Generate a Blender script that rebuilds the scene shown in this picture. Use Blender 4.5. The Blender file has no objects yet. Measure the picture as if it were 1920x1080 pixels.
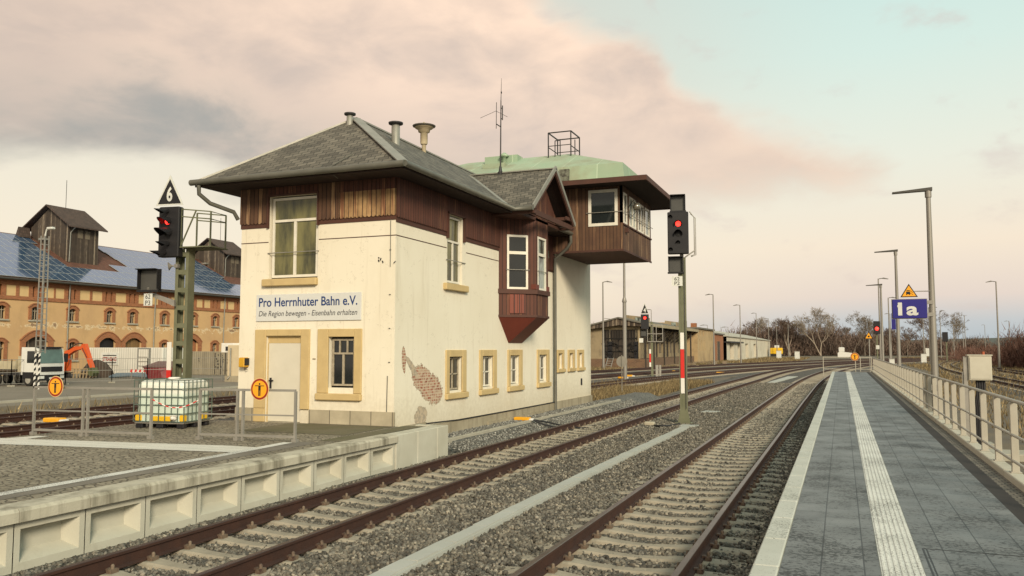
import bpy, math, random
import numpy as np
from mathutils import Vector, Matrix
R = math.radians
random.seed(7); rng = np.random.default_rng(7)
scene = bpy.context.scene
col = scene.collection

# ---------------------------------------------------------------- camera
H = 2.28
cam_d = bpy.data.cameras.new('camera'); cam = bpy.data.objects.new('camera', cam_d); col.objects.link(cam)
cam_d.sensor_width = 36; cam_d.lens = 29.06; cam_d.clip_end = 5000; cam_d.clip_start = .1
cam.location = (0, 0, H); cam.rotation_euler = (R(90 + 4.17), 0, R(21.69))
scene.camera = cam

# ---------------------------------------------------------------- sky, sun, exposure
SUN_EL, SUN_AZ = 24, 142          # azimuth clockwise from +Y: the sun stands behind the camera, slightly to its right
def N(nt, typ, **kw):
    n = nt.nodes.new(typ)
    for k, v in kw.items():
        if k.startswith('i_'): n.inputs[k[2:].replace('_', ' ')].default_value = v
        elif k.startswith('n_'): n.inputs[int(k[2:])].default_value = v
        else: setattr(n, k, v)
    return n
def ramp(nt, stops, interp='LINEAR'):
    n = nt.nodes.new('ShaderNodeValToRGB'); cr = n.color_ramp; cr.interpolation = interp
    while len(cr.elements) < len(stops): cr.elements.new(.5)
    for e, (p, c) in zip(cr.elements, stops):
        e.position = p; e.color = (c, c, c, 1) if isinstance(c, (int, float)) else (*c, 1)
    return n
def curve(nt, pts):
    n = nt.nodes.new('ShaderNodeFloatCurve'); c = n.mapping.curves[0]
    n.mapping.use_clip = False
    while len(c.points) < len(pts): c.points.new(.5, .5)
    for p, (x, y) in zip(c.points, pts): p.location = (x, y)
    n.mapping.update(); return n
def mth(nt, op, a, b=None, c=None, clamp=False):
    n = nt.nodes.new('ShaderNodeMath'); n.operation = op; n.use_clamp = clamp
    for i, v in enumerate((a, b, c)):
        if v is None: continue
        if isinstance(v, (int, float)): n.inputs[i].default_value = v
        else: nt.links.new(v, n.inputs[i])
    return n.outputs[0]
def mixc(nt, f, a, b, bt='MIX'):
    n = nt.nodes.new('ShaderNodeMix'); n.data_type = 'RGBA'; n.blend_type = bt
    for i, v in ((0, f), (6, a), (7, b)):
        if isinstance(v, (int, float)): n.inputs[i].default_value = v
        elif isinstance(v, tuple): n.inputs[i].default_value = (*v, 1)
        else: nt.links.new(v, n.inputs[i])
    return n.outputs[2]
def sr(r, g, b):                   # display values 0..255 -> linear
    f = lambda c: (c / 255 / 12.92) if c / 255 < .04045 else ((c / 255 + .055) / 1.055) ** 2.4
    return (f(r), f(g), f(b))

world = bpy.data.worlds.new('World'); scene.world = world; world.use_nodes = True
wt = world.node_tree; wt.nodes.clear()
def build_sky(nt):
    L = nt.links
    out = nt.nodes.new('ShaderNodeOutputWorld'); bg = nt.nodes.new('ShaderNodeBackground'); L.new(bg.outputs[0], out.inputs[0])
    sky = N(nt, 'ShaderNodeTexSky', sky_type='NISHITA', sun_disc=False, sun_elevation=R(SUN_EL), sun_rotation=R(SUN_AZ), air_density=1.2, dust_density=2.0)
    tc = nt.nodes.new('ShaderNodeTexCoord')
    sp = nt.nodes.new('ShaderNodeSeparateXYZ'); L.new(tc.outputs['Generated'], sp.inputs[0])
    x, y, z = sp.outputs
    az = mth(nt, 'ARCTAN2', x, y)                                   # radians, + to the right of +Y
    az = mth(nt, 'MULTIPLY', az, 180 / math.pi)
    el = mth(nt, 'MULTIPLY', mth(nt, 'ARCSINE', z), 180 / math.pi)
    # cloud coordinates on a high layer: direction, stretched sideways
    cv = nt.nodes.new('ShaderNodeCombineXYZ')
    L.new(mth(nt, 'MULTIPLY', az, .055), cv.inputs[0]); L.new(mth(nt, 'MULTIPLY', el, .11), cv.inputs[1])
    n1 = N(nt, 'ShaderNodeTexNoise', i_Scale=1.0, i_Detail=7.0, i_Roughness=.52, i_Distortion=.5); L.new(cv.outputs[0], n1.inputs['Vector'])
    n2 = N(nt, 'ShaderNodeTexNoise', i_Scale=2.6, i_Detail=6.0, i_Roughness=.55, i_Distortion=.3); L.new(cv.outputs[0], n2.inputs['Vector'])
    n3 = N(nt, 'ShaderNodeTexNoise', i_Scale=.55, i_Detail=3.0, i_Roughness=.5); L.new(cv.outputs[0], n3.inputs['Vector'])
    d1 = mth(nt, 'SUBTRACT', n1.outputs[0], .5); d2 = mth(nt, 'SUBTRACT', n2.outputs[0], .5)
    wob = mth(nt, 'ADD', mth(nt, 'MULTIPLY', d1, 10), mth(nt, 'MULTIPLY', d2, 4))
    elw = mth(nt, 'ADD', el, wob)
    azn = mth(nt, 'DIVIDE', mth(nt, 'ADD', az, 60), 75, clamp=True)  # -60..15 degrees -> 0..1
    e = lambda v: v / 30
    low = curve(nt, [(0, e(10.5)), (.15, e(11.5)), (.32, e(10.5)), (.5, e(9.5)), (.62, e(9.5)), (.75, e(10)), (.83, e(11.3)), (.88, e(16)), (1, e(26))]); L.new(azn, low.inputs[1])
    upp = curve(nt, [(0, e(60)), (.45, e(40)), (.53, e(25)), (.62, e(21)), (.68, e(17.2)), (.75, e(14.8)), (.83, e(12.4)), (.88, e(8)), (1, e(0))]); L.new(azn, upp.inputs[1])
    lo = mth(nt, 'MULTIPLY', low.outputs[0], 30); up = mth(nt, 'MULTIPLY', upp.outputs[0], 30)
    a = mth(nt, 'DIVIDE', mth(nt, 'SUBTRACT', elw, lo), 2.6, clamp=False)
    b = mth(nt, 'DIVIDE', mth(nt, 'SUBTRACT', up, elw), 2.2, clamp=False)
    m = nt.nodes.new('ShaderNodeMapRange'); m.interpolation_type = 'SMOOTHSTEP'; m.inputs[1].default_value = -.6; m.inputs[2].default_value = .9
    L.new(mth(nt, 'MINIMUM', a, b), m.inputs[0]); cloud = m.outputs[0]
    # clear sky: colour by height, one set for the sunset side, one for the clear side
    e20 = mth(nt, 'DIVIDE', el, 30, clamp=True)
    warm = ramp(nt, [(0, sr(222, 204, 190)), (.1, sr(234, 219, 200)), (.22, sr(236, 224, 205)), (.42, sr(229, 223, 207)), (.6, sr(214, 212, 200)), (1, sr(200, 210, 205))]); L.new(e20, warm.inputs[0])
    cool = ramp(nt, [(0, sr(172, 186, 196)), (.055, sr(188, 194, 200)), (.11, sr(220, 206, 199)), (.22, sr(236, 221, 203)), (.40, sr(226, 228, 216)), (.62, sr(208, 228, 222)), (1, sr(184, 218, 218))]); L.new(e20, cool.inputs[0])
    side = nt.nodes.new('ShaderNodeMapRange'); side.interpolation_type = 'SMOOTHSTEP'; side.inputs[1].default_value = -22; side.inputs[2].default_value = 4; L.new(az, side.inputs[0])
    clear = mixc(nt, side.outputs[0], warm.outputs[0], cool.outputs[0])
    # small grey wisps low over the tracks
    wm = nt.nodes.new('ShaderNodeMapRange'); wm.interpolation_type = 'SMOOTHSTEP'; wm.inputs[1].default_value = .54; wm.inputs[2].default_value = .72
    L.new(n2.outputs[0], wm.inputs[0])
    clear = mixc(nt, mth(nt, 'MULTIPLY', wm.outputs[0], .5), clear, sr(206, 190, 186))
    # cloud body: pink cream where lit, slate grey in its belly towards the west
    grey = mth(nt, 'ADD', mth(nt, 'DIVIDE', mth(nt, 'SUBTRACT', mth(nt, 'ADD', lo, 6.5), elw), 9), mth(nt, 'MULTIPLY', mth(nt, 'ADD', d1, d2), 2.2))
    gm = nt.nodes.new('ShaderNodeMapRange'); gm.interpolation_type = 'SMOOTHSTEP'; gm.inputs[1].default_value = -.15; gm.inputs[2].default_value = .85; L.new(grey, gm.inputs[0])
    wst = nt.nodes.new('ShaderNodeMapRange'); wst.interpolation_type = 'SMOOTHSTEP'; wst.inputs[1].default_value = -8; wst.inputs[2].default_value = -44; wst.inputs[3].default_value = .28; wst.inputs[4].default_value = 1.0; L.new(az, wst.inputs[0])
    lit = ramp(nt, [(.38, sr(208, 190, 178)), (.49, sr(232, 208, 190)), (.58, sr(250, 222, 200))]); L.new(mth(nt, 'ADD', mth(nt, 'MULTIPLY', n1.outputs[0], .55), mth(nt, 'MULTIPLY', n2.outputs[0], .45)), lit.inputs[0])
    hi = nt.nodes.new('ShaderNodeMapRange'); hi.inputs[1].default_value = -30; hi.inputs[2].default_value = -52; hi.inputs[3].default_value = 0; hi.inputs[4].default_value = .38; L.new(az, hi.inputs[0])
    litw = mixc(nt, hi.outputs[0], lit.outputs[0], sr(176, 163, 155))
    body = mixc(nt, mth(nt, 'MULTIPLY', gm.outputs[0], wst.outputs[0]), litw, sr(164, 161, 156))
    skyc = mixc(nt, cloud, clear, body)
    # away from the view (behind the camera) the sky stays a bright veil
    cold = mixc(nt, .14, skyc, sky.outputs[0])
    bgc = nt.nodes.new('ShaderNodeVectorMath'); bgc.operation = 'MULTIPLY'; bgc.inputs[1].default_value = (5.85, 5.75, 5.5)
    L.new(skyc, bgc.inputs[0])
    ad = mixc(nt, .05, bgc.outputs[0], sky.outputs[0])
    L.new(ad, bg.inputs[0]); bg.inputs[1].default_value = .15
build_sky(wt)
sun_d = bpy.data.lights.new('sun', 'SUN'); sun = bpy.data.objects.new('sun', sun_d); col.objects.link(sun)
sun_d.energy = 3.1; sun_d.angle = R(15); sun_d.color = (1, .86, .66)
sd = Vector((math.sin(R(SUN_AZ)) * math.cos(R(SUN_EL)), math.cos(R(SUN_AZ)) * math.cos(R(SUN_EL)), math.sin(R(SUN_EL))))
sun.rotation_euler = sd.to_track_quat('Z', 'Y').to_euler(); sun.location = (0, -20, 40)
vs = scene.view_settings; vs.view_transform = 'Standard'; vs.look = 'None'; vs.exposure = .36; vs.gamma = 1
scene.cycles.max_bounces = 6; scene.cycles.transparent_max_bounces = 12

# ---------------------------------------------------------------- materials
MATS = {}
def mat(name, c, rough=.75, c2=None, ns=2.0, amt=.5, bump=.0, bs=40, metal=0, spec=.4, stretch=None, uv=False, detail=5, extra=None):
    """principled material: two tones mixed by noise, a fine bump, and an optional extra(nt, colour socket, height socket) stage"""
    if name in MATS: return MATS[name]
    m = bpy.data.materials.new(name); m.use_nodes = True; nt = m.node_tree; MATS[name] = m
    b = nt.nodes['Principled BSDF']; b.inputs['Roughness'].default_value = rough; b.inputs['Metallic'].default_value = metal
    b.inputs['Specular IOR Level'].default_value = spec
    tc = nt.nodes.new('ShaderNodeTexCoord'); vec = tc.outputs['UV' if uv else 'Object']
    if stretch:
        mp = nt.nodes.new('ShaderNodeMapping'); mp.inputs['Scale'].default_value = stretch; nt.links.new(vec, mp.inputs[0]); v2 = mp.outputs[0]
    else: v2 = vec
    n = N(nt, 'ShaderNodeTexNoise', i_Scale=ns, i_Detail=float(detail), i_Roughness=.6); nt.links.new(v2, n.inputs['Vector'])
    c2 = c2 or tuple(k * .72 for k in c)
    r = ramp(nt, [(.5 - amt / 2, c), (.5 + amt / 2, c2)]); nt.links.new(n.outputs[0], r.inputs[0])
    colr = r.outputs[0]; hgt = None
    if bump:
        nb = N(nt, 'ShaderNodeTexNoise', i_Scale=float(bs), i_Detail=4.0); nt.links.new(v2, nb.inputs['Vector']); hgt = nb.outputs[0]
    if extra:
        res = extra(nt, colr, hgt, tc)
        colr, hgt = res[0], res[1]
        if len(res) > 2 and res[2] is not None: nt.links.new(res[2], b.inputs['Roughness'])
    nt.links.new(colr, b.inputs['Base Color'])
    if hgt is not None:
        bp = nt.nodes.new('ShaderNodeBump'); bp.inputs['Strength'].default_value = bump or .4; bp.inputs['Distance'].default_value = .02
        nt.links.new(hgt, bp.inputs['Height']); nt.links.new(bp.outputs[0], b.inputs['Normal'])
    return m
def brickx(sx, sy, mortar, mcol, c1=None, c2=None, off=.5, shade=.25, rough=None):
    """extra stage: a brick/slab/slate pattern in metres on the auto UV"""
    def f(nt, colr, hgt, tc):
        bt = nt.nodes.new('ShaderNodeTexBrick'); bt.offset = off
        bt.inputs['Scale'].default_value = 1; bt.inputs['Brick Width'].default_value = sx; bt.inputs['Row Height'].default_value = sy
        bt.inputs['Mortar Size'].default_value = mortar; bt.inputs['Mortar Smooth'].default_value = .3; bt.inputs['Bias'].default_value = 0
        bt.inputs['Color1'].default_value = (1 - shade,) * 3 + (1,); bt.inputs['Color2'].default_value = (1 + shade * .3,) * 3 + (1,); bt.inputs['Mortar'].default_value = (1, 1, 1, 1)
        nt.links.new(tc.outputs['UV'], bt.inputs['Vector'])
        c = mixc(nt, 1.0, colr, bt.outputs[0], 'MULTIPLY')
        c = mixc(nt, bt.outputs['Fac'], c, mcol)
        h = mth(nt, 'SUBTRACT', 1.0, bt.outputs['Fac'])
        if hgt is not None: h = mth(nt, 'ADD', h, mth(nt, 'MULTIPLY', hgt, .35))
        return c, h
    return f
def boardx(w, groove=(.02, .01, .008), shade=.35, peel=None):
    """extra stage: vertical boards w metres wide along auto-UV u, each with its own tone; peel = colour showing through worn paint"""
    def f(nt, colr, hgt, tc):
        s = nt.nodes.new('ShaderNodeSeparateXYZ'); nt.links.new(tc.outputs['UV'], s.inputs[0])
        u = mth(nt, 'DIVIDE', s.outputs[0], w); fl = mth(nt, 'FLOOR', u); fr = mth(nt, 'SUBTRACT', u, fl)
        wn = nt.nodes.new('ShaderNodeTexWhiteNoise'); wn.noise_dimensions = '1D'; nt.links.new(fl, wn.inputs['W'])
        k = mth(nt, 'ADD', mth(nt, 'MULTIPLY', wn.outputs[0], shade), 1 - shade / 2)
        kk = nt.nodes.new('ShaderNodeCombineXYZ')
        for i in range(3): nt.links.new(k, kk.inputs[i])
        mp = nt.nodes.new('ShaderNodeMapping'); mp.inputs['Scale'].default_value = (22, 1.6, 1); nt.links.new(tc.outputs['UV'], mp.inputs[0])
        g = N(nt, 'ShaderNodeTexNoise', i_Scale=1.0, i_Detail=5.0); nt.links.new(mp.outputs[0], g.inputs['Vector'])
        if peel:
            pc, lo, hi = peel[:3]
            pm = nt.nodes.new('ShaderNodeMapRange'); pm.inputs[1].default_value = lo; pm.inputs[2].default_value = hi
            v = mth(nt, 'ADD', mth(nt, 'MULTIPLY', g.outputs[0], .6), mth(nt, 'MULTIPLY', wn.outputs[0], .4))
            if len(peel) > 3: v = mth(nt, 'ADD', v, peel[3](nt, tc))
            nt.links.new(v, pm.inputs[0]); colr = mixc(nt, pm.outputs[0], colr, pc)
        c = mixc(nt, 1.0, colr, kk.outputs[0], 'MULTIPLY')
        gr = mth(nt, 'ADD', mth(nt, 'LESS_THAN', fr, .07), mth(nt, 'GREATER_THAN', fr, .93))
        c = mixc(nt, gr, c, groove)
        h = mth(nt, 'ADD', mth(nt, 'SUBTRACT', 1.0, gr), mth(nt, 'MULTIPLY', g.outputs[0], .5))
        return c, h
    return f
def island(nt, colr, hgt, tc):     # per-piece tone for meshes of many loose pieces
    g = nt.nodes.new('ShaderNodeNewGeometry')
    r = ramp(nt, [(0, .32), (.5, .8), (.85, 1.25), (1, 1.9)]); nt.links.new(g.outputs['Random Per Island'], r.inputs[0])
    return mixc(nt, 1.0, colr, r.outputs[0], 'MULTIPLY'), hgt
def emit(name, c, s):
    m = bpy.data.materials.new(name); m.use_nodes = True; b = m.node_tree.nodes['Principled BSDF']
    b.inputs['Base Color'].default_value = (*c, 1); b.inputs['Emission Color'].default_value = (*c, 1); b.inputs['Emission Strength'].default_value = s; return m

# ---------------------------------------------------------------- mesh builder
def kscale(k): return lambda p: Vector((p[0] * k, p[1] * k, H + (p[2] - H) * k))
def ident(p): return Vector(p)
class MB:
    """collects boxes, tubes, polygons ... and links them as ONE mesh object; tf maps every point as it is built"""
    def __init__(s, tf=None): s.v = []; s.f = []; s.m = []; s.sm = []; s.tf = tf
    def add(s, vs, fs, m=0, smooth=False):
        o = len(s.v); s.v += [tuple(p) for p in vs]
        for f in fs: s.f.append(tuple(i + o for i in f)); s.m.append(m); s.sm.append(smooth)
        return s
    def box(s, x0, x1, y0, y1, z0, z1, m=0):
        if x0 > x1: x0, x1 = x1, x0
        if y0 > y1: y0, y1 = y1, y0
        if z0 > z1: z0, z1 = z1, z0
        v = [(x0, y0, z0), (x1, y0, z0), (x1, y1, z0), (x0, y1, z0), (x0, y0, z1), (x1, y0, z1), (x1, y1, z1), (x0, y1, z1)]
        return s.add(v, [(0, 3, 2, 1), (4, 5, 6, 7), (0, 1, 5, 4), (1, 2, 6, 5), (2, 3, 7, 6), (3, 0, 4, 7)], m)
    def bev(s, x0, x1, y0, y1, z0, z1, b=.01, m=0):
        """box with chamfered edges"""
        if x0 > x1: x0, x1 = x1, x0
        if y0 > y1: y0, y1 = y1, y0
        if z0 > z1: z0, z1 = z1, z0
        b = min(b, (x1 - x0) * .4, (y1 - y0) * .4, (z1 - z0) * .4)
        def ring(z, i): return [(x0 + i + b, y0 + i, z), (x1 - i - b, y0 + i, z), (x1 - i, y0 + i + b, z), (x1 - i, y1 - i - b, z), (x1 - i - b, y1 - i, z), (x0 + i + b, y1 - i, z), (x0 + i, y1 - i - b, z), (x0 + i, y0 + i + b, z)]
        v = ring(z0, b) + ring(z0 + b, 0) + ring(z1 - b, 0) + ring(z1, b); f = [tuple(range(7, -1, -1)), tuple(range(24, 32))]
        for k in range(3):
            for i in range(8): f.append((k * 8 + i, k * 8 + (i + 1) % 8, k * 8 + 8 + (i + 1) % 8, k * 8 + 8 + i))
        return s.add(v, f, m)
    def obox(s, c, a, b, h, m=0):
        """box from centre c with half-axis vectors a, b, h"""
        c, a, b, h = map(Vector, (c, a, b, h)); v = [c + i * a + j * b + k * h for k in (-1, 1) for i, j in ((-1, -1), (1, -1), (1, 1), (-1, 1))]
        return s.add(v, [(0, 3, 2, 1), (4, 5, 6, 7), (0, 1, 5, 4), (1, 2, 6, 5), (2, 3, 7, 6), (3, 0, 4, 7)], m)
    def bar(s, p, q, w, t=None, up=(0, 0, 1), m=0):
        p, q = Vector(p), Vector(q); d = q - p; L = d.length; d.normalize(); u = Vector(up)
        if abs(d.dot(u)) > .98: u = Vector((1, 0, 0))
        a = d.cross(u).normalized(); b = a.cross(d).normalized(); t = t or w
        return s.obox((p + q) / 2, d * L / 2, a * w / 2, b * t / 2, m)
    def tube(s, p, q, r0, r1=None, n=8, m=0, cap=True):
        return s.path([p, q], [r0, r0 if r1 is None else r1], n, m, cap)
    def path(s, pts, r, n=8, m=0, cap=True):
        pts = [Vector(p) for p in pts]; rs = r if isinstance(r, (list, tuple)) else [r] * len(pts); vs = []; fs = []; prev = None
        for i, p in enumerate(pts):
            d = (pts[min(i + 1, len(pts) - 1)] - pts[max(i - 1, 0)]).normalized()
            if prev is None: a = d.cross(Vector((0, 0, 1)) if abs(d.z) < .95 else Vector((1, 0, 0))).normalized()
            else: a = (prev - d * prev.dot(d)).normalized()
            prev = a; b = d.cross(a)
            for k in range(n): t = 2 * math.pi * k / n; vs.append(p + (a * math.cos(t) + b * math.sin(t)) * rs[i])
        for i in range(len(pts) - 1):
            for k in range(n): fs.append((i * n + k, i * n + (k + 1) % n, (i + 1) * n + (k + 1) % n, (i + 1) * n + k))
        s.add(vs, fs, m, True)
        if cap: s.add(vs[:n], [tuple(range(n - 1, -1, -1))], m); s.add(vs[-n:], [tuple(range(n))], m)
        return s
    def poly(s, pts, m=0): return s.add(pts, [tuple(range(len(pts)))], m)
    def prism(s, pts, d, m=0):
        """polygon pts (3D, planar) extruded by vector d"""
        pts = [Vector(p) for p in pts]; d = Vector(d); n = len(pts); nn = Vector((0, 0, 0))
        for i in range(n): nn += pts[i].cross(pts[(i + 1) % n])
        if nn.dot(d) > 0: pts = pts[::-1]
        q = [p + d for p in pts]
        s.add(pts + q, [tuple(range(n)), tuple(range(2 * n - 1, n - 1, -1))] + [(i, i + n, (i + 1) % n + n, (i + 1) % n) for i in range(n)], m); return s
    def lathe(s, c, prof, n=16, m=0, axis=(0, 0, 1)):
        ax = Vector(axis).normalized(); a = ax.cross(Vector((1, 0, 0)) if abs(ax.x) < .9 else Vector((0, 1, 0))).normalized(); b = ax.cross(a); c = Vector(c); vs = []; fs = []
        for r, h in prof:
            for k in range(n): t = 2 * math.pi * k / n; vs.append(c + ax * h + (a * math.cos(t) + b * math.sin(t)) * r)
        for i in range(len(prof) - 1):
            for k in range(n): fs.append((i * n + k, i * n + (k + 1) % n, (i + 1) * n + (k + 1) % n, (i + 1) * n + k))
        s.add(vs, fs, m, True)
        if prof[0][0] > 1e-4: s.add(vs[:n], [tuple(range(n - 1, -1, -1))], m)
        if prof[-1][0] > 1e-4: s.add(vs[-n:], [tuple(range(n))], m)
        return s
    def wall(s, ax, pos, u0, u1, z0, z1, holes, depth, m=0, mr=None):
        """wall face in a plane; ax 'y': plane y=pos facing -Y, u is x; ax 'x': plane x=pos facing +X, u is y. holes (u0,u1,z0,z1) get reveals"""
        mr = m if mr is None else mr
        us = sorted({u0, u1} | {h for q in holes for h in q[:2]}); zs = sorted({z0, z1} | {h for q in holes for h in q[2:4]})
        P = (lambda u, z, d=0: (u, pos + d, z)) if ax == 'y' else (lambda u, z, d=0: (pos - d, u, z))
        for i in range(len(us) - 1):
            for j in range(len(zs) - 1):
                cu, cz = (us[i] + us[i + 1]) / 2, (zs[j] + zs[j + 1]) / 2
                if cu < u0 or cu > u1 or cz < z0 or cz > z1 or any(a < cu < b and c < cz < d for a, b, c, d in [q[:4] for q in holes]): continue
                s.poly([P(us[i], zs[j]), P(us[i + 1], zs[j]), P(us[i + 1], zs[j + 1]), P(us[i], zs[j + 1])], m)
        for q in holes:
            a, b, c, d = q[:4]
            for A, B in (((a, c), (a, d)), ((a, d), (b, d)), ((b, d), (b, c)), ((b, c), (a, c))):
                s.poly([P(*A), P(*B), P(*B, depth), P(*A, depth)], mr)
        return s
    def build(s, name, mats, parent=None, origin=None, label=None):
        tf = s.tf; vs = [tf(p) for p in s.v] if tf else s.v
        me = bpy.data.meshes.new(name); o = bpy.data.objects.new(name, me)
        org = Vector(origin) if origin is not None else (world_loc(parent) if parent else Vector((0, 0, 0)))
        V = np.array([tuple(p) for p in vs], dtype=np.float64) - np.array(tuple(org))
        me.from_pydata(V.tolist(), [], s.f)
        for mm in (mats if isinstance(mats, (list, tuple)) else [mats]): me.materials.append(mm)
        me.polygons.foreach_set('material_index', s.m); me.polygons.foreach_set('use_smooth', s.sm)
        me.update(); auto_uv(me, V + np.array(tuple(org)))
        col.objects.link(o)
        if parent: o.parent = parent
        if parent is None or origin is not None: o.location = org - (world_loc(parent) if parent else Vector((0, 0, 0)))
        if label: o['label'] = label
        return o
def world_loc(o):
    p = Vector(o.location)
    while o.parent: o = o.parent; p = p + Vector(o.location)
    return p
def auto_uv(me, V):
    uvl = me.uv_layers.new(name='UVMap'); nl = len(me.loops)
    li = np.zeros(nl, dtype=np.int64); me.loops.foreach_get('vertex_index', li)
    npol = len(me.polygons); nr = np.zeros(npol * 3); me.polygons.foreach_get('normal', nr); nr = nr.reshape(-1, 3)
    tot = np.zeros(npol, dtype=np.int64); me.polygons.foreach_get('loop_total', tot)
    t = np.stack([-nr[:, 1], nr[:, 0], np.zeros(npol)], 1); ln = np.linalg.norm(t, axis=1); fl = ln < .05
    t[fl] = (1, 0, 0); ln[fl] = 1; t /= ln[:, None]; b = np.cross(nr, t)
    b[fl] = (0, 1, 0)
    T = np.repeat(t, tot, 0); B = np.repeat(b, tot, 0); P = V[li]
    uv = np.stack([(P * T).sum(1), (P * B).sum(1)], 1)
    uvl.data.foreach_set('uv', uv.ravel())
def tag(o, label=None, cat=None, group=None, kind=None):
    if label: o['label'] = label
    if cat: o['category'] = cat
    if group: o['group'] = group
    if kind: o['kind'] = kind
    return o
def thing(name, loc, label, cat, group=None, rz=0):
    o = bpy.data.objects.new(name, None); col.objects.link(o); o.location = loc; o.empty_display_size = .3; o.rotation_euler.z = rz
    return tag(o, label, cat, group)
def kids(o): return [c for c in bpy.data.objects if c.parent == o]
def dup(o, loc, label=None, rz=None, scale=None, group=None):
    tree = {}
    for c in bpy.data.objects:
        if c.parent: tree.setdefault(c.parent.name, []).append(c)
    def cp(a, par):
        n = a.copy(); col.objects.link(n); n.parent = par
        for c in tree.get(a.name, []): cp(c, n)
        return n
    r = cp(o, None); r.location = loc
    if rz is not None: r.rotation_euler.z = rz
    if scale: r.scale = (scale,) * 3 if isinstance(scale, (int, float)) else scale
    if label: r['label'] = label
    if group: r['group'] = group
    return r
def text_obj(txt, size, mtl, parent, loc, rot, align='CENTER', shear=0, offset=0, sx=1, ext=.002, name='lettering', spacing=1):
    cu = bpy.data.curves.new('t', 'FONT'); cu.body = txt; cu.size = size; cu.align_x = align; cu.align_y = 'CENTER'; cu.shear = shear; cu.offset = offset; cu.extrude = ext; cu.space_character = spacing
    cu.space_line = .95
    t = bpy.data.objects.new('t', cu); col.objects.link(t); dg = bpy.context.evaluated_depsgraph_get(); dg.update()
    me = bpy.data.meshes.new_from_object(t.evaluated_get(dg)); bpy.data.objects.remove(t); me.name = name
    me.materials.clear(); me.materials.append(mtl)
    o = bpy.data.objects.new(name, me); col.objects.link(o); o.parent = parent; o.location = Vector(loc) - (world_loc(parent) if parent else Vector((0, 0, 0))); o.rotation_euler = rot; o.scale = (sx, 1, 1)
    return o
FRONT = (R(90), 0, 0)        # text that faces -Y

# ---------------------------------------------------------------- palette
def stains(nt, colr, hgt, tc, cols=(.16, .13, .10), lo=.56, hi=.74, sc=(3, 3, .35), amt=.6):
    mp = nt.nodes.new('ShaderNodeMapping'); mp.inputs['Scale'].default_value = sc; nt.links.new(tc.outputs['Object'], mp.inputs[0])
    n = N(nt, 'ShaderNodeTexNoise', i_Scale=1.3, i_Detail=6.0, i_Roughness=.65); nt.links.new(mp.outputs[0], n.inputs['Vector'])
    r = nt.nodes.new('ShaderNodeMapRange'); r.inputs[1].default_value = lo; r.inputs[2].default_value = hi; r.inputs[4].default_value = amt; nt.links.new(n.outputs[0], r.inputs[0])
    return mixc(nt, r.outputs[0], colr, cols), hgt
M_GALV = mat('galvanised', (.33, .31, .27), .5, (.24, .225, .195), 4, .5, .05, 60, metal=.35)
M_LAMP = mat('lamp_steel', (.28, .26, .225), .5, (.20, .185, .16), 2, .6, metal=.3, stretch=(1, 1, .2))
M_DARK = mat('dark_metal', (.02, .02, .022), .55, (.03, .028, .026), 5)
M_BLACK = mat('black_plastic', (.012, .012, .014), .5, (.02, .018, .018), 4, spec=.3)
M_WHITE = mat('white_paint', (.74, .72, .66), .5, (.62, .59, .52), 2.5, .5)
M_RED = mat('signal_red', (.62, .02, .012), .45, (.5, .02, .015), 5)
M_CONC = mat('concrete', (.40, .375, .30), .85, (.29, .265, .205), 1.6, .6, .25, 50, extra=lambda nt, c, h, tc: stains(nt, c, h, tc, (.13, .115, .08), .54, .72, (1.5, 1.5, .9), .5))
M_PANEL = mat('precast_panel', (.52, .50, .41), .8, (.40, .375, .29), 1.2, .6, .15, 50, extra=lambda nt, c, h, tc: stains(nt, c, h, tc, (.22, .19, .13), .56, .8, (2, 2, .7), .5))
def copx(nt, c, h, tc):
    c, h = stains(nt, c, h, tc, (.10, .085, .055), .46, .66, (2.2, 2.2, .3), .75); return c, h
M_COPING = mat('coping', (.50, .46, .36), .8, (.36, .33, .25), 2.2, .6, .25, 50, extra=copx)
M_DUCT = mat('duct_lid', (.47, .47, .42), .8, (.38, .38, .33), 1.6, .6, .15, 60, extra=island)
M_SLEEP = mat('sleeper_concrete', (.39, .335, .25), .85, (.20, .175, .13), 3, .6, .3, 50)
M_RUST = mat('rail_rust', (.060, .024, .014), .8, (.03, .014, .010), 5, .6, .2, 60)
M_RHEAD = mat('rail_head', (.075, .042, .034), .42, (.045, .026, .022), 3, .5, metal=.3)
M_RHEAD2 = mat('rail_head_polished', (.17, .13, .105), .34, (.09, .065, .052), 3, .5, metal=.6)
M_CLIP = mat('rail_clip', (.06, .03, .022), .7, (.20, .15, .10), 9, .3)
M_STONE = mat('ballast_stone', (.225, .195, .145), .85, (.085, .08, .07), 3.5, .55, .35, 90, extra=island)
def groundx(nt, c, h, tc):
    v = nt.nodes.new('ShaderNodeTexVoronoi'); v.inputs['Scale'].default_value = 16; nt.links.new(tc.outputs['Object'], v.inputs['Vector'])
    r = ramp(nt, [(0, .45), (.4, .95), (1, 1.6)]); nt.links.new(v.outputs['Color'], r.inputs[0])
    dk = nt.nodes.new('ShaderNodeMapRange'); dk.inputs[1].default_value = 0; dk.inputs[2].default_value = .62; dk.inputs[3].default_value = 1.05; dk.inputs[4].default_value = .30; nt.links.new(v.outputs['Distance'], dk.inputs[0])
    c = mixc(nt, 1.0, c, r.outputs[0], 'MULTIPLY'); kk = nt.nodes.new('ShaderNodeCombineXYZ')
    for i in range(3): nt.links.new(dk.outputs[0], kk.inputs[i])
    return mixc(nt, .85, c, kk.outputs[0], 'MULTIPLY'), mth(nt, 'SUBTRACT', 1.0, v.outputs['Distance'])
M_BALLAST = mat('ballast_bed', (.17, .15, .12), .9, (.10, .09, .075), .5, .6, .9, 60, extra=groundx)
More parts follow.
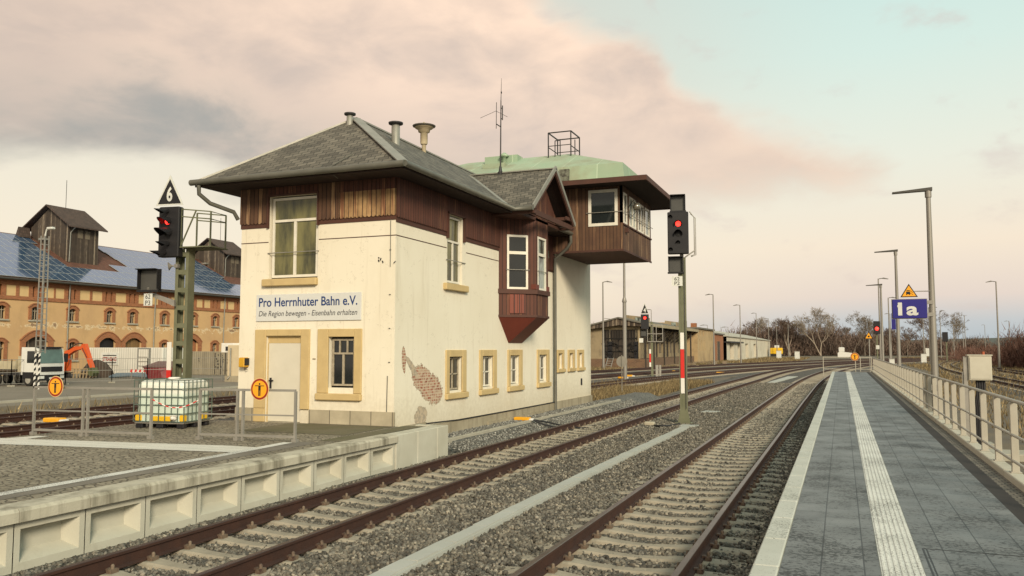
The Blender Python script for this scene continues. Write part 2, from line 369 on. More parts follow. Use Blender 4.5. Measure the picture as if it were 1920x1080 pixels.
def bigx(nt, c, h, tc):
    n = N(nt, 'ShaderNodeTexNoise', i_Scale=.35, i_Detail=8.0, i_Roughness=.7); nt.links.new(tc.outputs['Object'], n.inputs['Vector'])
    r = nt.nodes.new('ShaderNodeMapRange'); r.inputs[1].default_value = .45; r.inputs[2].default_value = .62; nt.links.new(n.outputs[0], r.inputs[0])
    return mixc(nt, r.outputs[0], c, (.15, .115, .065)), h
M_GROUND = mat('dirt_ground', (.15, .125, .095), .95, (.085, .07, .05), .8, .7, .7, 12, extra=bigx)
M_YARD = mat('yard_ground', (.22, .19, .145), .95, (.13, .11, .08), .5, .7, .6, 6)
M_GRASS = mat('dry_grass', (.27, .20, .095), .9, (.16, .115, .055), 1.5, .6, extra=island)

# ---------------------------------------------------------------- ground
def grid_mesh(name, xs, ys, zf, m, kind='structure'):
    xs = np.array(xs); ys = np.array(ys); X, Y = np.meshgrid(xs, ys); Z = np.vectorize(zf)(X, Y)
    v = np.stack([X.ravel(), Y.ravel(), Z.ravel()], 1); nx = len(xs); f = []
    for j in range(len(ys) - 1):
        for i in range(nx - 1): a = j * nx + i; f.append((a, a + 1, a + 1 + nx, a + nx))
    b = MB(); b.v = [tuple(p) for p in v]; b.f = f; b.m = [0] * len(f); b.sm = [True] * len(f)
    o = b.build(name, m); o['kind'] = kind; return o
def gz(x, y):
    if x < -27: return -.34 - .14 * min(1, (-27 - x) / 5)
    return -.34
grid_mesh('ground', [-900, -400, -200, -120, -90, -60, -45, -36, -32, -27, -20, -10, 0, 10, 20, 40, 80, 160, 400, 900], [-60, -20, 0, 20, 40, 60, 90, 130, 200, 300, 500, 900, 1600, 2600], gz, M_GROUND)
grid_mesh('yard', [-140, -120, -90, -70, -50, -37, -36.2], [0, 20, 40, 60, 80, 110, 150], lambda x, y: -.44, M_YARD)
# low retaining edge of the yard beyond the sidings
b = MB(); b.box(-35.9, -35.5, 8, 62, -.6, -.12); b.box(-35.5, -33.6, 10, 58, -.6, -.22, 1)
tag(b.build('loading_kerb', [M_CONC, M_YARD]), 'long low weathered concrete kerb wall between the sidings and the yard of the warehouse', 'wall')

# centre lines of the tracks
T1 = [(-6.80, -2), (-6.85, 6), (-6.98, 12), (-7.05, 20), (-7.02, 30), (-6.9, 43), (-6.55, 62), (-6.0, 88), (-3.6, 115), (.6, 140), (9, 172), (22, 210), (42, 255)]
T2 = [(-2.38, -2), (-2.38, 12), (-2.36, 25), (-2.34, 40), (-2.2, 60), (-1.7, 78), (-.75, 95), (1.2, 115), (5.2, 140), (13, 172), (26, 210), (46, 255)]
TA = [(-22.0, 2), (-22.0, 20), (-21.8, 36), (-20.6, 54), (-18.2, 74), (-14.4, 96), (-9.5, 118), (-3.4, 142), (5, 172), (18, 210), (38, 255)]
TB = [(-26.5, 2), (-26.5, 20), (-26.3, 40), (-25, 62), (-22.4, 88), (-17.5, 115), (-10.5, 145), (-1, 178), (14, 215), (34, 258)]
TC_ = [(-15.7, 40), (-15.0, 50), (-13.4, 66), (-11.2, 82), (-8.9, 96), (-5.8, 110), (-1.9, 126)]
TD = [(11.2, 20), (10.95, 60), (11.1, 86), (12, 112), (14.5, 140), (20, 175), (30, 215), (46, 260)]
TE = [(16.8, 30), (16.4, 70), (16.2, 95), (16.6, 120), (18.4, 145), (23.5, 178), (33, 215), (50, 262)]
def spline(pts, step):
    P = [Vector((*p, 0)) for p in pts]; out = []
    for i in range(len(P) - 1):
        p0 = P[i - 1] if i else P[0] * 2 - P[1]; p3 = P[i + 2] if i + 2 < len(P) else P[-1] * 2 - P[-2]
        n = max(2, int((P[i + 1] - P[i]).length / .5))
        for k in range(n):
            t = k / n; a, b, c = p0, P[i], P[i + 1]
            out.append(.5 * ((2 * b) + (c - a) * t + (2 * a - 5 * b + 4 * c - p3) * t * t + (3 * b - a - 3 * c + p3) * t ** 3))
    out.append(P[-1]); res = [out[0]]; acc = 0
    for p, q in zip(out, out[1:]):
        d = (q - p).length
        while acc + d >= step:
            t = (step - acc) / d; p = p.lerp(q, t); d = (q - p).length; res.append(p.copy()); acc = 0
        acc += d
    return res
def sweep(mb, pts, prof, off=0, m=0, ms=None):
    """profile [(side, z)] swept along pts at a sideways offset"""
    n = len(prof); vs = []
    for i, p in enumerate(pts):
        d = (pts[min(i + 1, len(pts) - 1)] - pts[max(i - 1, 0)]).normalized(); s = Vector((d.y, -d.x, 0))
        for a, z in prof: vs.append(p + s * (off + a) + Vector((0, 0, z)))
    o = len(mb.v); mb.v += [tuple(v) for v in vs]
    for i in range(len(pts) - 1):
        for k in range(n):
            mb.f.append((o + i * n + k, o + i * n + (k + 1) % n, o + (i + 1) * n + (k + 1) % n, o + (i + 1) * n + k)); mb.m.append(ms[k] if ms else m); mb.sm.append(False)
    mb.f.append(tuple(o + k for k in range(n - 1, -1, -1))); mb.m.append(m); mb.sm.append(False)
RP = [(-.075, -.172), (-.075, -.160), (-.012, -.145), (-.010, -.045), (-.036, -.036), (-.036, -.006), (-.030, 0), (.030, 0), (.036, -.006), (.036, -.036), (.010, -.045), (.012, -.145), (.075, -.160), (.075, -.172)]
RM = [0] * 5 + [1] * 3 + [0] * 6
def sleeper_mb():
    b = MB(); xs = [(-1.3, -.20, .13), (-1.0, -.185, .135), (-.62, -.177, .135), (-.35, -.200, .105), (0, -.216, .10), (.35, -.200, .105), (.62, -.177, .135), (1.0, -.185, .135), (1.3, -.20, .13)]
    vs = []; fs = []
    for x, z, w in xs: vs += [(x, -w - .02, z - .10), (x, -w, z - .02), (x, -w + .03, z), (x, w - .03, z), (x, w, z - .02), (x, w + .02, z - .10)]
    for i in range(len(xs) - 1):
        for k in range(5): fs.append((i * 6 + k, (i + 1) * 6 + k, (i + 1) * 6 + k + 1, i * 6 + k + 1))
    fs += [(0, 1, 2, 3, 4, 5), tuple(len(vs) - 1 - i for i in range(6))]
    b.add(vs, fs, 0)
    for sx in (-.7535, .7535):
        for s in (-1, 1):
            b.box(sx + s * .085, sx + s * .155, -.055, .055, -.185, -.135, 1); b.lathe((sx + s * .12, 0, -.14), [(.022, 0), (.022, .04), (.012, .055), (0.001, .055)], 6, 1); b.box(sx + s * .05, sx + s * .1, -.03, .03, -.152, -.130, 1)
    return b
SLEEPER = None
def railway(pts, label, head, n_ind=100, group='railway tracks', y_from=None, farstep=1):
    global SLEEPER
    line = spline(pts, .6); root = thing('railway_track', (pts[0][0], pts[0][1], -.3), label, 'track', group)
    fine = spline(pts, 1.2)
    for s in (-1, 1):
        b = MB(); sweep(b, fine, RP, s * .7535, 0, RM); b.build('rail', [M_RUST, head], root)
    k = 0; rest = MB(); ref = sleeper_mb()
    for i, p in enumerate(line):
        q = line[min(i + 1, len(line) - 1)]; r = line[max(i - 1, 0)]; d = (q - r).normalized(); ang = -math.atan2(d.x, d.y)
        if y_from is not None and p.y < y_from: continue
        jit = random.uniform(-.012, .012)
        if k < n_ind:
            if SLEEPER is None:
                o = ref.build('sleeper', [M_SLEEP, M_CLIP], root, origin=(0, 0, 0)); SLEEPER = o
            else:
                o = SLEEPER.copy(); col.objects.link(o); o.parent = root
            o.location = Vector((p.x, p.y, random.uniform(-.004, .004))) - Vector(root.location); o.rotation_euler = (0, 0, ang + jit); k += 1
        elif farstep and i % farstep == 0:
            dx, dy = Vector((d.y, -d.x, 0)), d
            rest.obox(p + Vector((0, 0, -.24)), dx * 1.3, dy * .13, Vector((0, 0, .05)))
    if rest.v: tag(rest.build('sleeper_run', M_SLEEP, root), kind='stuff')
    return root
def bed(name, pts, w, z, m, step=2.5):
    b = MB(); L = spline(pts, step)
    for i in range(len(L) - 1):
        def side(j, o):
            d = (L[min(j + 1, len(L) - 1)] - L[max(j - 1, 0)]).normalized(); return L[j] + Vector((d.y, -d.x, 0)) * o
        for o0, o1, z0, z1 in ((-w - .5, -w, z - .13, z), (-w, w, z, z), (w, w + .5, z, z - .13)):
            a, bb, c, d = side(i, o0), side(i, o1), side(i + 1, o1), side(i + 1, o0); b.poly([(a.x, a.y, z0), (bb.x, bb.y, z1), (c.x, c.y, z1), (d.x, d.y, z0)])
    o = b.build(name, m); o['kind'] = 'structure'; return o
# one continuous bed for the two main tracks near the platform
def bz(x, y):
    e = .03 * math.sin(x * 3.1 + y * .7) * math.sin(y * 1.3 - x)
    z = -.243
    if x < -8.0: z = -.243 + .05 * min(1, (-8.0 - x) / .45)
    if x > -1.0: z = -.30
    if -5.9 < x < -3.6: z = -.21
    return z + e * .4
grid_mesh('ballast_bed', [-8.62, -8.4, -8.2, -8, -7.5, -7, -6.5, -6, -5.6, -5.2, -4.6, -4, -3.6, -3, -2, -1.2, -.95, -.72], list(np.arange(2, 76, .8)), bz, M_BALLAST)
# gravel strip beside the signal box, held by an edging, sloping to the track
def gzz(x, y): return .10 if x < -8.72 else (.06 if x < -8.6 else -.22)
M_GRAVEL = mat('grey_gravel', (.24, .23, .20), .9, (.15, .145, .125), .6, .6, .9, 60, extra=groundx)
grid_mesh('gravel_strip', [-9.6, -9.2, -8.9, -8.8, -8.3, -8.05], list(np.arange(17.46, 41, .7)), lambda x, y: -.3 if (y < 17.6 and x > -8.85) else (.10 if x < -8.85 else (.07 if x < -8.75 else (-.12 if x < -8.2 else -.235))) + random.uniform(-.01, .01), M_GRAVEL)
bed('ballast_bed_far', [(-4.6, 74.5), (-4.0, 88), (-2.3, 105), (1.5, 125), (7, 150), (15, 178), (32, 220), (46, 262)], 4.3, -.25, M_BALLAST)
bed('ballast_bed_siding', TA, 1.9, -.24, M_BALLAST); bed('ballast_bed_siding', TB, 1.9, -.236, M_BALLAST)
bed('ballast_bed_spur', TC_, 1.7, -.244, M_BALLAST); bed('ballast_bed_east', TD, 1.7, -.24, M_BALLAST); bed('ballast_bed_east', TE, 1.7, -.236, M_BALLAST)
railway(T2, 'track with polished rail heads running right beside the paved platform', M_RHEAD2, 100, y_from=5.2)
railway(T1, 'rusty railed track between the precast platform wall and the grey cable trough', M_RHEAD, 100, y_from=4.5)
railway(TA, 'siding track just behind the caged water tank, the nearer of the two there', M_RHEAD, 70, y_from=10)
railway(TB, 'siding track next to the low concrete kerb of the warehouse yard', M_RHEAD, 60, y_from=12)
railway(TC_, 'spur track behind the dry grass that joins the main line beyond the signal box', M_RHEAD, 100)
railway(TD, 'curving track nearest to the railing on the outer side of the platform', M_RHEAD, 40, y_from=24, farstep=2)
railway(TE, 'curving track beside the red brown bushes, farther from the platform railing', M_RHEAD, 40, y_from=50, farstep=2)

# loose stones of the ballast: one mesh per zone
def stone_field(name, m, zones, s0, s1, zf, kind='stuff', seed=3):
    g = np.random.default_rng(seed)
    t = (1 + 5 ** .5) / 2
    ico = np.array([(-1, t, 0), (1, t, 0), (-1, -t, 0), (1, -t, 0), (0, -1, t), (0, 1, t), (0, -1, -t), (0, 1, -t), (t, 0, -1), (t, 0, 1), (-t, 0, -1), (-t, 0, 1)]) / 1.9
    F = np.array([(0, 11, 5), (0, 5, 1), (0, 1, 7), (0, 7, 10), (0, 10, 11), (1, 5, 9), (5, 11, 4), (11, 10, 2), (10, 7, 6), (7, 1, 8), (3, 9, 4), (3, 4, 2), (3, 2, 6), (3, 6, 8), (3, 8, 9), (4, 9, 5), (2, 4, 11), (6, 2, 10), (8, 6, 7), (9, 8, 1)])
    P = []
    for x0, x1, y0, y1, dens in zones:
        n = int((x1 - x0) * (y1 - y0) * dens); P.append(np.stack([g.uniform(x0, x1, n), g.uniform(y0, y1, n)], 1))
    P = np.concatenate(P); n = len(P)
    Z = zf(P[:, 0], P[:, 1], g); S = g.uniform(s0, s1, n) * (1 + .25 * (P[:, 1] > 25))
    A = g.normal(size=(n, 3, 3)); Q, _ = np.linalg.qr(A)
    sc = np.stack([g.uniform(.75, 1.25, n), g.uniform(.6, 1.0, n), g.uniform(.45, .8, n)], 1)
    V = ico[None] * (1 + g.normal(0, .16, (n, 12, 1))) * sc[:, None] * S[:, None, None]
    V = np.einsum('nij,nkj->nki', Q, V); V[:, :, 0] += P[:, 0, None]; V[:, :, 1] += P[:, 1, None]; V[:, :, 2] += Z[:, None]
    faces = (F[None] + (np.arange(n) * 12)[:, None, None]).reshape(-1, 3)
    me = bpy.data.meshes.new(name); me.vertices.add(n * 12); me.vertices.foreach_set('co', V.reshape(-1)); nf = len(faces)
    me.loops.add(nf * 3); me.loops.foreach_set('vertex_index', faces.reshape(-1)); me.polygons.add(nf); me.polygons.foreach_set('loop_start', np.arange(nf) * 3); me.polygons.foreach_set('loop_total', np.full(nf, 3))
    me.update(); me.validate(); me.materials.append(m); o = bpy.data.objects.new(name, me); col.objects.link(o); o['kind'] = kind; return o
def zb(X, Y, g):
    z = np.full(len(X), -.240) + g.uniform(-.012, .026, len(X))
    z[(X > -5.9) & (X < -3.6)] += .02
    d1 = np.abs(X + 6.98); d2 = np.abs(X + 2.38)
    z[(X < -8.1)] += .04
    z -= .022 * np.clip(1 - (np.minimum(d1, d2) / .68) ** 2, 0, 1)
    z[((d1 > .9) & (d1 < 1.4)) | ((d2 > .9) & (d2 < 1.4))] += .012
    z += .016 * np.clip((Y - 14) / 14, 0, 1)
    tr = (np.abs(d1 - .755) < .12) | (np.abs(d2 - .755) < .12); z[tr] -= .03
    z[X > -1.0] -= .045
    return z
stone_field('ballast_stones', M_STONE, [(-8.46, -.74, 4.2, 14, 760), (-8.46, -.74, 14, 22, 520), (-8.46, -.74, 22, 36, 330), (-8.0, -.74, 36, 62, 150)], .020, .042, zb)
def zg(X, Y, g): return np.interp(X, [-9.5, -8.88, -8.75, -8.3, -8.05], [.10, .10, .07, -.12, -.235]) + g.uniform(-.005, .015, len(X))
stone_field('gravel_stones', mat('gravel_stone', (.27, .26, .225), .85, (.15, .145, .13), 3.5, .55, .35, 90, extra=island), [(-9.5, -8.9, 17.6, 34, 420), (-8.66, -8.1, 17.6, 36, 420)], .016, .03, zg, seed=5)

# ---------------------------------------------------------------- paved platform on the right
def slabx(nt, c, h, tc):
    c, hh = brickx(.5, .32, .007, (.04, .042, .043), off=.5, shade=.2)(nt, c, h, tc_swap(nt, tc))
    n = N(nt, 'ShaderNodeTexNoise', i_Scale=26.0, i_Detail=4.0, i_Roughness=.75); nt.links.new(tc.outputs['Object'], n.inputs['Vector'])
    n2 = N(nt, 'ShaderNodeTexNoise', i_Scale=1.5, i_Detail=4.0); nt.links.new(tc.outputs['Object'], n2.inputs['Vector'])
    v = mth(nt, 'ADD', n.outputs[0], mth(nt, 'MULTIPLY', n2.outputs[0], .45))
    r = nt.nodes.new('ShaderNodeMapRange'); r.inputs[1].default_value = .77; r.inputs[2].default_value = .80; r.inputs[4].default_value = .9; nt.links.new(v, r.inputs[0])
    r3 = nt.nodes.new('ShaderNodeMapRange'); r3.inputs[3].default_value = .30; r3.inputs[4].default_value = .85; nt.links.new(n2.outputs[0], r3.inputs[0])
    return mixc(nt, r.outputs[0], c, (.028, .028, .026)), hh, r3.outputs[0]
class TCS:
    def __init__(s, o, uv): s.outputs = {'UV': uv, 'Object': o.outputs['Object']}
def tc_swap(nt, tc):
    mp = nt.nodes.new('ShaderNodeMapping'); mp.inputs['Rotation'].default_value = (0, 0, R(90)); mp.inputs['Location'].default_value = (0, .2, 0); nt.links.new(tc.outputs['UV'], mp.inputs[0]); return TCS(tc, mp.outputs[0])
M_SLAB = mat('platform_slab', (.18, .184, .178), .5, (.12, .124, .122), 3, .7, .25, 120, extra=slabx, spec=.5)
def specks(lo):
    def f(nt, c, h, tc):
        n = N(nt, 'ShaderNodeTexNoise', i_Scale=55.0, i_Detail=3.0, i_Roughness=.7); nt.links.new(tc.outputs['Object'], n.inputs['Vector'])
        n2 = N(nt, 'ShaderNodeTexNoise', i_Scale=1.2, i_Detail=3.0); nt.links.new(tc.outputs['Object'], n2.inputs['Vector'])
        v = mth(nt, 'ADD', n.outputs[0], mth(nt, 'MULTIPLY', n2.outputs[0], .4))
        r = nt.nodes.new('ShaderNodeMapRange'); r.inputs[1].default_value = lo; r.inputs[2].default_value = lo + .05; r.inputs[4].default_value = .8; nt.links.new(v, r.inputs[0])
        return mixc(nt, r.outputs[0], c, (.08, .075, .06)), h
    return f
M_EDGE = mat('platform_edge', (.50, .50, .44), .7, (.42, .42, .36), 2, .5, .15, 80, extra=specks(.80))
M_TACT = mat('tactile_white', (.68, .67, .61), .65, (.56, .55, .49), 2, .5, extra=specks(.75))
def pavex(nt, c, h, tc):
    return brickx(.10, .10, .012, (.05, .045, .035), shade=.4)(nt, c, h, tc)
M_SETT = mat('small_setts', (.24, .21, .165), .8, (.16, .14, .11), 4, .6, .3, 60, extra=pavex)
M_ASPH = mat('dark_joint_band', (.045, .038, .034), .9, (.03, .027, .025), 3)
Y0P, Y1P = -3, 66
b = MB(); b.box(-.62, 2.25, Y0P, Y1P, -.45, .545)
o = b.build('platform', [M_CONC]); o['kind'] = 'structure'
b = MB()
for x0, x1, m in ((-.50, .236, 0), (.554, 1.62, 0)): b.poly([(x0, Y0P, .549), (x1, Y0P, .549), (x1, Y1P, .549), (x0, Y1P, .549)], m)
b.poly([(1.62, Y0P, .549), (1.80, Y0P, .549), (1.80, Y1P, .549), (1.62, Y1P, .549)], 1); b.poly([(1.80, Y0P, .549), (1.99, Y0P, .549), (1.99, Y1P, .549), (1.80, Y1P, .549)], 2)
o = b.build('platform_paving', [M_SLAB, M_ASPH, M_SETT]); o['kind'] = 'structure'
b = MB(); y = Y0P
while y < Y1P: b.bev(-.71, -.508, y + .004, y + .996, .42, .556, .012); y += 1.0
b.box(-.69, -.62, Y0P, Y1P, -.45, .42, 0)
o = b.build('platform_edge', [M_EDGE]); o['kind'] = 'structure'
# ribbed guiding strip: six raised ribs
b = MB(); b.box(.240, .550, Y0P, Y1P, .53, .550)
for i in range(7): x = .262 + i * .044; b.prism([(x - .012, Y0P, .5502), (x + .012, Y0P, .5502), (x + .007, Y0P, .556), (x - .007, Y0P, .556)], (0, Y1P - Y0P, 0), 0)
y = Y0P
o = b.build('guiding_strip', [M_TACT]); o['kind'] = 'structure'
# shaft cover in the paving
b = MB(); cx0, cx1, cy0, cy1 = .60, 1.50, 7.55, 8.1
for a in ((cx0, cx1, 8.1, 8.112), (cx0 - .0, cx0 + .014, 7.0, 8.1), (cx0 + .03, cx0 + .04, 7.0, 8.1)): b.box(*a, .548, .552)
tag(b.build('shaft_cover', M_DARK), 'thin dark frame of a shaft cover let into the grey platform slabs', 'cover')
# kerb beam under the railing
b = MB(); y = Y0P
while y < Y1P: b.bev(1.99, 2.17, y + .003, y + 1.997, .42, .64, .012); y += 2.0
o = b.build('platform_kerb', [M_PANEL]); o['kind'] = 'structure'

# ---------------------------------------------------------------- left platform island
def cobx(nt, c, h, tc):
    v = nt.nodes.new('ShaderNodeTexVoronoi'); v.feature = 'DISTANCE_TO_EDGE'; v.inputs['Scale'].default_value = 1
    mp = nt.nodes.new('ShaderNodeMapping'); mp.inputs['Scale'].default_value = (7.5, 11, 7); nt.links.new(tc.outputs['Object'], mp.inputs[0]); nt.links.new(mp.outputs[0], v.inputs['Vector'])
    v2 = nt.nodes.new('ShaderNodeTexVoronoi'); v2.inputs['Scale'].default_value = 1; nt.links.new(mp.outputs[0], v2.inputs['Vector'])
    g = nt.nodes.new('ShaderNodeMapRange'); g.inputs[1].default_value = .02; g.inputs[2].default_value = .11; nt.links.new(v.outputs['Distance'], g.inputs[0])
    r = ramp(nt, [(0, .72), (1, 1.25)]); nt.links.new(v2.outputs['Color'], r.inputs[0])
    c = mixc(nt, 1.0, c, r.outputs[0], 'MULTIPLY'); c = mixc(nt, g.outputs[0], (.09, .075, .05), c)
    return c, g.outputs[0]
M_COBBLE = mat('cobble_paving', (.31, .27, .20), .85, (.19, .165, .115), .9, .6, .9, 60, extra=cobx)
M_BAND = mat('brown_concrete_band', (.22, .195, .155), .9, (.12, .105, .085), 1.5, .6, .4, 90)
M_MOSS = mat('mossy_paving', (.10, .095, .045), .95, (.15, .125, .08), 1.6, .5, .6, 30)
isl = [(-15.6, 2), (-8.87, 2), (-8.87, 17.0), (-9.4, 17.0), (-9.4, 16.7), (-13.9, 16.7), (-15.6, 16.1)]
b = MB(); b.prism([(x, y, .50) for x, y in isl], (0, 0, -.9)); o = b.build('island_platform', M_COBBLE); o['kind'] = 'structure'
b = MB()
def flat(mb, pts, z, m=0): mb.poly([(x, y, z) for x, y in pts], m)
flat(b, [(-9.80, 2), (-9.22, 2), (-9.22, 13.3), (-9.70, 13.3)], .504, 0)          # brown band either side of the white line
flat(b, [(-9.62, 2), (-9.40, 2), (-9.52, 10.9), (-9.66, 13.1), (-9.86, 13.1), (-9.72, 10.9)], .508, 1)
flat(b, [(-15.55, 11.15), (-15.0, 10.85), (-9.60, 11.55), (-9.66, 12.25), (-10.4, 12.28), (-15.55, 11.62)], .5065, 2)
flat(b, [(-15.4, 11.6), (-14.9, 11.7), (-14.95, 12.25), (-15.25, 12.2)], .5062, 2)
flat(b, [(-9.40, 13.6), (-8.9, 13.6), (-8.9, 16.9), (-9.36, 16.9)], .506, 3)
flat(b, [(-12.2, 14.6), (-9.5, 14.6), (-9.5, 16.55), (-12.2, 16.55)], .505, 3)
def tactx(nt, c, h, tc): return brickx(.09, .3, .008, (.30, .29, .25), off=0, shade=.05)(nt, c, h, tc)
M_TACT2 = mat('island_tactile', (.70, .68, .60), .7, (.58, .56, .48), 2, .5, extra=tactx)
o = b.build('island_markings', [M_BAND, M_TACT, M_TACT2, M_MOSS]); o['kind'] = 'structure'
# precast platform wall: recessed panels under a coping, one thing
pw = thing('platform_wall', (-8.5, 9, -.2), 'long cream precast platform wall with recessed panels under a stained coping', 'wall')
y = 1.94
while y < 17.2:
    y1 = min(y + .935, 17.45)
    plain = y1 > 15.2
    b = MB(); xo, xi = -8.56, -8.74; zt, zb_ = (.36 if not plain else .50), -.42
    if not plain:
        a0, a1 = y + .08, y1 - .08; c0, c1 = -.10, zt - .09; i0, i1, j0, j1 = a0 + .04, a1 - .10, c0 + .10, c1 - .02
        F = [(xo, y + .006, zb_), (xo, y1 - .006, zb_), (xo, y1 - .006, zt), (xo, y + .006, zt)]; G = [(xo, a0, c0), (xo, a1, c0), (xo, a1, c1), (xo, a0, c1)]; I = [(xi, i0, j0), (xi, i1, j0), (xi, i1, j1), (xi, i0, j1)]
        b.add(F + G + I, [(0, 1, 5, 4), (1, 2, 6, 5), (2, 3, 7, 6), (3, 0, 4, 7), (4, 5, 9, 8), (5, 6, 10, 9), (6, 7, 11, 10), (7, 4, 8, 11), (8, 9, 10, 11)])
        b.box(xi - .04, xi - .005, y + .006, y1 - .006, zb_, zt)
    else: b.bev(-8.89, -8.53, y + .004, y1 - .004, zb_, zt, .012)
    b.build('wall_panel', M_PANEL, pw)
    if not plain:
        c = MB(); c.prism([(-8.74, y + .004, .36), (-8.48, y + .004, .36), (-8.48, y + .004, .475), (-8.51, y + .004, .512), (-8.74, y + .004, .514)], (0, y1 - y - .008, 0)); c.prism([(-8.88, y + .004, .44), (-8.742, y + .004, .44), (-8.742, y + .004, .512), (-8.88, y + .004, .511)], (0, y1 - y - .008, 0), 0); c.build('coping_stone', M_COPING, pw)
    y = y1
b = MB(); b.bev(-9.3, -8.89, 17.25, 17.45, -.4, .50, .01); b.build('end_panel', M_PANEL, pw)
# low edging that continues the line past the platform
b = MB(); y = 17.5
while y < 34: b.bev(-8.86, -8.76, y + .004, y + .996, -.15, .125, .01); y += 1
tag(b.build('edging', M_CONC), 'thin pale concrete edging strip along the gravel beside the signal box plinth', 'kerb')

# ---------------------------------------------------------------- the signal box
K = .864; KT = kscale(K)
bl = (-13.5 * K, 28 * K, .3)
box = thing('signal_box', bl, 'two storey cream signal box with brown boarded upper floor, slate roof and overhanging cabin', 'signal box')
P3 = lambda x, y, z: KT((x, y, z))
def brickcol(nt, tc, sx=.21, sy=.068):
    bt = nt.nodes.new('ShaderNodeTexBrick'); bt.inputs['Scale'].default_value = 1; bt.inputs['Brick Width'].default_value = sx; bt.inputs['Row Height'].default_value = sy; bt.inputs['Mortar Size'].default_value = .009
    bt.inputs['Color1'].default_value = (.22, .065, .035, 1); bt.inputs['Color2'].default_value = (.36, .15, .09, 1); bt.inputs['Mortar'].default_value = (.52, .44, .33, 1); nt.links.new(tc.outputs['UV'], bt.inputs['Vector']); return bt
# plaster that has fallen off: blobs given in wall metres (y, z), radii, tilt
PEEL = [(20.85, 1.42, .74, .44, -.25, 0), (21.35, 1.12, .80, .50, -.25, 0), (19.75, 1.98, .13, .40, .1, 0), (20.25, 1.72, .52, .13, -.7, 1), (20.75, .38, .42, .33, .0, 1), (21.7, .95, .42, .26, -.1, 0)]
def plasterx(nt, c, h, tc):
    c, h = stains(nt, c, h, tc, (.50, .42, .28), .52, .8, (1.2, 1.2, .3), .28)
    s = nt.nodes.new('ShaderNodeSeparateXYZ'); nt.links.new(tc.outputs['UV'], s.inputs[0])
    g = nt.nodes.new('ShaderNodeNewGeometry'); gs = nt.nodes.new('ShaderNodeSeparateXYZ'); nt.links.new(g.outputs['Normal'], gs.inputs[0])
    side = mth(nt, 'GREATER_THAN', gs.outputs[0], .7)
    nn = N(nt, 'ShaderNodeTexNoise', i_Scale=3.6, i_Detail=8.0, i_Roughness=.7); nt.links.new(tc.outputs['UV'], nn.inputs['Vector'])
    wob = mth(nt, 'MULTIPLY', mth(nt, 'SUBTRACT', nn.outputs[0], .5), 2.6)
    n5 = N(nt, 'ShaderNodeTexNoise', i_Scale=14.0, i_Detail=5.0, i_Roughness=.7); nt.links.new(tc.outputs['UV'], n5.inputs['Vector'])
    wob = mth(nt, 'ADD', wob, mth(nt, 'MULTIPLY', mth(nt, 'SUBTRACT', n5.outputs[0], .5), 1.5))
    best = None; grey = None
    for (y, z, ry, rz, tl, gk) in PEEL:
        u0, v0 = y * K, H + (z - H) * K; du = mth(nt, 'SUBTRACT', s.outputs[0], u0); dv = mth(nt, 'SUBTRACT', s.outputs[1], v0); ct, st = math.cos(tl), math.sin(tl)
        a = mth(nt, 'DIVIDE', mth(nt, 'ADD', mth(nt, 'MULTIPLY', du, ct), mth(nt, 'MULTIPLY', dv, st)), ry * K * .82); bq = mth(nt, 'DIVIDE', mth(nt, 'SUBTRACT', mth(nt, 'MULTIPLY', dv, ct), mth(nt, 'MULTIPLY', du, st)), rz * K * .82)
        d = mth(nt, 'ADD', mth(nt, 'MULTIPLY', a, a), mth(nt, 'MULTIPLY', bq, bq)); d = mth(nt, 'ADD', d, wob)
        if gk: grey = d if grey is None else mth(nt, 'MINIMUM', grey, d)
        best = d if best is None else mth(nt, 'MINIMUM', best, d)
    inn = mth(nt, 'MULTIPLY', mth(nt, 'LESS_THAN', best, 1.0), side); rim = mth(nt, 'MULTIPLY', mth(nt, 'LESS_THAN', best, 1.13), side)
    bt = brickcol(nt, tc); gm = mth(nt, 'LESS_THAN', grey, 1.0)
    hole = mixc(nt, gm, bt.outputs[0], (.33, .28, .21))
    n2 = N(nt, 'ShaderNodeTexNoise', i_Scale=9.0, i_Detail=4.0); nt.links.new(tc.outputs['UV'], n2.inputs['Vector'])
    rr = nt.nodes.new('ShaderNodeMapRange'); rr.inputs[1].default_value = .44; rr.inputs[2].default_value = .54; nt.links.new(n2.outputs[0], rr.inputs[0])
    hole = mixc(nt, mth(nt, 'MULTIPLY', rr.outputs[0], .75), hole, (.50, .40, .28))
    c = mixc(nt, rim, c, (.30, .24, .16)); c = mixc(nt, inn, c, hole)
    hh = mth(nt, 'SUBTRACT', mth(nt, 'MULTIPLY', h, .06), mth(nt, 'MULTIPLY', inn, 1.2))
    mp = nt.nodes.new('ShaderNodeMapping'); mp.inputs['Scale'].default_value = (5, 5, .25); nt.links.new(tc.outputs['Object'], mp.inputs[0])
    n3 = N(nt, 'ShaderNodeTexNoise', i_Scale=1.6, i_Detail=7.0, i_Roughness=.7); nt.links.new(mp.outputs[0], n3.inputs['Vector'])
    r3 = nt.nodes.new('ShaderNodeMapRange'); r3.inputs[1].default_value = .56; r3.inputs[2].default_value = .80; r3.inputs[4].default_value = .45; nt.links.new(n3.outputs[0], r3.inputs[0])
    keep = mth(nt, 'MULTIPLY', r3.outputs[0], mth(nt, 'SUBTRACT', 1.0, inn)); c = mixc(nt, keep, c, (.36, .29, .18))
    # splash dirt along the foot of the wall
    ft = nt.nodes.new('ShaderNodeMapRange'); ft.inputs[1].default_value = 1.25; ft.inputs[2].default_value = .35; ft.inputs[4].default_value = 1.0; nt.links.new(mth(nt, 'ADD', s.outputs[1], mth(nt, 'MULTIPLY', mth(nt, 'SUBTRACT', n2.outputs[0], .5), 1.2)), ft.inputs[0])
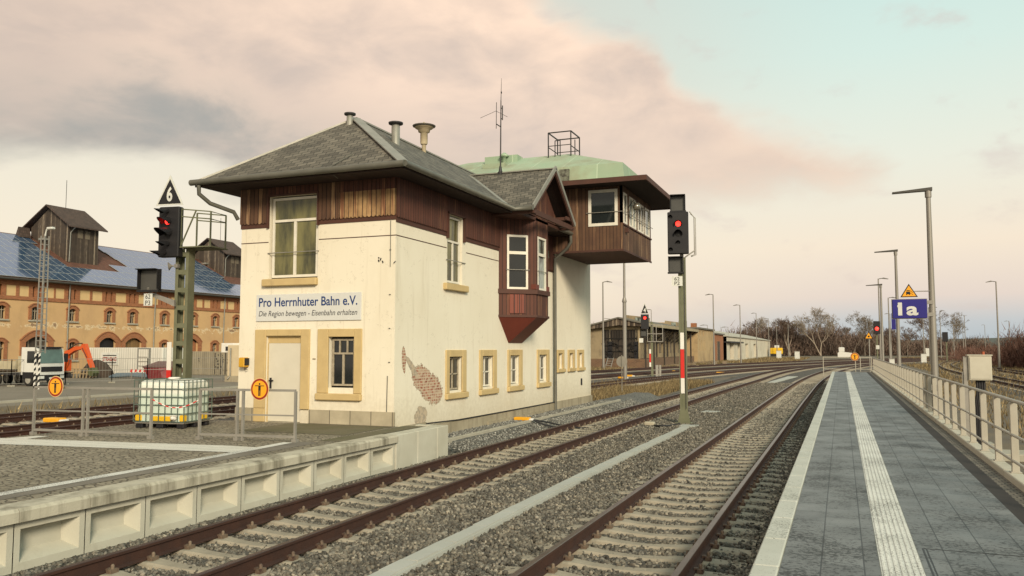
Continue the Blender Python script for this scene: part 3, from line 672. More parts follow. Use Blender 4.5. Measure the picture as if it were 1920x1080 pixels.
    c = mixc(nt, mth(nt, 'MULTIPLY', mth(nt, 'MULTIPLY', ft.outputs[0], mth(nt, 'SUBTRACT', 1.0, inn)), .42), c, (.38, .31, .20))
    # hairline cracks
    vo = nt.nodes.new('ShaderNodeTexVoronoi'); vo.feature = 'DISTANCE_TO_EDGE'; vo.inputs['Scale'].default_value = .9; wv = nt.nodes.new('ShaderNodeVectorMath'); wv.operation = 'ADD'; nt.links.new(tc.outputs['UV'], wv.inputs[0]); nt.links.new(nn.outputs['Color'], wv.inputs[1]); nt.links.new(wv.outputs[0], vo.inputs['Vector'])
    ck = mth(nt, 'MULTIPLY', mth(nt, 'LESS_THAN', vo.outputs['Distance'], .006), mth(nt, 'GREATER_THAN', n2.outputs[0], .53))
    c = mixc(nt, mth(nt, 'MULTIPLY', ck, .45), c, (.30, .25, .17))
    return c, hh
M_PLAST = mat('cream_plaster', (.75, .695, .565), .85, (.68, .62, .485), .7, .7, .5, 45, extra=plasterx)
M_STONEO = mat('ochre_surround', (.56, .42, .20), .8, (.44, .32, .15), 2.5, .6, .15, 60, extra=lambda nt, c, h, tc: stains(nt, c, h, tc, (.28, .20, .11), .58, .76, (3, 3, 1), .5))
M_PLINTH = mat('plinth_stone', (.47, .41, .29), .85, (.30, .26, .18), 2.4, .6, .6, 14, extra=brickx(.56, .5, .012, (.14, .12, .085), off=0, shade=.25))
M_PLINTH2 = mat('plinth_concrete', (.40, .35, .25), .85, (.24, .20, .13), 1.4, .6, .4, 30, extra=lambda nt, c, h, tc: stains(nt, c, h, tc, (.15, .12, .08), .5, .7, (3, 3, .5), .6))
def peelpos(nt, tc):       # bare boards low on the front, right of the window
    s = nt.nodes.new('ShaderNodeSeparateXYZ'); nt.links.new(tc.outputs['Object'], s.inputs[0])
    return mth(nt, 'MULTIPLY', mth(nt, 'LESS_THAN', s.outputs[2], 5.62), .0)
M_WOOD = mat('brown_boards', (.115, .040, .024), .75, (.075, .030, .019), 2.0, .6, .5, 60, extra=boardx(.125, shade=.4, peel=((.20, .105, .05), .66, .80)))
M_WOODW = mat('worn_boards', (.55, .35, .16), .8, (.17, .085, .04), 2.2, .5, .5, 60, extra=boardx(.125, shade=.6, peel=((.16, .07, .035), .52, .66)))
M_WOODW2 = mat('weathered_boards', (.135, .07, .036), .8, (.085, .042, .025), 2.2, .5, .5, 60, extra=boardx(.125, shade=.55, peel=((.24, .15, .08), .62, .76)))
M_BEAM = mat('brown_beam', (.085, .032, .020), .7, (.055, .024, .015), 3, .6, .2, 60)
M_REDW = mat('fresh_red_boards', (.20, .050, .028), .6, (.15, .04, .024), 2, .6, .2, 60, extra=boardx(.16, shade=.15))
M_REDP = mat('red_sheet', (.150, .035, .022), .55, (.115, .028, .018), 1.5, .5, .1, 30)
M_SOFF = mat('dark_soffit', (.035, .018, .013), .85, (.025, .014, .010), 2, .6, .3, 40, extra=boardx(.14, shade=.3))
def slatex(nt, c, h, tc):
    mp = nt.nodes.new('ShaderNodeMapping'); mp.inputs['Rotation'].default_value = (0, 0, R(-14)); nt.links.new(tc.outputs['UV'], mp.inputs[0])
    return brickx(.24, .155, .011, (.028, .028, .022), off=.5, shade=.45)(nt, c, h, TCS(tc, mp.outputs[0]))
M_SLATE = mat('slate_roof', (.17, .15, .115), .75, (.105, .095, .075), 1.3, .6, .4, 50, extra=slatex)
M_ZINC = mat('zinc', (.33, .31, .265), .5, (.20, .20, .165), 3, .6, .05, 40, metal=.3)
M_GUT = mat('gutter_zinc', (.155, .150, .12), .5, (.095, .092, .075), 3, .6, .05, 40, metal=.3)
def copperx(nt, c, h, tc):
    c, h = brickx(1.3, 2.6, .018, (.42, .50, .36), off=0, shade=.15)(nt, c, h, tc)
    return stains(nt, c, h, tc, (.24, .23, .15), .46, .68, (.6, .6, .6), .75)
M_COPPER = mat('copper_roof', (.26, .36, .245), .75, (.35, .40, .28), .8, .6, .2, 20, extra=copperx)
M_WFRAME = mat('window_white', (.72, .68, .58), .5, (.60, .56, .46), 4, .5)
M_WFRAMEO = mat('old_window_frame', (.42, .36, .26), .7, (.24, .20, .14), 9, .5)
M_DOOR = mat('door_cream', (.62, .575, .47), .5, (.54, .50, .40), 2, .5)
def glassmat(name, c, rough=.06, c2=None, spec=.6): return mat(name, c, rough, c2 or tuple(k * .5 for k in c), .8, .5, spec=spec)
M_GLASS = glassmat('window_glass', (.018, .022, .022))
M_GLASSG = mat('window_glass_blinds', (.17, .155, .06), .12, (.045, .045, .022), 1.3, .22, spec=.5, stretch=(2.2, 2.2, .5))
M_GLASSL = mat('window_glass_light', (.26, .30, .26), .08, (.03, .035, .03), 1.6, .15, spec=.6, stretch=(1.5, 1.5, .7))
M_YEL = mat('yellow_box', (.62, .33, .02), .5)

def bmb(): return MB(KT)
# walls
X0, X1, YF, YB = -16.1, -11.0, 19.24, 37.7
W_ = bmb(); ZW0, ZW1 = -.4, 5.9
fholes = [(-15.11, -13.46, 4.24, 6.60), (-15.13, -13.95, .22, 2.62), (-13.05, -12.23, 1.21, 2.59)]
sholes = [(22.36, 23.42, 4.24, 6.36)] + [(a + .22, a + 1.13, 1.0, 2.02) for a in (22.27, 24.74, 27.2, 30.24)] + [(a + .2, a + .74, 1.46, 2.06) for a in (32.63, 34.14, 35.54)]
W_.wall('y', YF, X0, X1, ZW0, 6.9, fholes, .16)
W_.wall('x', X1, YF, YB, ZW0, 6.9, sholes, .16)
W_.poly([(X0, YB, ZW0), (X0, YF, ZW0), (X0, YF, 6.9), (X0, YB, 6.9)]); W_.poly([(X1, YB, ZW0), (X0, YB, ZW0), (X0, YB, 6.9), (X1, YB, 6.9)])
W_.build('wall', M_PLAST, box)
for xa, xb in ((X0, -15.14), (-13.43, X1 + .012)): b = bmb(); b.box(xa, xb, YF - .010, YF, 5.29, 5.312); b.build('string_course', M_BEAM, box)
for ya, yb in ((YF, 22.3), (23.7, 26.4)): b = bmb(); b.box(X1, X1 + .010, ya, yb, 5.295, 5.317); b.build('string_course', M_BEAM, box)
b = bmb(); b.box(X0 + .2, X1 - .17, YF + .17, YB - .2, .2, 6.8)
b.build('interior', mat('dark_interior', (.02, .018, .014), .9), box)
# plinth
b = bmb()
for xa, xb in ((X0 - .05, -15.52), (-13.65, X1 + .04)): b.box(xa, xb, YF - .05, YF, -.3, .60)
b.box(-15.13, -13.95, YF - .02, YF + .1, -.3, .215); b.build('plinth', M_PLINTH, box)
b = bmb(); b.box(X1, X1 + .10, 21.0, 32.2, -.6, .09); b.box(X1, X1 + .07, 32.2, YB, -.6, .09, 0); b.box(X1, X1 + .16, 25.2, 30.6, -.6, -.14); b.box(X1, X1 + .05, YF, 21, -.4, .2); b.build('side_plinth', M_PLINTH2, box)
b = bmb(); b.path([(X1 + .11, 20.9, .17), (X1 + .115, 23, .11), (X1 + .11, 26, .10), (X1 + .115, 30, .10), (X1 + .11, 32.1, .10)], .022, 6); b.build('cable', M_BLACK, box)

def win_y(u0, u1, z0, z1, y, name='window', fm=None, gm=None, trans=None, mull=1, fw=.07, extra=None, par=box, tmull=False):
    """window in a wall facing -Y; y = front plane of the frame"""
    fm = fm or M_WFRAME; gm = gm or M_GLASS; f = bmb(); d = .06
    f.box(u0, u0 + fw, y, y + d, z0, z1); f.box(u1 - fw, u1, y, y + d, z0, z1); f.box(u0 + fw, u1 - fw, y, y + d, z0, z0 + fw); f.box(u0 + fw, u1 - fw, y, y + d, z1 - fw, z1)
    zt = z1 - fw
    if trans: f.box(u0 + fw, u1 - fw, y - .01, y + d, trans - fw / 2, trans + fw / 2); zt = trans - fw / 2
    for k in range(mull): c = u0 + (u1 - u0) * (k + 1) / (mull + 1); f.box(c - fw * .6, c + fw * .6, y - .005, y + d - .005, z0 + fw, zt)
    if tmull:
        for k in (1, 2): c = u0 + (u1 - u0) * k / 3; f.box(c - .02, c + .02, y - .005, y + d - .005, trans + fw / 2, z1 - fw)
    o = f.build(name, fm, par); g = bmb(); g.poly([(u0 + .01, y + .035, z0 + .01), (u1 - .01, y + .035, z0 + .01), (u1 - .01, y + .035, z1 - .01), (u0 + .01, y + .035, z1 - .01)]); g.build('pane', gm, o)
    return o
def win_x(u0, u1, z0, z1, x, name='window', fm=None, gm=None, trans=None, mull=0, fw=.06, par=box, hb=None):
    fm = fm or M_WFRAME; gm = gm or M_GLASS; f = bmb(); d = .06
    f.box(x - d, x, u0, u0 + fw, z0, z1); f.box(x - d, x, u1 - fw, u1, z0, z1); f.box(x - d, x, u0 + fw, u1 - fw, z0, z0 + fw); f.box(x - d, x, u0 + fw, u1 - fw, z1 - fw, z1)
    zt = z1 - fw
    if trans: f.box(x - d, x + .01, u0 + fw, u1 - fw, trans - fw / 2, trans + fw / 2); zt = trans - fw / 2
    for k in range(mull): c = u0 + (u1 - u0) * (k + 1) / (mull + 1); f.box(x - d + .005, x + .005, c - fw * .5, c + fw * .5, z0 + fw, zt)
    if hb: f.box(x - d + .005, x + .005, u0 + fw, u1 - fw, hb - .02, hb + .02)
    o = f.build(name, fm, par); g = bmb(); g.poly([(x - .035, u0 + .01, z0 + .01), (x - .035, u1 - .01, z0 + .01), (x - .035, u1 - .01, z1 - .01), (x - .035, u0 + .01, z1 - .01)]); g.build('pane', gm, o)
    return o
def sill(*a, m=None, par=None):
    b = bmb(); b.bev(*a, .02); b.build('sill', m or M_STONEO, par)
def guard(p, q, par):
    b = bmb(); b.path([p, q], .014, 6); b.build('guard_bar', M_GALV, par)
w = win_y(-15.06, -13.51, 4.28, 6.56, YF + .07, trans=5.90, gm=M_GLASSG); sill(-15.27, -13.44, YF - .13, YF + .03, 4.03, 4.235, par=w); guard((-15.14, YF - .03, 4.98), (-13.42, YF - .03, 4.98), w)
b = bmb(); b.box(-14.9, -14.35, YF + .115, YF + .12, 4.4, 5.8); b.box(-14.1, -13.75, YF + .115, YF + .12, 4.5, 5.8, 0)
w = win_y(-13.0, -12.28, 1.26, 2.54, YF + .09, fm=M_WFRAMEO, trans=2.14, mull=1, fw=.05, tmull=True)
b = bmb(); t = .33
b.bev(-13.4, -13.05, YF - .05, YF + .02, 1.06, 2.81, .012); b.bev(-12.23, -11.99, YF - .05, YF + .02, 1.06, 2.81, .012); b.bev(-13.045, -12.235, YF - .05, YF + .02, 2.59, 2.81, .012); b.build('surround', M_STONEO, w); sill(-13.43, -11.98, YF - .10, YF + .04, .87, 1.055, par=w)
# white door in its ochre surround
d = bmb(); d.bev(-15.10, -13.98, YF + .06, YF + .12, .235, 2.42, .01); dr = d.build('door', M_DOOR, box)
d = bmb(); d.box(-15.13, -13.95, YF + .07, YF + .14, 2.425, 2.62); d.box(-15.13, -15.10, YF + .05, YF + .1, .22, 2.42); d.box(-13.98, -13.95, YF + .05, YF + .1, .22, 2.42); d.build('door_frame', M_STONEO, dr)
d = bmb(); d.bev(-15.51, -15.135, YF - .055, YF + .02, .6, 2.81, .012); d.bev(-13.945, -13.66, YF - .055, YF + .02, .6, 2.81, .012); d.bev(-15.13, -13.95, YF - .055, YF + .02, 2.625, 2.81, .012); d.bev(-15.51, -15.135, YF - .057, YF + .02, .22, .595, .012, 0); d.build('surround', M_STONEO, dr)
d = bmb(); d.box(-15.04, -14.98, YF + .04, YF + .065, 1.15, 1.45); d.box(-15.04, -14.9, YF + .0, YF + .03, 1.36, 1.39); d.build('handle', M_BLACK, dr)
d = bmb(); d.bev(-13.57, -13.47, YF - .02, YF, 1.97, 2.01, .005); d.build('nameplate', M_WFRAMEO, box)
# yellow phone box on the wall: lift-off thing
yb = thing('phone_box', tuple(P3(-15.83, YF - .12, 1.7)), 'small yellow phone box hung on the cream wall beside the white door', 'phone box')
d = bmb(); d.bev(-15.93, -15.73, YF - .22, YF, 1.74, 2.02, .02); d.build('housing', M_YEL, yb); d = bmb(); d.box(-15.75, -15.71, YF - .2, YF - .02, 1.8, 2.0); d.path([(-15.8, YF - .1, 1.74), (-15.78, YF - .1, 1.66), (-15.72, YF - .08, 1.68)], .012, 6); d.build('hook', M_BLACK, yb)
# the club's sign
sg = thing('name_sign', tuple(P3(-13.76, YF, 3.42)), 'white sign board with blue and grey lettering above the door of the signal box', 'sign')
d = bmb(); d.bev(-15.50, -12.02, YF - .035, YF - .005, 3.04, 3.80, .008); d.build('board', mat('sign_white', (.60, .60, .57), .5, (.55, .55, .52), 2), sg)
M_INKB = mat('ink_blue', (.012, .045, .17), .6); M_INKG = mat('ink_grey', (.07, .07, .075), .6)
def fit_text(txt, wdt, h, mtl, parent, loc, **kw):
    o = text_obj(txt, 1.0, mtl, parent, loc, FRONT, **kw); me = o.data
    xs = [v.co.x for v in me.vertices]; ys = [v.co.y for v in me.vertices]; sx = wdt / (max(xs) - min(xs)); sy = h / (max(ys) - min(ys)); cx = (max(xs) + min(xs)) / 2; cy = (max(ys) + min(ys)) / 2
    for v in me.vertices: v.co.x = (v.co.x - cx) * sx; v.co.y = (v.co.y - cy) * sy; v.co.z *= .5
    return o
fit_text('Pro Herrnhuter Bahn e.V.', 3.26 * K, .255 * K, M_INKB, sg, P3(-13.77, YF - .039, 3.58), offset=.014)
fit_text('Die Region bewegen - Eisenbahn erhalten', 3.26 * K, .20 * K, M_INKG, sg, P3(-13.77, YF - .039, 3.235), shear=.22)
# side windows
for i, a in enumerate((22.27, 24.74, 27.2, 30.24)):
    w = win_x(a + .24, a + 1.11, 1.02, 2.0, X1 - .09, fm=M_WFRAMEO if i < 1 else M_WFRAME, mull=1, hb=1.5, gm=M_GLASS, fw=.05)
    b = bmb(); b.bev(X1 - .02, X1 + .05, a, a + .22, .93, 2.23, .012); b.bev(X1 - .02, X1 + .05, a + 1.13, a + 1.42, .93, 2.23, .012); b.bev(X1 - .02, X1 + .05, a + .225, a + 1.125, 2.02, 2.23, .012); b.build('surround', M_STONEO, w)
    sill(X1 - .08, X1 + .10, a - .02, a + 1.5, .75, .93, par=w)
for a in (32.63, 34.14, 35.54):
    w = win_x(a + .2, a + .74, 1.46, 2.06, X1 - .10, fm=M_STONEO, gm=M_GLASS, fw=.05)
    b = bmb(); b.bev(X1 - .02, X1 + .05, a, a + .2, 1.42, 2.22, .012); b.bev(X1 - .02, X1 + .05, a + .74, a + .95, 1.42, 2.22, .012); b.bev(X1 - .02, X1 + .05, a + .205, a + .735, 2.06, 2.22, .012); b.build('surround', M_STONEO, w)
    sill(X1 - .04, X1 + .10, a - .03, a + 1.02, 1.27, 1.42, par=w)
b = bmb(); b.box(X1, X1 + .02, 36.05, 36.25, .62, .92); b.build('air_grille', M_BLACK, box)
w = win_x(22.40, 23.38, 4.28, 6.32, X1 - .07, trans=5.55, mull=1, gm=M_GLASSG); sill(X1 - .04, X1 + .12, 22.1, 23.7, 4.03, 4.235, par=w); guard((X1 + .03, 22.25, 4.95), (X1 + .03, 23.6, 4.95), w)
# cladding: individual boards with rounded feet
def boards(ax, pos, u0, u1, z0, z1, m=0, skip=(), bw=.127, rnd=True):
    b = bmb(); u = u0
    while u < u1 - .02:
        ue = min(u + bw, u1); zz = z0; top = z1
        for a, c, lo, hi in skip:
            if a < (u + ue) / 2 < c: zz = hi
        rr = (ue - u) / 2 - .003; cu = (u + ue) / 2; rd = rnd and zz == z0
        pts = [(u + .003, top), (u + .003, zz + (rr if rd else 0))] + ([(cu - rr * math.cos(t), zz + rr - rr * math.sin(t)) for t in [math.pi * k / 6 for k in range(1, 6)]] if rd else []) + [(ue - .003, zz + (rr if rd else 0)), (ue - .003, top)]
        off = random.uniform(0, .006)
        P = (lambda q: (q[0], pos - .055 - off, q[1])) if ax == 'y' else (lambda q: (pos + .055 + off, q[0], q[1]))
        b.prism([P(q) for q in pts], (0, .03, 0) if ax == 'y' else (-.03, 0, 0), m); u += bw
    return b
zc = 5.83
b = boards('y', YF, X0 - .03, -15.14, zc, 6.93); b.build('cladding', M_WOODW2, box)
b = boards('y', YF, -15.14, -13.44, 6.62, 6.93, rnd=False); b.build('cladding', M_WOOD, box)
b = boards('y', YF, -13.44, -12.75, zc, 6.93); b.build('cladding', M_WOODW2, box)
b = boards('y', YF, -12.75, X1 + .02, zc, 6.56); b.build('cladding', M_WOODW, box, label='bare worn boards with the brown paint gone')
b = boards('y', YF, -12.75, X1 + .02, 6.565, 6.93, rnd=False); b.build('cladding', M_WOOD, box)
b = boards('x', X1, YF - .02, 26.4, 5.78, 6.93, skip=((22.25, 23.55, 0, 6.38),)); b.build('cladding', M_WOOD, box)
b = boards('x', X1, 29.5, 32.3, 5.45, 6.93); b.build('cladding', M_WOOD, box)
b = bmb(); b.box(X0 - .02, -15.13, YF - .022, YF + .0, 5.72, 6.93); b.box(-13.45, X1 + .01, YF - .022, YF, 5.72, 6.93); b.box(-15.13, -13.45, YF - .022, YF, 6.61, 6.93)
b.box(X1, X1 + .022, YF, 22.3, 5.66, 6.93); b.box(X1, X1 + .022, 22.3, 23.5, 6.37, 6.93); b.box(X1, X1 + .022, 23.5, 26.4, 5.66, 6.93); b.build('cladding_backing', M_BEAM, box)
b = bmb(); b.box(X1, X1 + .022, 29.5, 32.3, 5.4, 6.93); b.build('cladding_backing', M_BEAM, box)
b = bmb()
for u in (22.28, 23.46): b.box(X1, X1 + .09, u, u + .05, 5.6, 6.40)
b.box(X1, X1 + .09, 22.28, 23.51, 6.36, 6.41); b.build('window_casing', M_BEAM, box); b = bmb()
for u in (-15.17, -13.47): b.box(u, u + .05, YF - .08, YF, 5.70, 6.64)
b.box(-15.17, -13.42, YF - .085, YF, 6.60, 6.65)
b.build('window_casing', M_BEAM, box)

# main roof
ex0, ex1, eyf, ez = -16.93, -10.2, 18.2, 6.98; rx, rz, ry = -13.56, 9.25, 21.2; yb_ = 32.4
b = bmb()
b.poly([(ex0, eyf, ez), (ex1, eyf, ez), (rx, ry, rz)]); b.poly([(ex1, eyf, ez), (ex1, yb_, ez), (rx, yb_, rz), (rx, ry, rz)]); b.poly([(ex0, yb_, ez), (ex0, eyf, ez), (rx, ry, rz), (rx, yb_, rz)])
# dormer roof planes
gx, gp, gl, gr, dz = -9.42, 27.95, 25.65, 30.2, 8.74; vx = rx + (rz - dz) / (rz - ez) * (ex1 - rx)
b.poly([(ex1 - .05, gl, ez + .03), (gx, gl, ez + .03), (gx, gp, dz), (vx, gp, dz)]); b.poly([(gx, gr, ez + .03), (ex1 - .05, gr, ez + .03), (vx, gp, dz), (gx, gp, dz)])
rf = b.build('roof', M_SLATE, box)
b = bmb()      # zinc ridges, hips, barge flashings
b.bar((ex1, eyf, ez + .02), (rx, ry, rz + .02), .30, .03); b.bar((ex0, eyf, ez + .01), (rx, ry, rz + .015), .07, .05); b.bar((rx, ry, rz + .02), (rx, yb_, rz + .02), .1, .05)
b.bar((vx, gp, dz + .02), (gx, gp, dz + .02), .14, .04); b.bar((ex1 - .05, gl, ez + .05), (vx, gp, dz + .02), .14, .02)
b.bar((gx, gl - .05, ez + .02), (gx, gp, dz + .04), .05, .15); b.bar((gx, gr + .05, ez + .02), (gx, gp, dz + .04), .05, .15)
b.build('flashing', M_ZINC, rf)
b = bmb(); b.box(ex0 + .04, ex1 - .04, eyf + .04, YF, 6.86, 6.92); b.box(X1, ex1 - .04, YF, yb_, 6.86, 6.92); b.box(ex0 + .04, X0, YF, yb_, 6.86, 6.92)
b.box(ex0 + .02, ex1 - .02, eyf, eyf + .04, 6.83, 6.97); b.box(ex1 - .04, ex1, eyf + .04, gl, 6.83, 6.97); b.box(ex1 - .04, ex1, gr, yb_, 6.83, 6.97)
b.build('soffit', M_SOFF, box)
def gutter(pts, r=.085, name='gutter'):
    b = bmb(); b.path(pts, r, 10)
    o = b.build(name, M_GUT, box); return o
gutter([(ex0 - .08, eyf - .07, ez - .03), (ex1 + .07, eyf - .07, ez - .03)]); gutter([(ex1 + .07, eyf - .07, ez - .03), (ex1 + .08, gl - .1, ez - .03), (gx + .02, gl - .12, ez - .03)])
gutter([(ex1 + .07, gr + .12, ez - .04), (ex1 + .08, 32.0, ez - .04)])
b = bmb(); b.path([(-16.72, 18.14, 6.86), (-16.72, 18.16, 6.62), (-16.62, 18.5, 6.40), (-16.2, 19.0, 6.2), (-16.17, 19.15, 6.0)], .06, 8); b.build('downpipe', M_GUT, box)
b = bmb(); b.path([(ex1 + .08, 31.9, 6.85), (ex1 + .08, 31.95, 6.6), (ex1 - .1, 32.0, 6.35), (X1 + .14, 32.1, 5.95), (X1 + .12, 32.13, 5.6), (X1 + .12, 32.13, -.25)], .065, 10); b.build('downpipe', M_GUT, box)
b = bmb(); b.path([(-11.15, YF - .012, 5.7), (-11.15, YF - .012, 4.45)], .010, 5); b.build('lightning_wire', M_GUT, box); b = bmb(); b.path([(-11.2, YF - .012, 1.55), (-11.22, YF - .012, .3)], .012, 5); b.build('lightning_wire', M_GUT, box); b = bmb(); b.path([(-12.1, eyf + .6, 7.5), (-12.45, eyf + .1, 7.08), (-12.45, eyf - .06, 6.95), (-12.35, eyf + .3, 6.8)], .014, 5)
b.build('lightning_wire', M_GUT, box)
for z in (4.9, 3.7, 2.8, 1.9): b = bmb(); b.box(-11.17, -11.13, YF - .03, YF, z, z + .02); b.build('wire_clip', M_GUT, box)
b = bmb()
for x, z in ((-11.52, 4.72), (-11.44, 4.70), (-11.50, 4.60), (-11.40, 4.62), (-10.99, 4.6)): b.bar((x, YF - .005, z), (x + random.uniform(-.06, .1), YF - .03, z + random.uniform(-.1, .08)), .022)
b.build('cable_stub', M_BLACK, box)
# oriel bay with slanted sides
OX = -9.95; A, B_, C_, D_ = (X1, 26.41), (OX, 27.3), (OX, 28.6), (X1, 29.49)
def bay(mb, z0, z1, g=0.0, m=0, cap=True):
    q = [(X1, A[1] - g), (OX + g, B_[1] - g * .5), (OX + g, C_[1] + g * .5), (X1, D_[1] + g)]
    mb.prism([(x, y, z0) for x, y in q], (0, 0, z1 - z0), m)
b = bmb()
bay(b, 3.42, 4.2); bay(b, 6.25, 6.93)
for p in (A, B_, C_, D_):
    pass
def face_frame(mb, p, q, z0, z1, e0, e1, th=.10, m=0):
    """wall strips at both ends of a bay face p->q, e0/e1 widths"""
    p, q = Vector((*p, 0)), Vector((*q, 0)); d = (q - p).normalized(); n = Vector((d.y, -d.x, 0)); L = (q - p).length
    for a, c in ((0, e0), (L - e1, L)):
        s, t = p + d * a, p + d * c; mb.prism([s + Vector((0, 0, z0)), t + Vector((0, 0, z0)), t - n * th + Vector((0, 0, z0)), s - n * th + Vector((0, 0, z0))], (0, 0, z1 - z0), m)
face_frame(b, A, B_, 4.2, 6.25, .30, .30); face_frame(b, B_, C_, 4.2, 6.25, .17, .25); face_frame(b, C_, D_, 4.2, 6.25, .3, .3)
bayo = b.build('oriel', M_WOOD, box)
b = bmb(); bay(b, 4.18, 4.34, .07); bay(b, 3.36, 3.44, .04)
b.build('ledge', M_BEAM, bayo)
b = bmb()
for k in range(4): b.prism([(X1 + .42 + k * .13, 0, 0)] * 0 or [(X1 + (.40 + k * .145) * .763 + .02, A[1] + (.40 + k * .145) * .647 - .025, 3.50), (X1 + (.40 + k * .145 + .135) * .763 + .02, A[1] + (.40 + k * .145 + .135) * .647 - .025, 3.50), (X1 + (.40 + k * .145 + .135) * .763 + .02, A[1] + (.40 + k * .145 + .135) * .647 - .025, 4.16), (X1 + (.40 + k * .145) * .763 + .02, A[1] + (.40 + k * .145) * .647 - .025, 4.16)], (-.02, .025, 0))
b.build('new_boards', M_REDW, bayo, label='freshly painted brick red boards')
b = bmb()      # corbel
q0 = [(X1, A[1] - .02, 3.36), (OX + .02, B_[1], 3.36), (OX + .02, C_[1], 3.36), (X1, D_[1] + .02, 3.36)]; q1 = [(X1, 27.3, 2.47), (X1 + .02, 27.3, 2.47), (X1 + .02, 28.6, 2.47), (X1, 28.6, 2.47)]
b.add(q0 + q1, [(0, 1, 2, 3), (4, 7, 6, 5), (0, 4, 5, 1), (1, 5, 6, 2), (2, 6, 7, 3)]); b.build('corbel', M_REDP, bayo)
def bay_window(p, q, e0, e1, z0, z1, trans, gm):
    p, q = Vector((*p, 0)), Vector((*q, 0)); d = (q - p).normalized(); n = Vector((d.y, -d.x, 0)); L = (q - p).length; f = bmb(); fw = .075
    def piece(a, c, za, zb2): s, t = p + d * a + n * .015, p + d * c + n * .015; f.prism([s + Vector((0, 0, za)), t + Vector((0, 0, za)), t - n * .07 + Vector((0, 0, za)), s - n * .07 + Vector((0, 0, za))], (0, 0, zb2 - za))
    a0, a1 = e0, L - e1
    piece(a0, a0 + fw, z0, z1); piece(a1 - fw, a1, z0, z1); piece(a0 + fw, a1 - fw, z0, z0 + fw); piece(a0 + fw, a1 - fw, z1 - fw, z1); piece(a0 + fw, a1 - fw, trans - fw * .7, trans + fw * .7)
    o = f.build('window', M_WFRAME, bayo); g = bmb(); s, t = p + d * (a0 + .01) - n * .03, p + d * (a1 - .01) - n * .03
    g.poly([s + Vector((0, 0, z0)), t + Vector((0, 0, z0)), t + Vector((0, 0, z1)), s + Vector((0, 0, z1))]); g.build('pane', gm, o)
    g = bmb(); s, t = p + d * (a0 - .05) + n * .05, p + d * (a1 + .05) + n * .05; g.path([s + Vector((0, 0, 5.02)), t + Vector((0, 0, 5.02))], .013, 6); g.build('guard_bar', M_GALV, o)
bay_window(A, B_, .30, .30, 4.34, 6.25, 5.62, M_GLASS); bay_window(B_, C_, .17, .25, 4.34, 6.25, 5.62, M_GLASSL); bay_window(C_, D_, .30, .30, 4.34, 6.25, 5.62, M_GLASS)
b = bmb(); b.bev(OX - .22, OX + .05, 27.18, 27.5, 4.34, 4.52, .01); b.build('block', M_REDP, bayo); b = bmb(); b.bev(OX - .2, OX + .05, 28.36, 28.62, 4.34, 4.52, .01); b.build('block', M_REDP, bayo)
# gable wall and bargeboards
b = bmb(); b.prism([(OX - .02, gl + .28, 6.95), (OX - .02, gr - .28, 6.95), (OX - .02, gp, dz - .22)], (-.1, 0, 0)); b.build('gable', M_WOOD, bayo)
b = bmb(); b.prism([(X1, gl + .05, 6.80), (gx, gl + .05, 6.80), (gx, gl + .25, 6.80), (OX, gl + .25, 6.80), (OX, gr - .25, 6.80), (gx, gr - .25, 6.80), (gx, gr - .05, 6.80), (X1, gr - .05, 6.80)], (0, 0, .10))
b.bar((gx - .03, gl + .12, 7.0), (gx - .03, gp, dz - .08), .06, .16); b.bar((gx - .03, gr - .12, 7.0), (gx - .03, gp, dz - .08), .06, .16); b.box(gx - .09, gx - .03, 29.3, 30.0, 7.1, 7.22); b.box(OX, gx - .02, 29.35, 29.5, 7.08, 7.2); b.box(gx - .12, gx - .04, gl + .1, gr - .1, 6.78, 6.96)
b.build('bargeboard', M_BEAM, bayo)
# roof undersides of the dormer
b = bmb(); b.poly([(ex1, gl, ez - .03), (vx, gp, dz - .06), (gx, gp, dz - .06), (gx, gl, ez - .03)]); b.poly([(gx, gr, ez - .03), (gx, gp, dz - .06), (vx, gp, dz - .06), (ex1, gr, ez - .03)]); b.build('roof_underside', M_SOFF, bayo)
b = bmb(); b.path([(X1 + .12, 31.3, 6.2), (X1 + .12, 31.3, 5.9)], .03, 6); b.build('bracket', M_GUT, box)

# cabin on the far end
CX, CY0, CY1, CZ = -8.0, 32.1, 37.35, 6.21; cb = None
b = bmb()
ch = [(-9.35, -8.25, 7.25, 8.63)]
b.wall('y', CY0, -19, CX, CZ + .02, 8.95, ch, .12); swn = [(32.19, 32.76), (33.18, 34.36), (34.72, 35.79), (36.06, 36.99)]
b.wall('x', CX, CY0, CY1, CZ + .02, 7.3, [], .1); b.box(CX - .12, CX, CY0, CY1, 8.5, 8.95)
for a, c in ((CY0, 32.22), (32.80, 33.18), (34.38, 34.70), (35.78, 36.04), (37.0, CY1)): b.box(CX - .12, CX, a, c, 7.3, 8.5)
b.poly([(CX, CY1, CZ + .02), (-19, CY1, CZ + .02), (-19, CY1, 8.95), (CX, CY1, 8.95)]); b.poly([(-19, CY1, CZ), (-19, CY0, CZ), (-19, CY0, 8.95), (-19, CY1, 8.95)])
cb = b.build('cabin', M_WOODW2, box)
b = bmb(); b.poly([(-19, CY0, CZ), (CX, CY0, CZ), (CX, CY1, CZ), (-19, CY1, CZ)][::-1]); b.box(-19, CX + .03, CY0 - .03, CY0, CZ - .05, CZ + .03); b.box(CX, CX + .03, CY0, CY1, CZ - .05, CZ + .03); b.box(CX, CX + .05, CY0 - .0, CY1, 7.22, 7.28); b.build('cabin_floor', M_BEAM, cb)
b = bmb(); b.box(-18.9, CX - .5, CY0 + .35, CY1 - .1, CZ + .1, 8.9); b.build('cabin_interior', mat('dark_interior', (.02, .018, .014)), cb)
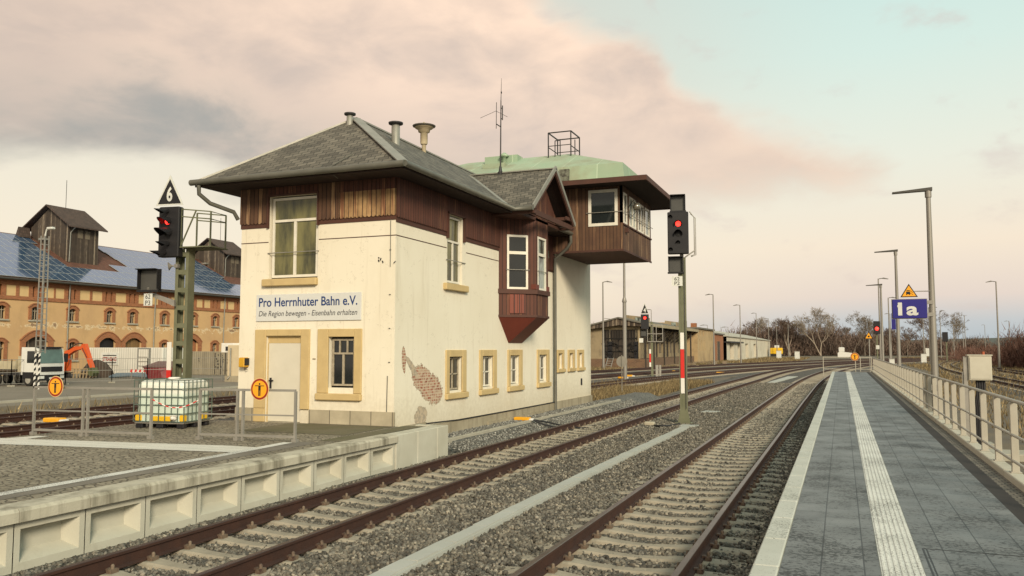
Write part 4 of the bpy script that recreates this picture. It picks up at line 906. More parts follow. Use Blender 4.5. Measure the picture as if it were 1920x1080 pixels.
w = win_y(-9.42, -8.20, 7.20, 8.68, CY0 - .03, mull=0, fw=.12, par=cb, gm=M_GLASS); guard((-9.5, CY0 - .06, 7.75), (-7.9, CY0 - .06, 7.75), w)
for i, (a, c) in enumerate(swn):
    w = win_x(a, c, 7.28, 8.54, CX + .03, mull=1 if i in (1, 2) else 0, fw=.09, par=cb, gm=M_GLASSL if i % 2 else M_GLASS)
guard((CX + .09, CY0 - .05, 7.75), (CX + .09, CY1, 7.75), cb)
b = bmb(); b.box(CX, CX + .14, 32.5, 32.62, 6.95, 7.14); b.build('junction_box', M_BEAM, cb)
lm = bmb(); lm.lathe((CX + .42, 32.75, 8.02), [(.001, .17), (.09, .14), (.15, .05), (.16, -.02), (.13, -.1), (.05, -.16), (.001, -.17)], 14); lo_ = lm.build('wall_lamp', mat('mirror_glass', (.35, .32, .25), .15, metal=.7), cb)
lm = bmb(); lm.path([(CX, 32.75, 7.9), (CX + .3, 32.75, 8.3), (CX + .42, 32.75, 8.2)], .014, 6); lm.path([(CX + .42, 32.75, 7.84), (CX + .2, 32.75, 7.6), (CX, 32.75, 7.6)], .012, 6); lm.build('lamp_arm', M_DARK, lo_)
# cabin roof
b = bmb(); e0, e1, f0, f1 = -20.2, -6.8, 31.1, 38.35
b.box(e0, e1, f0, f0 + .06, 8.76, 8.95); b.box(e1 - .06, e1, f0 + .06, f1, 8.76, 8.95); b.box(e0, e1 - .06, f1 - .06, f1, 8.76, 8.95); b.box(e0, e0 + .06, f0 + .06, f1 - .06, 8.76, 8.95)
b.build('fascia', M_BEAM, cb)
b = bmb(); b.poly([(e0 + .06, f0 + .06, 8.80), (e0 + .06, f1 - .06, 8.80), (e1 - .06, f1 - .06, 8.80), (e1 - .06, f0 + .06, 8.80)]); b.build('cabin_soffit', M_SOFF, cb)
b = bmb(); b.poly([(e0, f0, 8.955), (e1, f0, 8.955), (e1, f1, 8.955), (e0, f1, 8.955)])
g0, g1, h0, h1 = -19.2, CX, 32.1, 37.3; zt = 9.74
for p, q in (((g0 - .12, h0 - .12), (g1 + .12, h0 - .12)), ((g1 + .12, h0 - .12), (g1 + .12, h1 + .12)), ((g1 + .12, h1 + .12), (g0 - .12, h1 + .12)), ((g0 - .12, h1 + .12), (g0 - .12, h0 - .12))):
    f = lambda t: (t[0] + (.1 if t[0] < -15 else -.1), t[1] + (.1 if t[1] < 35 else -.1), zt)
    b.poly([(*p, 8.958), (*q, 8.958), f(q), f(p)])
k0, k1, km, kz = -16.0, -11.0, 34.7, 10.92
b.poly([(g0, h0, zt), (g1, h0, zt), (k1, km, kz), (k0, km, kz)]); b.poly([(g1, h0, zt), (g1, h1, zt), (k1, km, kz)]); b.poly([(g1, h1, zt), (g0, h1, zt), (k0, km, kz), (k1, km, kz)]); b.poly([(g0, h1, zt), (g0, h0, zt), (k0, km, kz)])
cr = b.build('copper_roof', M_COPPER, cb)
b = bmb(); b.box(-14.9, -13.3, 34.1, 34.75, 10.4, 10.97); b.build('roof_hatch', M_COPPER, cr)
b = bmb(); b.box(-14.6, -13.55, 33.15, 33.5, 10.22, 10.42); b.build('roof_hatch', M_COPPER, cr)
b = bmb(); b.box(-10.62, -10.2, h0 - .155, h0 - .03, 9.02, 9.62); b.build('roof_patch', mat('dark_patch', (.05, .045, .035), .8, (.16, .16, .12), 8, .2), cr, label='dark torn patch in the green copper')
b = bmb(); b.lathe((-13.9, 34.0, 10.4), [(.09, 0), (.09, .48), (.22, .5), (.20, .56), (.03, .68), (.001, .68)], 12); b.build('roof_vent', M_COPPER, cr)
b = bmb()     # steel cage on the ridge
c0, c1, d0, d1, z0, z1 = -11.9, -10.85, 34.3, 35.6, 10.5, 11.85
for x in (c0, c1):
    for y in (d0, d1): b.bar((x, y, z0), (x, y, z1), .045)
    b.bar((x, d0, z1), (x, d1, z1), .045); b.bar((x, d0, 11.2), (x, d1, 11.2), .03)
for y in (d0, d1): b.bar((c0, y, z1), (c1, y, z1), .045); b.bar((c0, y, 11.25), (c1, y, 11.25), .03)
for x in (-11.62, -11.38): b.bar((x, d0 + .1, 10.7), (x, d0 + .1, 11.5), .035)
b.bar((-11.62, d0 + .1, 11.5), (-11.38, d0 + .1, 11.5), .035); b.bar((c1 + .0, 34.9, 10.6), (c1, 34.9, 11.6), .035)
tag(b.build('antenna_cage', M_DARK, None), 'black steel cage frame standing on the ridge of the green copper roof', 'cage')
# things on the slate roof
def vent(x, y, z0, z1, r):
    b = bmb(); b.lathe((x, y, z0), [(r, 0), (r, z1 - z0 - .06), (r * .92, z1 - z0 - .05), (r * .92, z1 - z0)], 14)
    o = b.build('vent_pipe', M_ZINC, rf); b = bmb(); b.lathe((x, y, z1), [(r * .5, -.02), (r * 1.7, .0), (r * 1.75, .05), (r * .4, .07)], 14); b.build('vent_cap', M_DARK, o)
vent(-13.56, 20.9, 8.7, 9.28, .10); vent(-12.5, 21.8, 8.2, 9.12, .13)
sr_ = thing('siren', tuple(P3(-13.45, 25.44, 9.2)), 'cream mushroom shaped siren on a short mast on the slate ridge', 'siren')
b = bmb(); b.lathe((-13.45, 25.44, 9.0), [(.075, 0), (.075, .62), (.12, .64), (.12, .70), (.10, .72)], 12); b.build('mast', mat('siren_cream', (.48, .40, .26), .6, (.36, .29, .18), 6), sr_)
b = bmb(); b.lathe((-13.45, 25.44, 9.72), [(.11, -.3), (.13, -.25), (.13, .12), (.20, .14), (.22, .24), (.30, .27), (.36, .33), (.38, .37), (.2, .43), (.05, .45), (.03, .5), (.001, .5)], 18); b.build('head', mat('siren_cream', (.48, .40, .26)), sr_)
b = bmb(); b.lathe((-13.45, 25.44, 10.03), [(.34, 0), (.40, .03), (.41, .06), (.3, .09)], 18); b.build('hood_rim', mat('hood_grey', (.10, .09, .07), .6), sr_)
an = thing('radio_antenna', tuple(P3(-11.58, 27.95, 8.74)), 'dark rod antenna mast with side dipoles on the small dormer ridge', 'antenna')
b = bmb(); b.tube((-11.58, 27.95, 8.5), (-11.56, 27.95, 11.5), .032, .02, 8); b.tube((-11.56, 27.95, 11.5), (-11.54, 27.95, 12.35), .014, .005, 6); b.lathe((-11.58, 27.95, 8.72), [(.09, 0), (.05, .25), (.04, .3)], 8); b.box(-11.66, -11.48, 27.88, 28.02, 8.68, 8.80); b.build('mast', M_DARK, an)
b = bmb(); b.path([(-11.57, 27.95, 10.5), (-11.74, 27.95, 10.62)], .022, 6); b.path([(-11.75, 27.95, 10.45), (-11.74, 27.95, 11.45)], .012, 6); b.path([(-12.4, 27.95, 10.92), (-11.76, 27.95, 11.12), (-11.3, 27.95, 10.85)], .008, 5); b.path([(-11.5, 27.95, 10.75), (-11.5, 27.95, 11.3)], .02, 6); b.bar((-11.57, 27.95, 10.8), (-11.49, 27.95, 10.8), .03); b.bar((-11.57, 27.95, 11.2), (-11.49, 27.95, 11.2), .03); b.lathe((-11.545, 27.95, 11.75), [(.001, 0), (.025, .02), (.025, .08), (.001, .1)], 6); b.build('dipole', M_DARK, an)

# ---------------------------------------------------------------- platform railing on the right
def railing():
    root = thing('railing', (2.05, 30, .6), 'long cream grey steel railing of flat posts and three rails along the paved platform', 'railing')
    b = MB(); ys = [0.1 + 1.265 * i for i in range(52)]
    post = MB(); post.bev(2.05, 2.14, -.03, .03, .62, 1.565, .006); post.bev(2.03, 2.16, -.07, .07, .64, .655, .004); first = None
    for y in ys:
        if y < 5: continue
        if first is None: first = post.build('post', M_RAILP, root, origin=(0, 0, 0)); o = first
        else: o = first.copy(); col.objects.link(o); o.parent = root
        o.location = Vector((0, y, 0)) - Vector(root.location)
    for z, r in ((1.585, .026), (1.14, .02), (.80, .02)):
        c = MB(); c.path([(2.095 - (.03 if z < 1.5 else 0), 4, z), (2.095 - (.03 if z < 1.5 else 0), 65.9, z)], r, 8); c.build('rail', M_RAILP, root)
M_RAILP = mat('railing_paint', (.40, .375, .31), .5, (.33, .30, .235), 3, .5)
railing()
er = thing('end_barrier', (.9, 66, .55), 'thin steel barrier across the far end of the paved platform', 'barrier')
for x in (-1.3, .3 + .95, .3 + .62, 2.0):
    b = MB(); b.bar((x, 66.1, .1), (x, 66.1, 1.65), .05); b.build('post', M_RAILP, er)
for z in (1.62, .75): b = MB(); b.bar((-1.3, 66.1, z), (2.0, 66.1, z), .045); b.build('rail', M_RAILP, er)
# round yellow no-passing signs
M_AMB = mat('sign_amber', (.80, .36, .015), .45, (.72, .32, .015), 5); M_MAR = mat('sign_dark_red', (.30, .022, .012), .5); M_CREAM = mat('sign_rim', (.75, .50, .22), .5)
def round_sign(x, y, z, r, label):
    t = thing('warning_disc', (x, y, z), label, 'sign', 'round no passing signs')
    b = MB(); b.lathe((x, y, z), [(r, 0), (r, .006)], 36, 0, (0, -1, 0)); b.build('disc', M_CREAM, t)
    b = MB(); b.lathe((x, y - .006, z), [(r * .93, 0), (r * .93, .003)], 36, 0, (0, -1, 0)); b.build('red_ring', M_MAR, t)
    b = MB(); b.lathe((x, y - .009, z), [(r * .76, 0), (r * .76, .003)], 36, 0, (0, -1, 0)); b.build('face', M_AMB, t)
    b = MB(); yy = y - .0125; q = r
    b.box(x - q * .50, x + q * .50, yy - .001, yy, z + q * .26, z + q * .33); b.box(x - q * .13, x + q * .13, yy - .0015, yy - .0003, z - q * .10, z + q * .30)
    b.box(x - q * .12, x - q * .015, yy - .001, yy, z - q * .60, z - q * .08); b.box(x + q * .015, x + q * .12, yy - .001, yy, z - q * .60, z - q * .08)
    b.lathe((x, yy, z + q * .46), [(q * .09, 0), (q * .09, .001)], 14, 0, (0, -1, 0)); b.build('figure', M_BLACK, t)
    b = MB(); b.box(x - .03, x + .03, y + .0, y + .03, z - r * .6, z + r * .6); b.build('bracket', M_GALV, t)
    return t
round_sign(-10.36, 13.0, 1.5, .215, 'round amber sign with dark red ring on the barrier in front of the white door')
round_sign(-14.95, 12.35, 1.5, .215, 'round amber sign with dark red ring on the barrier left of the caged water tank')
round_sign(.88, 66.0, 1.66, .3, 'small distant round amber sign on the barrier at the end of the paved platform')
# low steel barriers on the island
def barrier(p, q, posts, label, low=.03, feet=True):
    root = thing('barrier', (*((Vector(p) + Vector(q)) / 2).to_tuple()[:2], .5), label, 'barrier', 'steel pipe barriers on the island platform'); p = Vector((*p, 0)); q = Vector((*q, 0)); d = (q - p)
    for t in posts:
        c = p + d * t; b = MB(); b.bar(c + Vector((0, 0, .5)), c + Vector((0, 0, 1.46)), .045); b.build('post', M_GALV, root)
        if feet and t in (posts[0], posts[-1], posts[1]): b = MB(); b.box(c.x - .05, c.x + .05, c.y - .05, c.y + .05, .5, .56); b.build('foot', M_GALV, root)
    for z, r in ((1.475, .022), (1.0, .014), (.60, .022)): b = MB(); b.bar(p + Vector((0, 0, z)), q + Vector((0, 0, z)), r * 2); b.build('rail', M_GALV, root)
    return root
barrier((-15.6, 12.4), (-12.7, 12.66), (0, .43, .47, 1), 'grey pipe barrier left of the caged water tank')
barrier((-11.75, 12.95), (-9.68, 13.2), (0, .40, .46, 1), 'grey pipe barrier in front of the white door of the signal box')
ch = MB(); pts = [(-12.7 + (.95) * t, 12.66 + .29 * t, 1.28 - .17 * math.sin(math.pi * t)) for t in [i / 14 for i in range(15)]]
for i in range(14): ch.path([pts[i], pts[i + 1]], .012, 5, i % 2 and 1)
tag(ch.build('chain', [M_RED, M_WHITE]), 'thin red and white chain hung between the two barriers across the water tank', 'chain')
# cage around the white tank
ib = thing('water_tank', (-14.25, 14.86, .5), 'white translucent plastic water tank in a steel grid cage on a black pallet', 'water tank', rz=0)
def tk():
    RZ = Matrix.Rotation(R(8.8), 4, 'Z'); return MB(lambda p: RZ @ Vector(p) + Vector((-14.25, 14.86, .5)))
def tankx(nt, c, h, tc):
    s = nt.nodes.new('ShaderNodeSeparateXYZ'); nt.links.new(tc.outputs['Object'], s.inputs[0]); r = nt.nodes.new('ShaderNodeMapRange'); r.inputs[1].default_value = .72; r.inputs[2].default_value = .80; nt.links.new(s.outputs[2], r.inputs[0])
    return mixc(nt, r.outputs[0], c, (.70, .71, .63)), h
M_TANK = mat('tank_plastic', (.55, .62, .53), .35, (.50, .58, .49), 2, .6, extra=lambda nt, c, h, tc: tankx(nt, c, h, tc))
hx, hy = .60, .50
b = tk(); n_ = 6
def rrect(hx, hy, r, z): return [(sx * (hx - r) + r * math.cos(a), sy * (hy - r) + r * math.sin(a), z) for sx, sy, a0 in ((1, 1, 0), (-1, 1, 90), (-1, -1, 180), (1, -1, 270)) for a in [R(a0 + k * 90 / n_) for k in range(n_ + 1)]]
prof = [(-.10, .17), (0, .15), (0, .3), (0, .95), (-.02, 1.02), (-.12, 1.07)]; vs = []; m_ = 4 * (n_ + 1)
for g, z in prof: vs += rrect(hx + g, hy + g, .12 if g > -.05 else .08, z)
fs = [(i * m_ + k, i * m_ + (k + 1) % m_, (i + 1) * m_ + (k + 1) % m_, (i + 1) * m_ + k) for i in range(len(prof) - 1) for k in range(m_)] + [tuple(range((len(prof) - 1) * m_, len(prof) * m_)), tuple(range(m_ - 1, -1, -1))]
b.add(vs, fs, 0, False); b.build('tank', M_TANK, ib)
def cage():
    b = tk(); gx_, gy_ = hx + .035, hy + .035
    for i in range(9): x = -gx_ + 2 * gx_ * i / 8; [b.bar((x, s * gy_, .14), (x, s * gy_, 1.07), .016) for s in (-1, 1)]; b.bar((x, -gy_, 1.085), (x, gy_, 1.085), .014) if i in (3, 5) else None
    for i in range(1, 7): y = -gy_ + 2 * gy_ * i / 7; [b.bar((s * gx_, y, .14), (s * gx_, y, 1.07), .016) for s in (-1, 1)]
    for z in (.15, .33, .52, .70, .88, 1.07):
        for s in (-1, 1): b.bar((-gx_, s * gy_, z), (gx_, s * gy_, z), .018); b.bar((s * gx_, -gy_, z), (s * gx_, gy_, z), .018)
    return b
cage().build('cage', mat('cage_steel', (.13, .17, .14), .5, (.09, .12, .10), 5, metal=.3), ib)
M_YELP = mat('yellow_plastic', (.75, .45, .015), .45, (.65, .38, .015), 4)
for a in ((-hx - .02, -hx + .16, -hy - .015, -hy + .1, .15, .30), (-.18, .32, -hy - .02, -hy + .1, .15, .27), (hx - .1, hx + .02, -hy - .015, -hy + .12, .15, .30), (hx - .1, hx + .022, .1, .4, .15, .3)):
    b = tk(); b.bev(*a, .02); b.build('corner_guard', M_YELP, ib)
for x, y in [(x, y) for x in (-.52, 0, .52) for y in (-.43, 0, .43)]:
    b = tk(); b.bev(x - .09, x + .09, y - .07, y + .07, 0, .10, .015); b.build('pallet_foot', M_BLACK, ib)
b = tk(); b.bev(-.62, .62, -.52, .52, .10, .135, .01); b.build('pallet_deck', M_GALV, ib)
b = tk(); b.lathe((.40, -hy - .02, .24), [(.06, 0), (.06, .05), (.035, .06), (.035, .12), (.001, .12)], 10, 0, (0, -1, 0)); b.box(.34, .5, -hy - .1, -hy - .07, .28, .30); b.build('tap', M_WHITE, ib)
b = tk(); b.lathe((0, 0, 1.06), [(.13, 0), (.13, .05), (.11, .06), (.001, .06)], 18); b.build('lid', M_WHITE, ib)

# ---------------------------------------------------------------- colour light signals
M_REDL = emit('red_light', (1.0, .03, .02), 3.0)
M_MAST = mat('mast_green', (.165, .165, .10), .75, (.10, .105, .06), 3, .6)
M_PLATE = mat('plate_white', (.66, .66, .60), .5)
def lensbox(fr, parent, c, w, h, d, lens, name='signal_screen'):
    """black screen: c centre (local x right, z up, facing -y); lens = [(x, z, r, lit, hood length)]"""
    b = MB(fr); b.bev(c[0] - w / 2, c[0] + w / 2, c[1], c[1] + d, c[2] - h / 2, c[2] + h / 2, .02); o = b.build(name, M_BLACK, parent)
    for x, z, r, lit, hl in lens:
        q = MB(fr); q.lathe((x, c[1] - .002, z), [(r, 0), (r * .8, .018), (.001, .025)], 18, 0, (0, -1, 0)); l = q.build('lens', M_REDL if lit else M_DARK, o)
        q = MB(fr); n = 12; vs = []
        for k in range(n + 1):
            a = math.pi * (-.12 + 1.24 * k / n); vs += [(x + math.cos(a) * r * 1.25, c[1], z + math.sin(a) * r * 1.25), (x + math.cos(a) * r * 1.25, c[1] - hl * (.35 + .65 * max(0, math.sin(a))), z + math.sin(a) * r * 1.25 - hl * .12)]
        vs2 = [(a_[0] * 1 + (a_[0] - x) * .12, a_[1], a_[2] + (a_[2] - z) * .12) for a_ in vs]
        q.add(vs, [(2 * k, 2 * k + 1, 2 * k + 3, 2 * k + 2) for k in range(n)]); q.add(vs2, [(2 * k + 2, 2 * k + 3, 2 * k + 1, 2 * k) for k in range(n)])
        q.build('lens_hood', M_BLACK, o)
    return o
def fr_at(loc, rz):
    Mx = Matrix.Translation(Vector(loc)) @ Matrix.Rotation(rz, 4, 'Z'); return lambda p: Mx @ Vector(p)
def number_box(fr, parent, cx, cz, w, h, y=-.1, name='indicator_box'):
    b = MB(fr); y0, y1 = y, y + .28
    b.box(cx - w / 2, cx + w / 2, y1 - .03, y1, cz - h / 2, cz + h / 2); b.box(cx - w / 2, cx - w / 2 + .02, y0 + .1, y1 - .03, cz - h / 2 + .08, cz + h / 2 - .02); b.box(cx + w / 2 - .02, cx + w / 2, y0 + .1, y1 - .03, cz - h / 2 + .08, cz + h / 2 - .02)
    b.prism([(cx - w / 2, y0, cz + h / 2), (cx + w / 2, y0, cz + h / 2), (cx + w / 2, y1 - .03, cz + h / 2 - .02), (cx - w / 2, y1 - .03, cz + h / 2 - .02)], (0, 0, -.02))
    b.box(cx - w / 2 - .02, cx + w / 2 + .02, y0 + .12, y1 - .01, cz - h / 2 + .0, cz - h / 2 + .05)
    o = b.build(name, M_BLACK, parent); b = MB(fr); b.box(cx - w / 2 + .03, cx + w / 2 - .03, y1 - .06, y1 - .031, cz - h / 2 + .06, cz + h / 2 - .04); b.build('screen', mat('grey_screen', (.07, .068, .06), .4), o); return o
def fitt(txt, w, h, m, parent, fr, lx, ly, lz, rz, **kw):
    o = text_obj(txt, 1, m, parent, fr((lx, ly, lz)), (R(90), 0, rz), **kw); me = o.data; xs = [v.co.x for v in me.vertices]; ys = [v.co.y for v in me.vertices]
    sx = w / (max(xs) - min(xs)); sy = h / (max(ys) - min(ys)); cx = (max(xs) + min(xs)) / 2; cy = (max(ys) + min(ys)) / 2
    for v in me.vertices: v.co.x = (v.co.x - cx) * sx; v.co.y = (v.co.y - cy) * sy; v.co.z *= .6
    return o
# the signal between the two main tracks
s2loc = (-4.88, 27.6, -.2); RZ2 = R(8); f2 = fr_at(s2loc, RZ2)
s2 = thing('light_signal', s2loc, 'tall light signal showing red on a red and white banded mast between the tracks', 'signal', 'colour light signals')
b = MB(f2)
for x in (-.075, .075): b.box(x - .035 if x < 0 else x - .005, x + .005 if x < 0 else x + .035, -.06, .06, .05, 5.6); b.box(x - .008, x + .008, -.06, .06, .05, 5.6)
z = .3
b = MB(f2)
for s in (-1, 1): b.box(s * .055, s * .125, -.07, -.055, .05, 5.5); b.box(s * .055, s * .125, .055, .07, .05, 5.5); b.box(s * .118, s * .125, -.055, .055, .05, 5.5)
b.box(-.05, .05, -.05, .05, .05, 5.5)
b.build('mast', M_MAST, s2)
b = MB(f2); b.box(-.28, .28, -.2, .2, .0, .05); b.prism([(-.2, -.1, .05), (-.12, -.1, .45), (.12, -.1, .45), (.2, -.1, .05)], (0, .02, 0)); b.prism([(-.2, .08, .05), (-.12, .08, .45), (.12, .08, .45), (.2, .08, .05)], (0, .02, 0)); b.build('mast_foot', M_MAST, s2)
for i, (za, zb2, m) in enumerate(((1.50, 2.0, M_WHITE), (2.0, 2.95, M_RED), (2.95, 3.50, M_WHITE))):
    b = MB(f2); b.box(-.085, .085 - .05, -.095, -.075, za - .55 + .05, zb2 - .55 + .05 - .004); b.build('marker_plate', m, s2, label='red field' if i == 1 else 'white field')
b = MB(f2); b.box(.062, .085, -.073, -.0705, .5, 5.4); b.build('mast_slot', M_DARK, s2)
lensbox(f2, s2, (-.10, -.30, 6.12 + .18), .68, 1.40, .24, [(-.09, 6.60, .09, True, .2), (-.09, 6.27, .10, False, .24), (-.1, 5.98, .05, False, .14), (-.34, 5.75, .05, False, .14), (-.34, 6.84, .05, False, .14)])
number_box(f2, s2, -.10, 7.30, .50, .58, -.30); number_box(f2, s2, -.20, 5.24, .48, .56, -.30)
b = MB(f2); b.box(-.33, .02, -.20, -.18, 4.54, 4.86); pl = b.build('number_plate', M_PLATE, s2)
fitt('62', .17, .11, M_BLACK, s2, f2, -.155, -.204, 4.775, RZ2); fitt('P2', .17, .11, M_BLACK, s2, f2, -.155, -.204, 4.63, RZ2)
b = MB(f2); b.box(-.06, .06, -.06, .06, 5.5, 7.5); b.bar((.1, 0, 5.5), (.42, 0, 5.72), .04); b.path([(.30, .05, 5.55), (.42, .05, 5.6), (.42, .05, 6.85), (.27, .05, 7.05)], .02, 6); b.path([(.30, .25, 5.55), (.46, .25, 5.6), (.46, .25, 6.85), (.30, .25, 7.0)], .015, 6); b.build('rear_ladder_hoop', M_GALV, s2)
# the signal behind the water tank
s3loc = (-16.52, 17.5, -.3); RZ3 = R(8); f3 = fr_at(s3loc, RZ3)
s3 = thing('light_signal', s3loc, 'light signal showing red under a triangular board reading 6 behind the water tank', 'signal', 'colour light signals')
b = MB(f3)
for sx in (-.155, .155):
    b.box(sx - .045, sx + .045, -.14, -.125, 0, 5.3); b.box(sx - .045, sx + .045, .125, .14, 0, 5.3); b.box(sx + (.03 if sx > 0 else -.045), sx + (.045 if sx > 0 else -.03), -.125, .125, 0, 5.3)
for i in range(11): b.box(-.125, .125, -.138, -.128, .25 + i * .48, .37 + i * .48); b.box(-.125, .125, .128, .138, .25 + i * .48, .37 + i * .48)
b.build('lattice_mast', M_MAST, s3)
lensbox(f3, s3, (-.25, -.42, 5.70), .62, 1.36, .22, [(-.28, 5.98, .085, True, .42), (-.30, 6.26, .045, False, .55), (-.26, 5.68, .095, False, .55), (-.26, 5.38, .05, False, .5), (-.34, 5.14, .045, False, .62)])
b = MB(f3); b.prism([(-.66, -.42, 6.42), (.18, -.42, 6.42), (-.24, -.42, 7.24)], (0, .02, 0)); tr = b.build('triangle_board', M_PLATE, s3)
b = MB(f3); b.prism([(-.595, -.425, 6.455), (.115, -.425, 6.455), (-.24, -.425, 7.13)], (0, .004, 0)); b.build('black_field', M_BLACK, tr)
fitt('6', .17, .40, M_PLATE, tr, f3, -.24, -.429, 6.72, RZ3, offset=.03)
number_box(f3, s3, -.80, 4.40, .62, .62, -.60)
b = MB(f3); b.box(-.96, -.70, -.40, -.38, 3.72, 4.05); b.build('number_plate', M_PLATE, s3)
fitt('62', .15, .12, M_BLACK, s3, f3, -.83, -.404, 3.965, RZ3); fitt('P3', .15, .12, M_BLACK, s3, f3, -.83, -.404, 3.80, RZ3)
b = MB(f3); b.prism([(-.85, -.3, 4.0), (-.1, -.3, 3.70), (-.1, -.3, 3.86), (-.85, -.3, 4.08)], (0, .08, 0)); b.bar((-.84, -.28, 4.0), (-.84, -.40, 4.2), .05); b.build('bracket_arm', M_GALV, s3)
b = MB(f3); b.lathe((-.20, -.22, 4.80), [(.02, 0), (.03, .05), (.12, .13)], 12, 0, (-1, -.5, -.15)); b.box(-.2, -.1, -.2, -.1, 4.75, 4.85); b.build('loudspeaker', M_GALV, s3)
b = MB(f3)
zf, zt2 = 5.30, 6.32
for x, y in ((.05, -.3), (.95, -.3), (.95, .4), (.05, .4)): b.bar((x, y, zf), (x, y, zt2 - .1 * (x > .5)), .035)
for z in (zt2 - .05, zt2 - .25): b.path([(.05, -.3, z + .05), (.95, -.3, z - .05), (.95, .4, z - .05), (.05, .4, z + .05)], .018, 6)
b.bar((.05, -.3, zf), (.5, -.3, zt2 - .05), .03); b.box(.0, 1.0, -.35, .45, zf - .03, zf); b.build('service_cage', M_MAST, s3)
for za, zb2, m in ((1.05, 2.0, M_RED), (2.0, 2.75, M_WHITE)):
    b = MB(f3); b.box(-.30, -.17, -.26, -.24, za, zb2 - .004); b.build('marker_plate', m, s3, label='red field' if m is M_RED else 'white field')
# the distant signal with the small triangle, beside a grey cage
f4 = fr_at((-16.1, 75.1, -.3), R(12)); s4 = thing('light_signal', (-16.1, 75.1, -.3), 'distant light signal with a small black triangle and a grey cage by the freight shed', 'signal', 'colour light signals')
b = MB(f4); b.box(-.1, .1, -.1, .1, 0, 5); b.build('mast', M_MAST, s4); lensbox(f4, s4, (-.62, -.3, 5.0), .72, 1.35, .22, [(-.62, 5.35, .13, True, .2)])
b = MB(f4); b.prism([(-1.0, -.3, 5.72), (-.24, -.3, 5.72), (-.62, -.3, 6.75)], (0, .03, 0)); tr = b.build('triangle_board', M_PLATE, s4); b = MB(f4); b.prism([(-.94, -.31, 5.77), (-.3, -.31, 5.77), (-.62, -.31, 6.6)], (0, .008, 0)); b.build('black_field', M_BLACK, tr)
fitt('4', .22, .42, M_PLATE, tr, f4, -.62, -.32, 6.05, R(12), offset=.03)
number_box(f4, s4, -.72, 3.95, .6, .6, -.6); b = MB(f4); b.box(-1.15, -.78, -.3, -.28, 3.1, 3.5); b.build('number_plate', M_PLATE, s4)
b = MB(f4)
for x in (-.4, .1, .4, .98):
    for y in (-.2, .5): b.bar((x, y, 3.2), (x, y, 4.7), .05)
for z in (3.2, 3.9, 4.7):
    for y in (-.2, .5): b.bar((-.4, y, z), (.98, y, z), .05)
b.box(-.4, .98, -.2, .5, 3.15, 3.2); b.build('service_cage', M_GALV, s4)
for za, zb2, m in ((.9, 1.3, M_WHITE), (1.3, 2.1, M_RED), (2.1, 2.5, M_WHITE)): b = MB(f4); b.box(-.25, -.1, -.16, -.14, za, zb2 - .01); b.build('marker_plate', m, s4)
b = MB(f4); b.box(.3, .55, .0, .3, 0, 1.05); b.box(.62, .8, 0, .3, 0, 1.05); b.build('cable_box', M_GALV, s4)
# far signal above the end barrier, and its small triangle
f5 = fr_at((3.0, 82, -.3), R(2)); s5 = thing('light_signal', (3.0, 82, -.3), 'far slim light signal showing red next to the last lamp posts of the platform', 'signal', 'colour light signals')
b = MB(f5); b.box(-.06, .06, -.06, .06, 0, 4.9); b.build('mast', M_MAST, s5); lensbox(f5, s5, (0, -.3, 4.45), .55, 1.15, .2, [(.0, 4.35, .16, True, .1)])
b = MB(f5); b.box(-.12, .16, -.3, -.28, 2.5, 2.85); b.build('number_plate', M_PLATE, s5)
wt2 = thing('warning_triangle', (2.35, 84, 3.2), 'small distant amber warning triangle on its own post left of the far red signal', 'sign', 'amber warning triangles')
b = MB(); b.prism([(2.0, 84, 3.15), (2.75, 84, 3.15), (2.375, 84, 3.85)], (0, .02, 0)); b.build('plate', M_BLACK, wt2); b = MB(); b.prism([(2.09, 83.99, 3.2), (2.66, 83.99, 3.2), (2.375, 83.99, 3.74)], (0, .008, 0)); b.build('face', M_AMB, wt2); b = MB(); b.tube((2.4, 84.05, -.3), (2.4, 84.05, 3.3), .05); b.build('post', M_GALV, wt2)
b = MB(); b.lathe((2.375, 83.985, 3.38), [(.09, 0), (.09, .004)], 10, 0, (0, -1, 0)); b.build('mark', M_BLACK, wt2)
f6 = fr_at((17.3, 165, -.3), 0)
s6 = thing('light_signal', (17.3, 165, -.3), 'unlit black signal far off behind the blue platform sign', 'signal', 'colour light signals')
b = MB(f6); b.box(-.1, .1, -.1, .1, 0, 4.6); b.build('mast', M_MAST, s6); lensbox(f6, s6, (-.2, -.3, 4.6), .9, 1.7, .2, []); 

# ---------------------------------------------------------------- lamp posts
def lamp_arm(x, y, zb, h, arm, r, label, z0=None, grp='platform lamp posts'):
    t = thing('lamp_post', (x, y, zb), label, 'lamp post', grp)
    b = MB(); b.tube((x, y, zb), (x, y, zb + h), r, r * .55, 12); b.build('pole', M_LAMP, t)
    b = MB(); L = abs(arm); s = 1 if arm > 0 else -1; zz = zb + h
    b.prism([(x - s * .10, y - .09, zz - .02), (x + s * L, y - .05, zz - .035), (x + s * L, y - .05, zz + .0), (x - s * .10, y - .09, zz + .07)], (0, .18, 0)); b.build('lamp_head', mat('lamp_head_dark', (.075, .07, .06), .5), t)
    b = MB(); b.poly([(x + s * .15, y - .05, zz - .03), (x + s * (L - .05), y - .03, zz - .042), (x + s * (L - .05), y + .05, zz - .042), (x + s * .15, y + .07, zz - .03)]); b.build('diffuser', M_GALV, t)
    b = MB(); b.tube((x, y, zz - .2), (x, y, zz - .02), r * .8, r * .8, 10); b.build('collar', M_LAMP, t)
    return t
L1 = lamp_arm(2.33, 25.2, -.3, 6.93, -.90, .108, 'nearest tall lamp post behind the railing, carrying the blue platform sign')
b = MB(); b.box(2.2, 2.46, 25.1, 25.3, 1.15, 1.3); b.build('door_flap', M_LAMP, L1)
lamp_arm(2.45, 42.2, -.3, 7.1, -.90, .10, 'second lamp post behind the railing with a small blue plate on its pole')
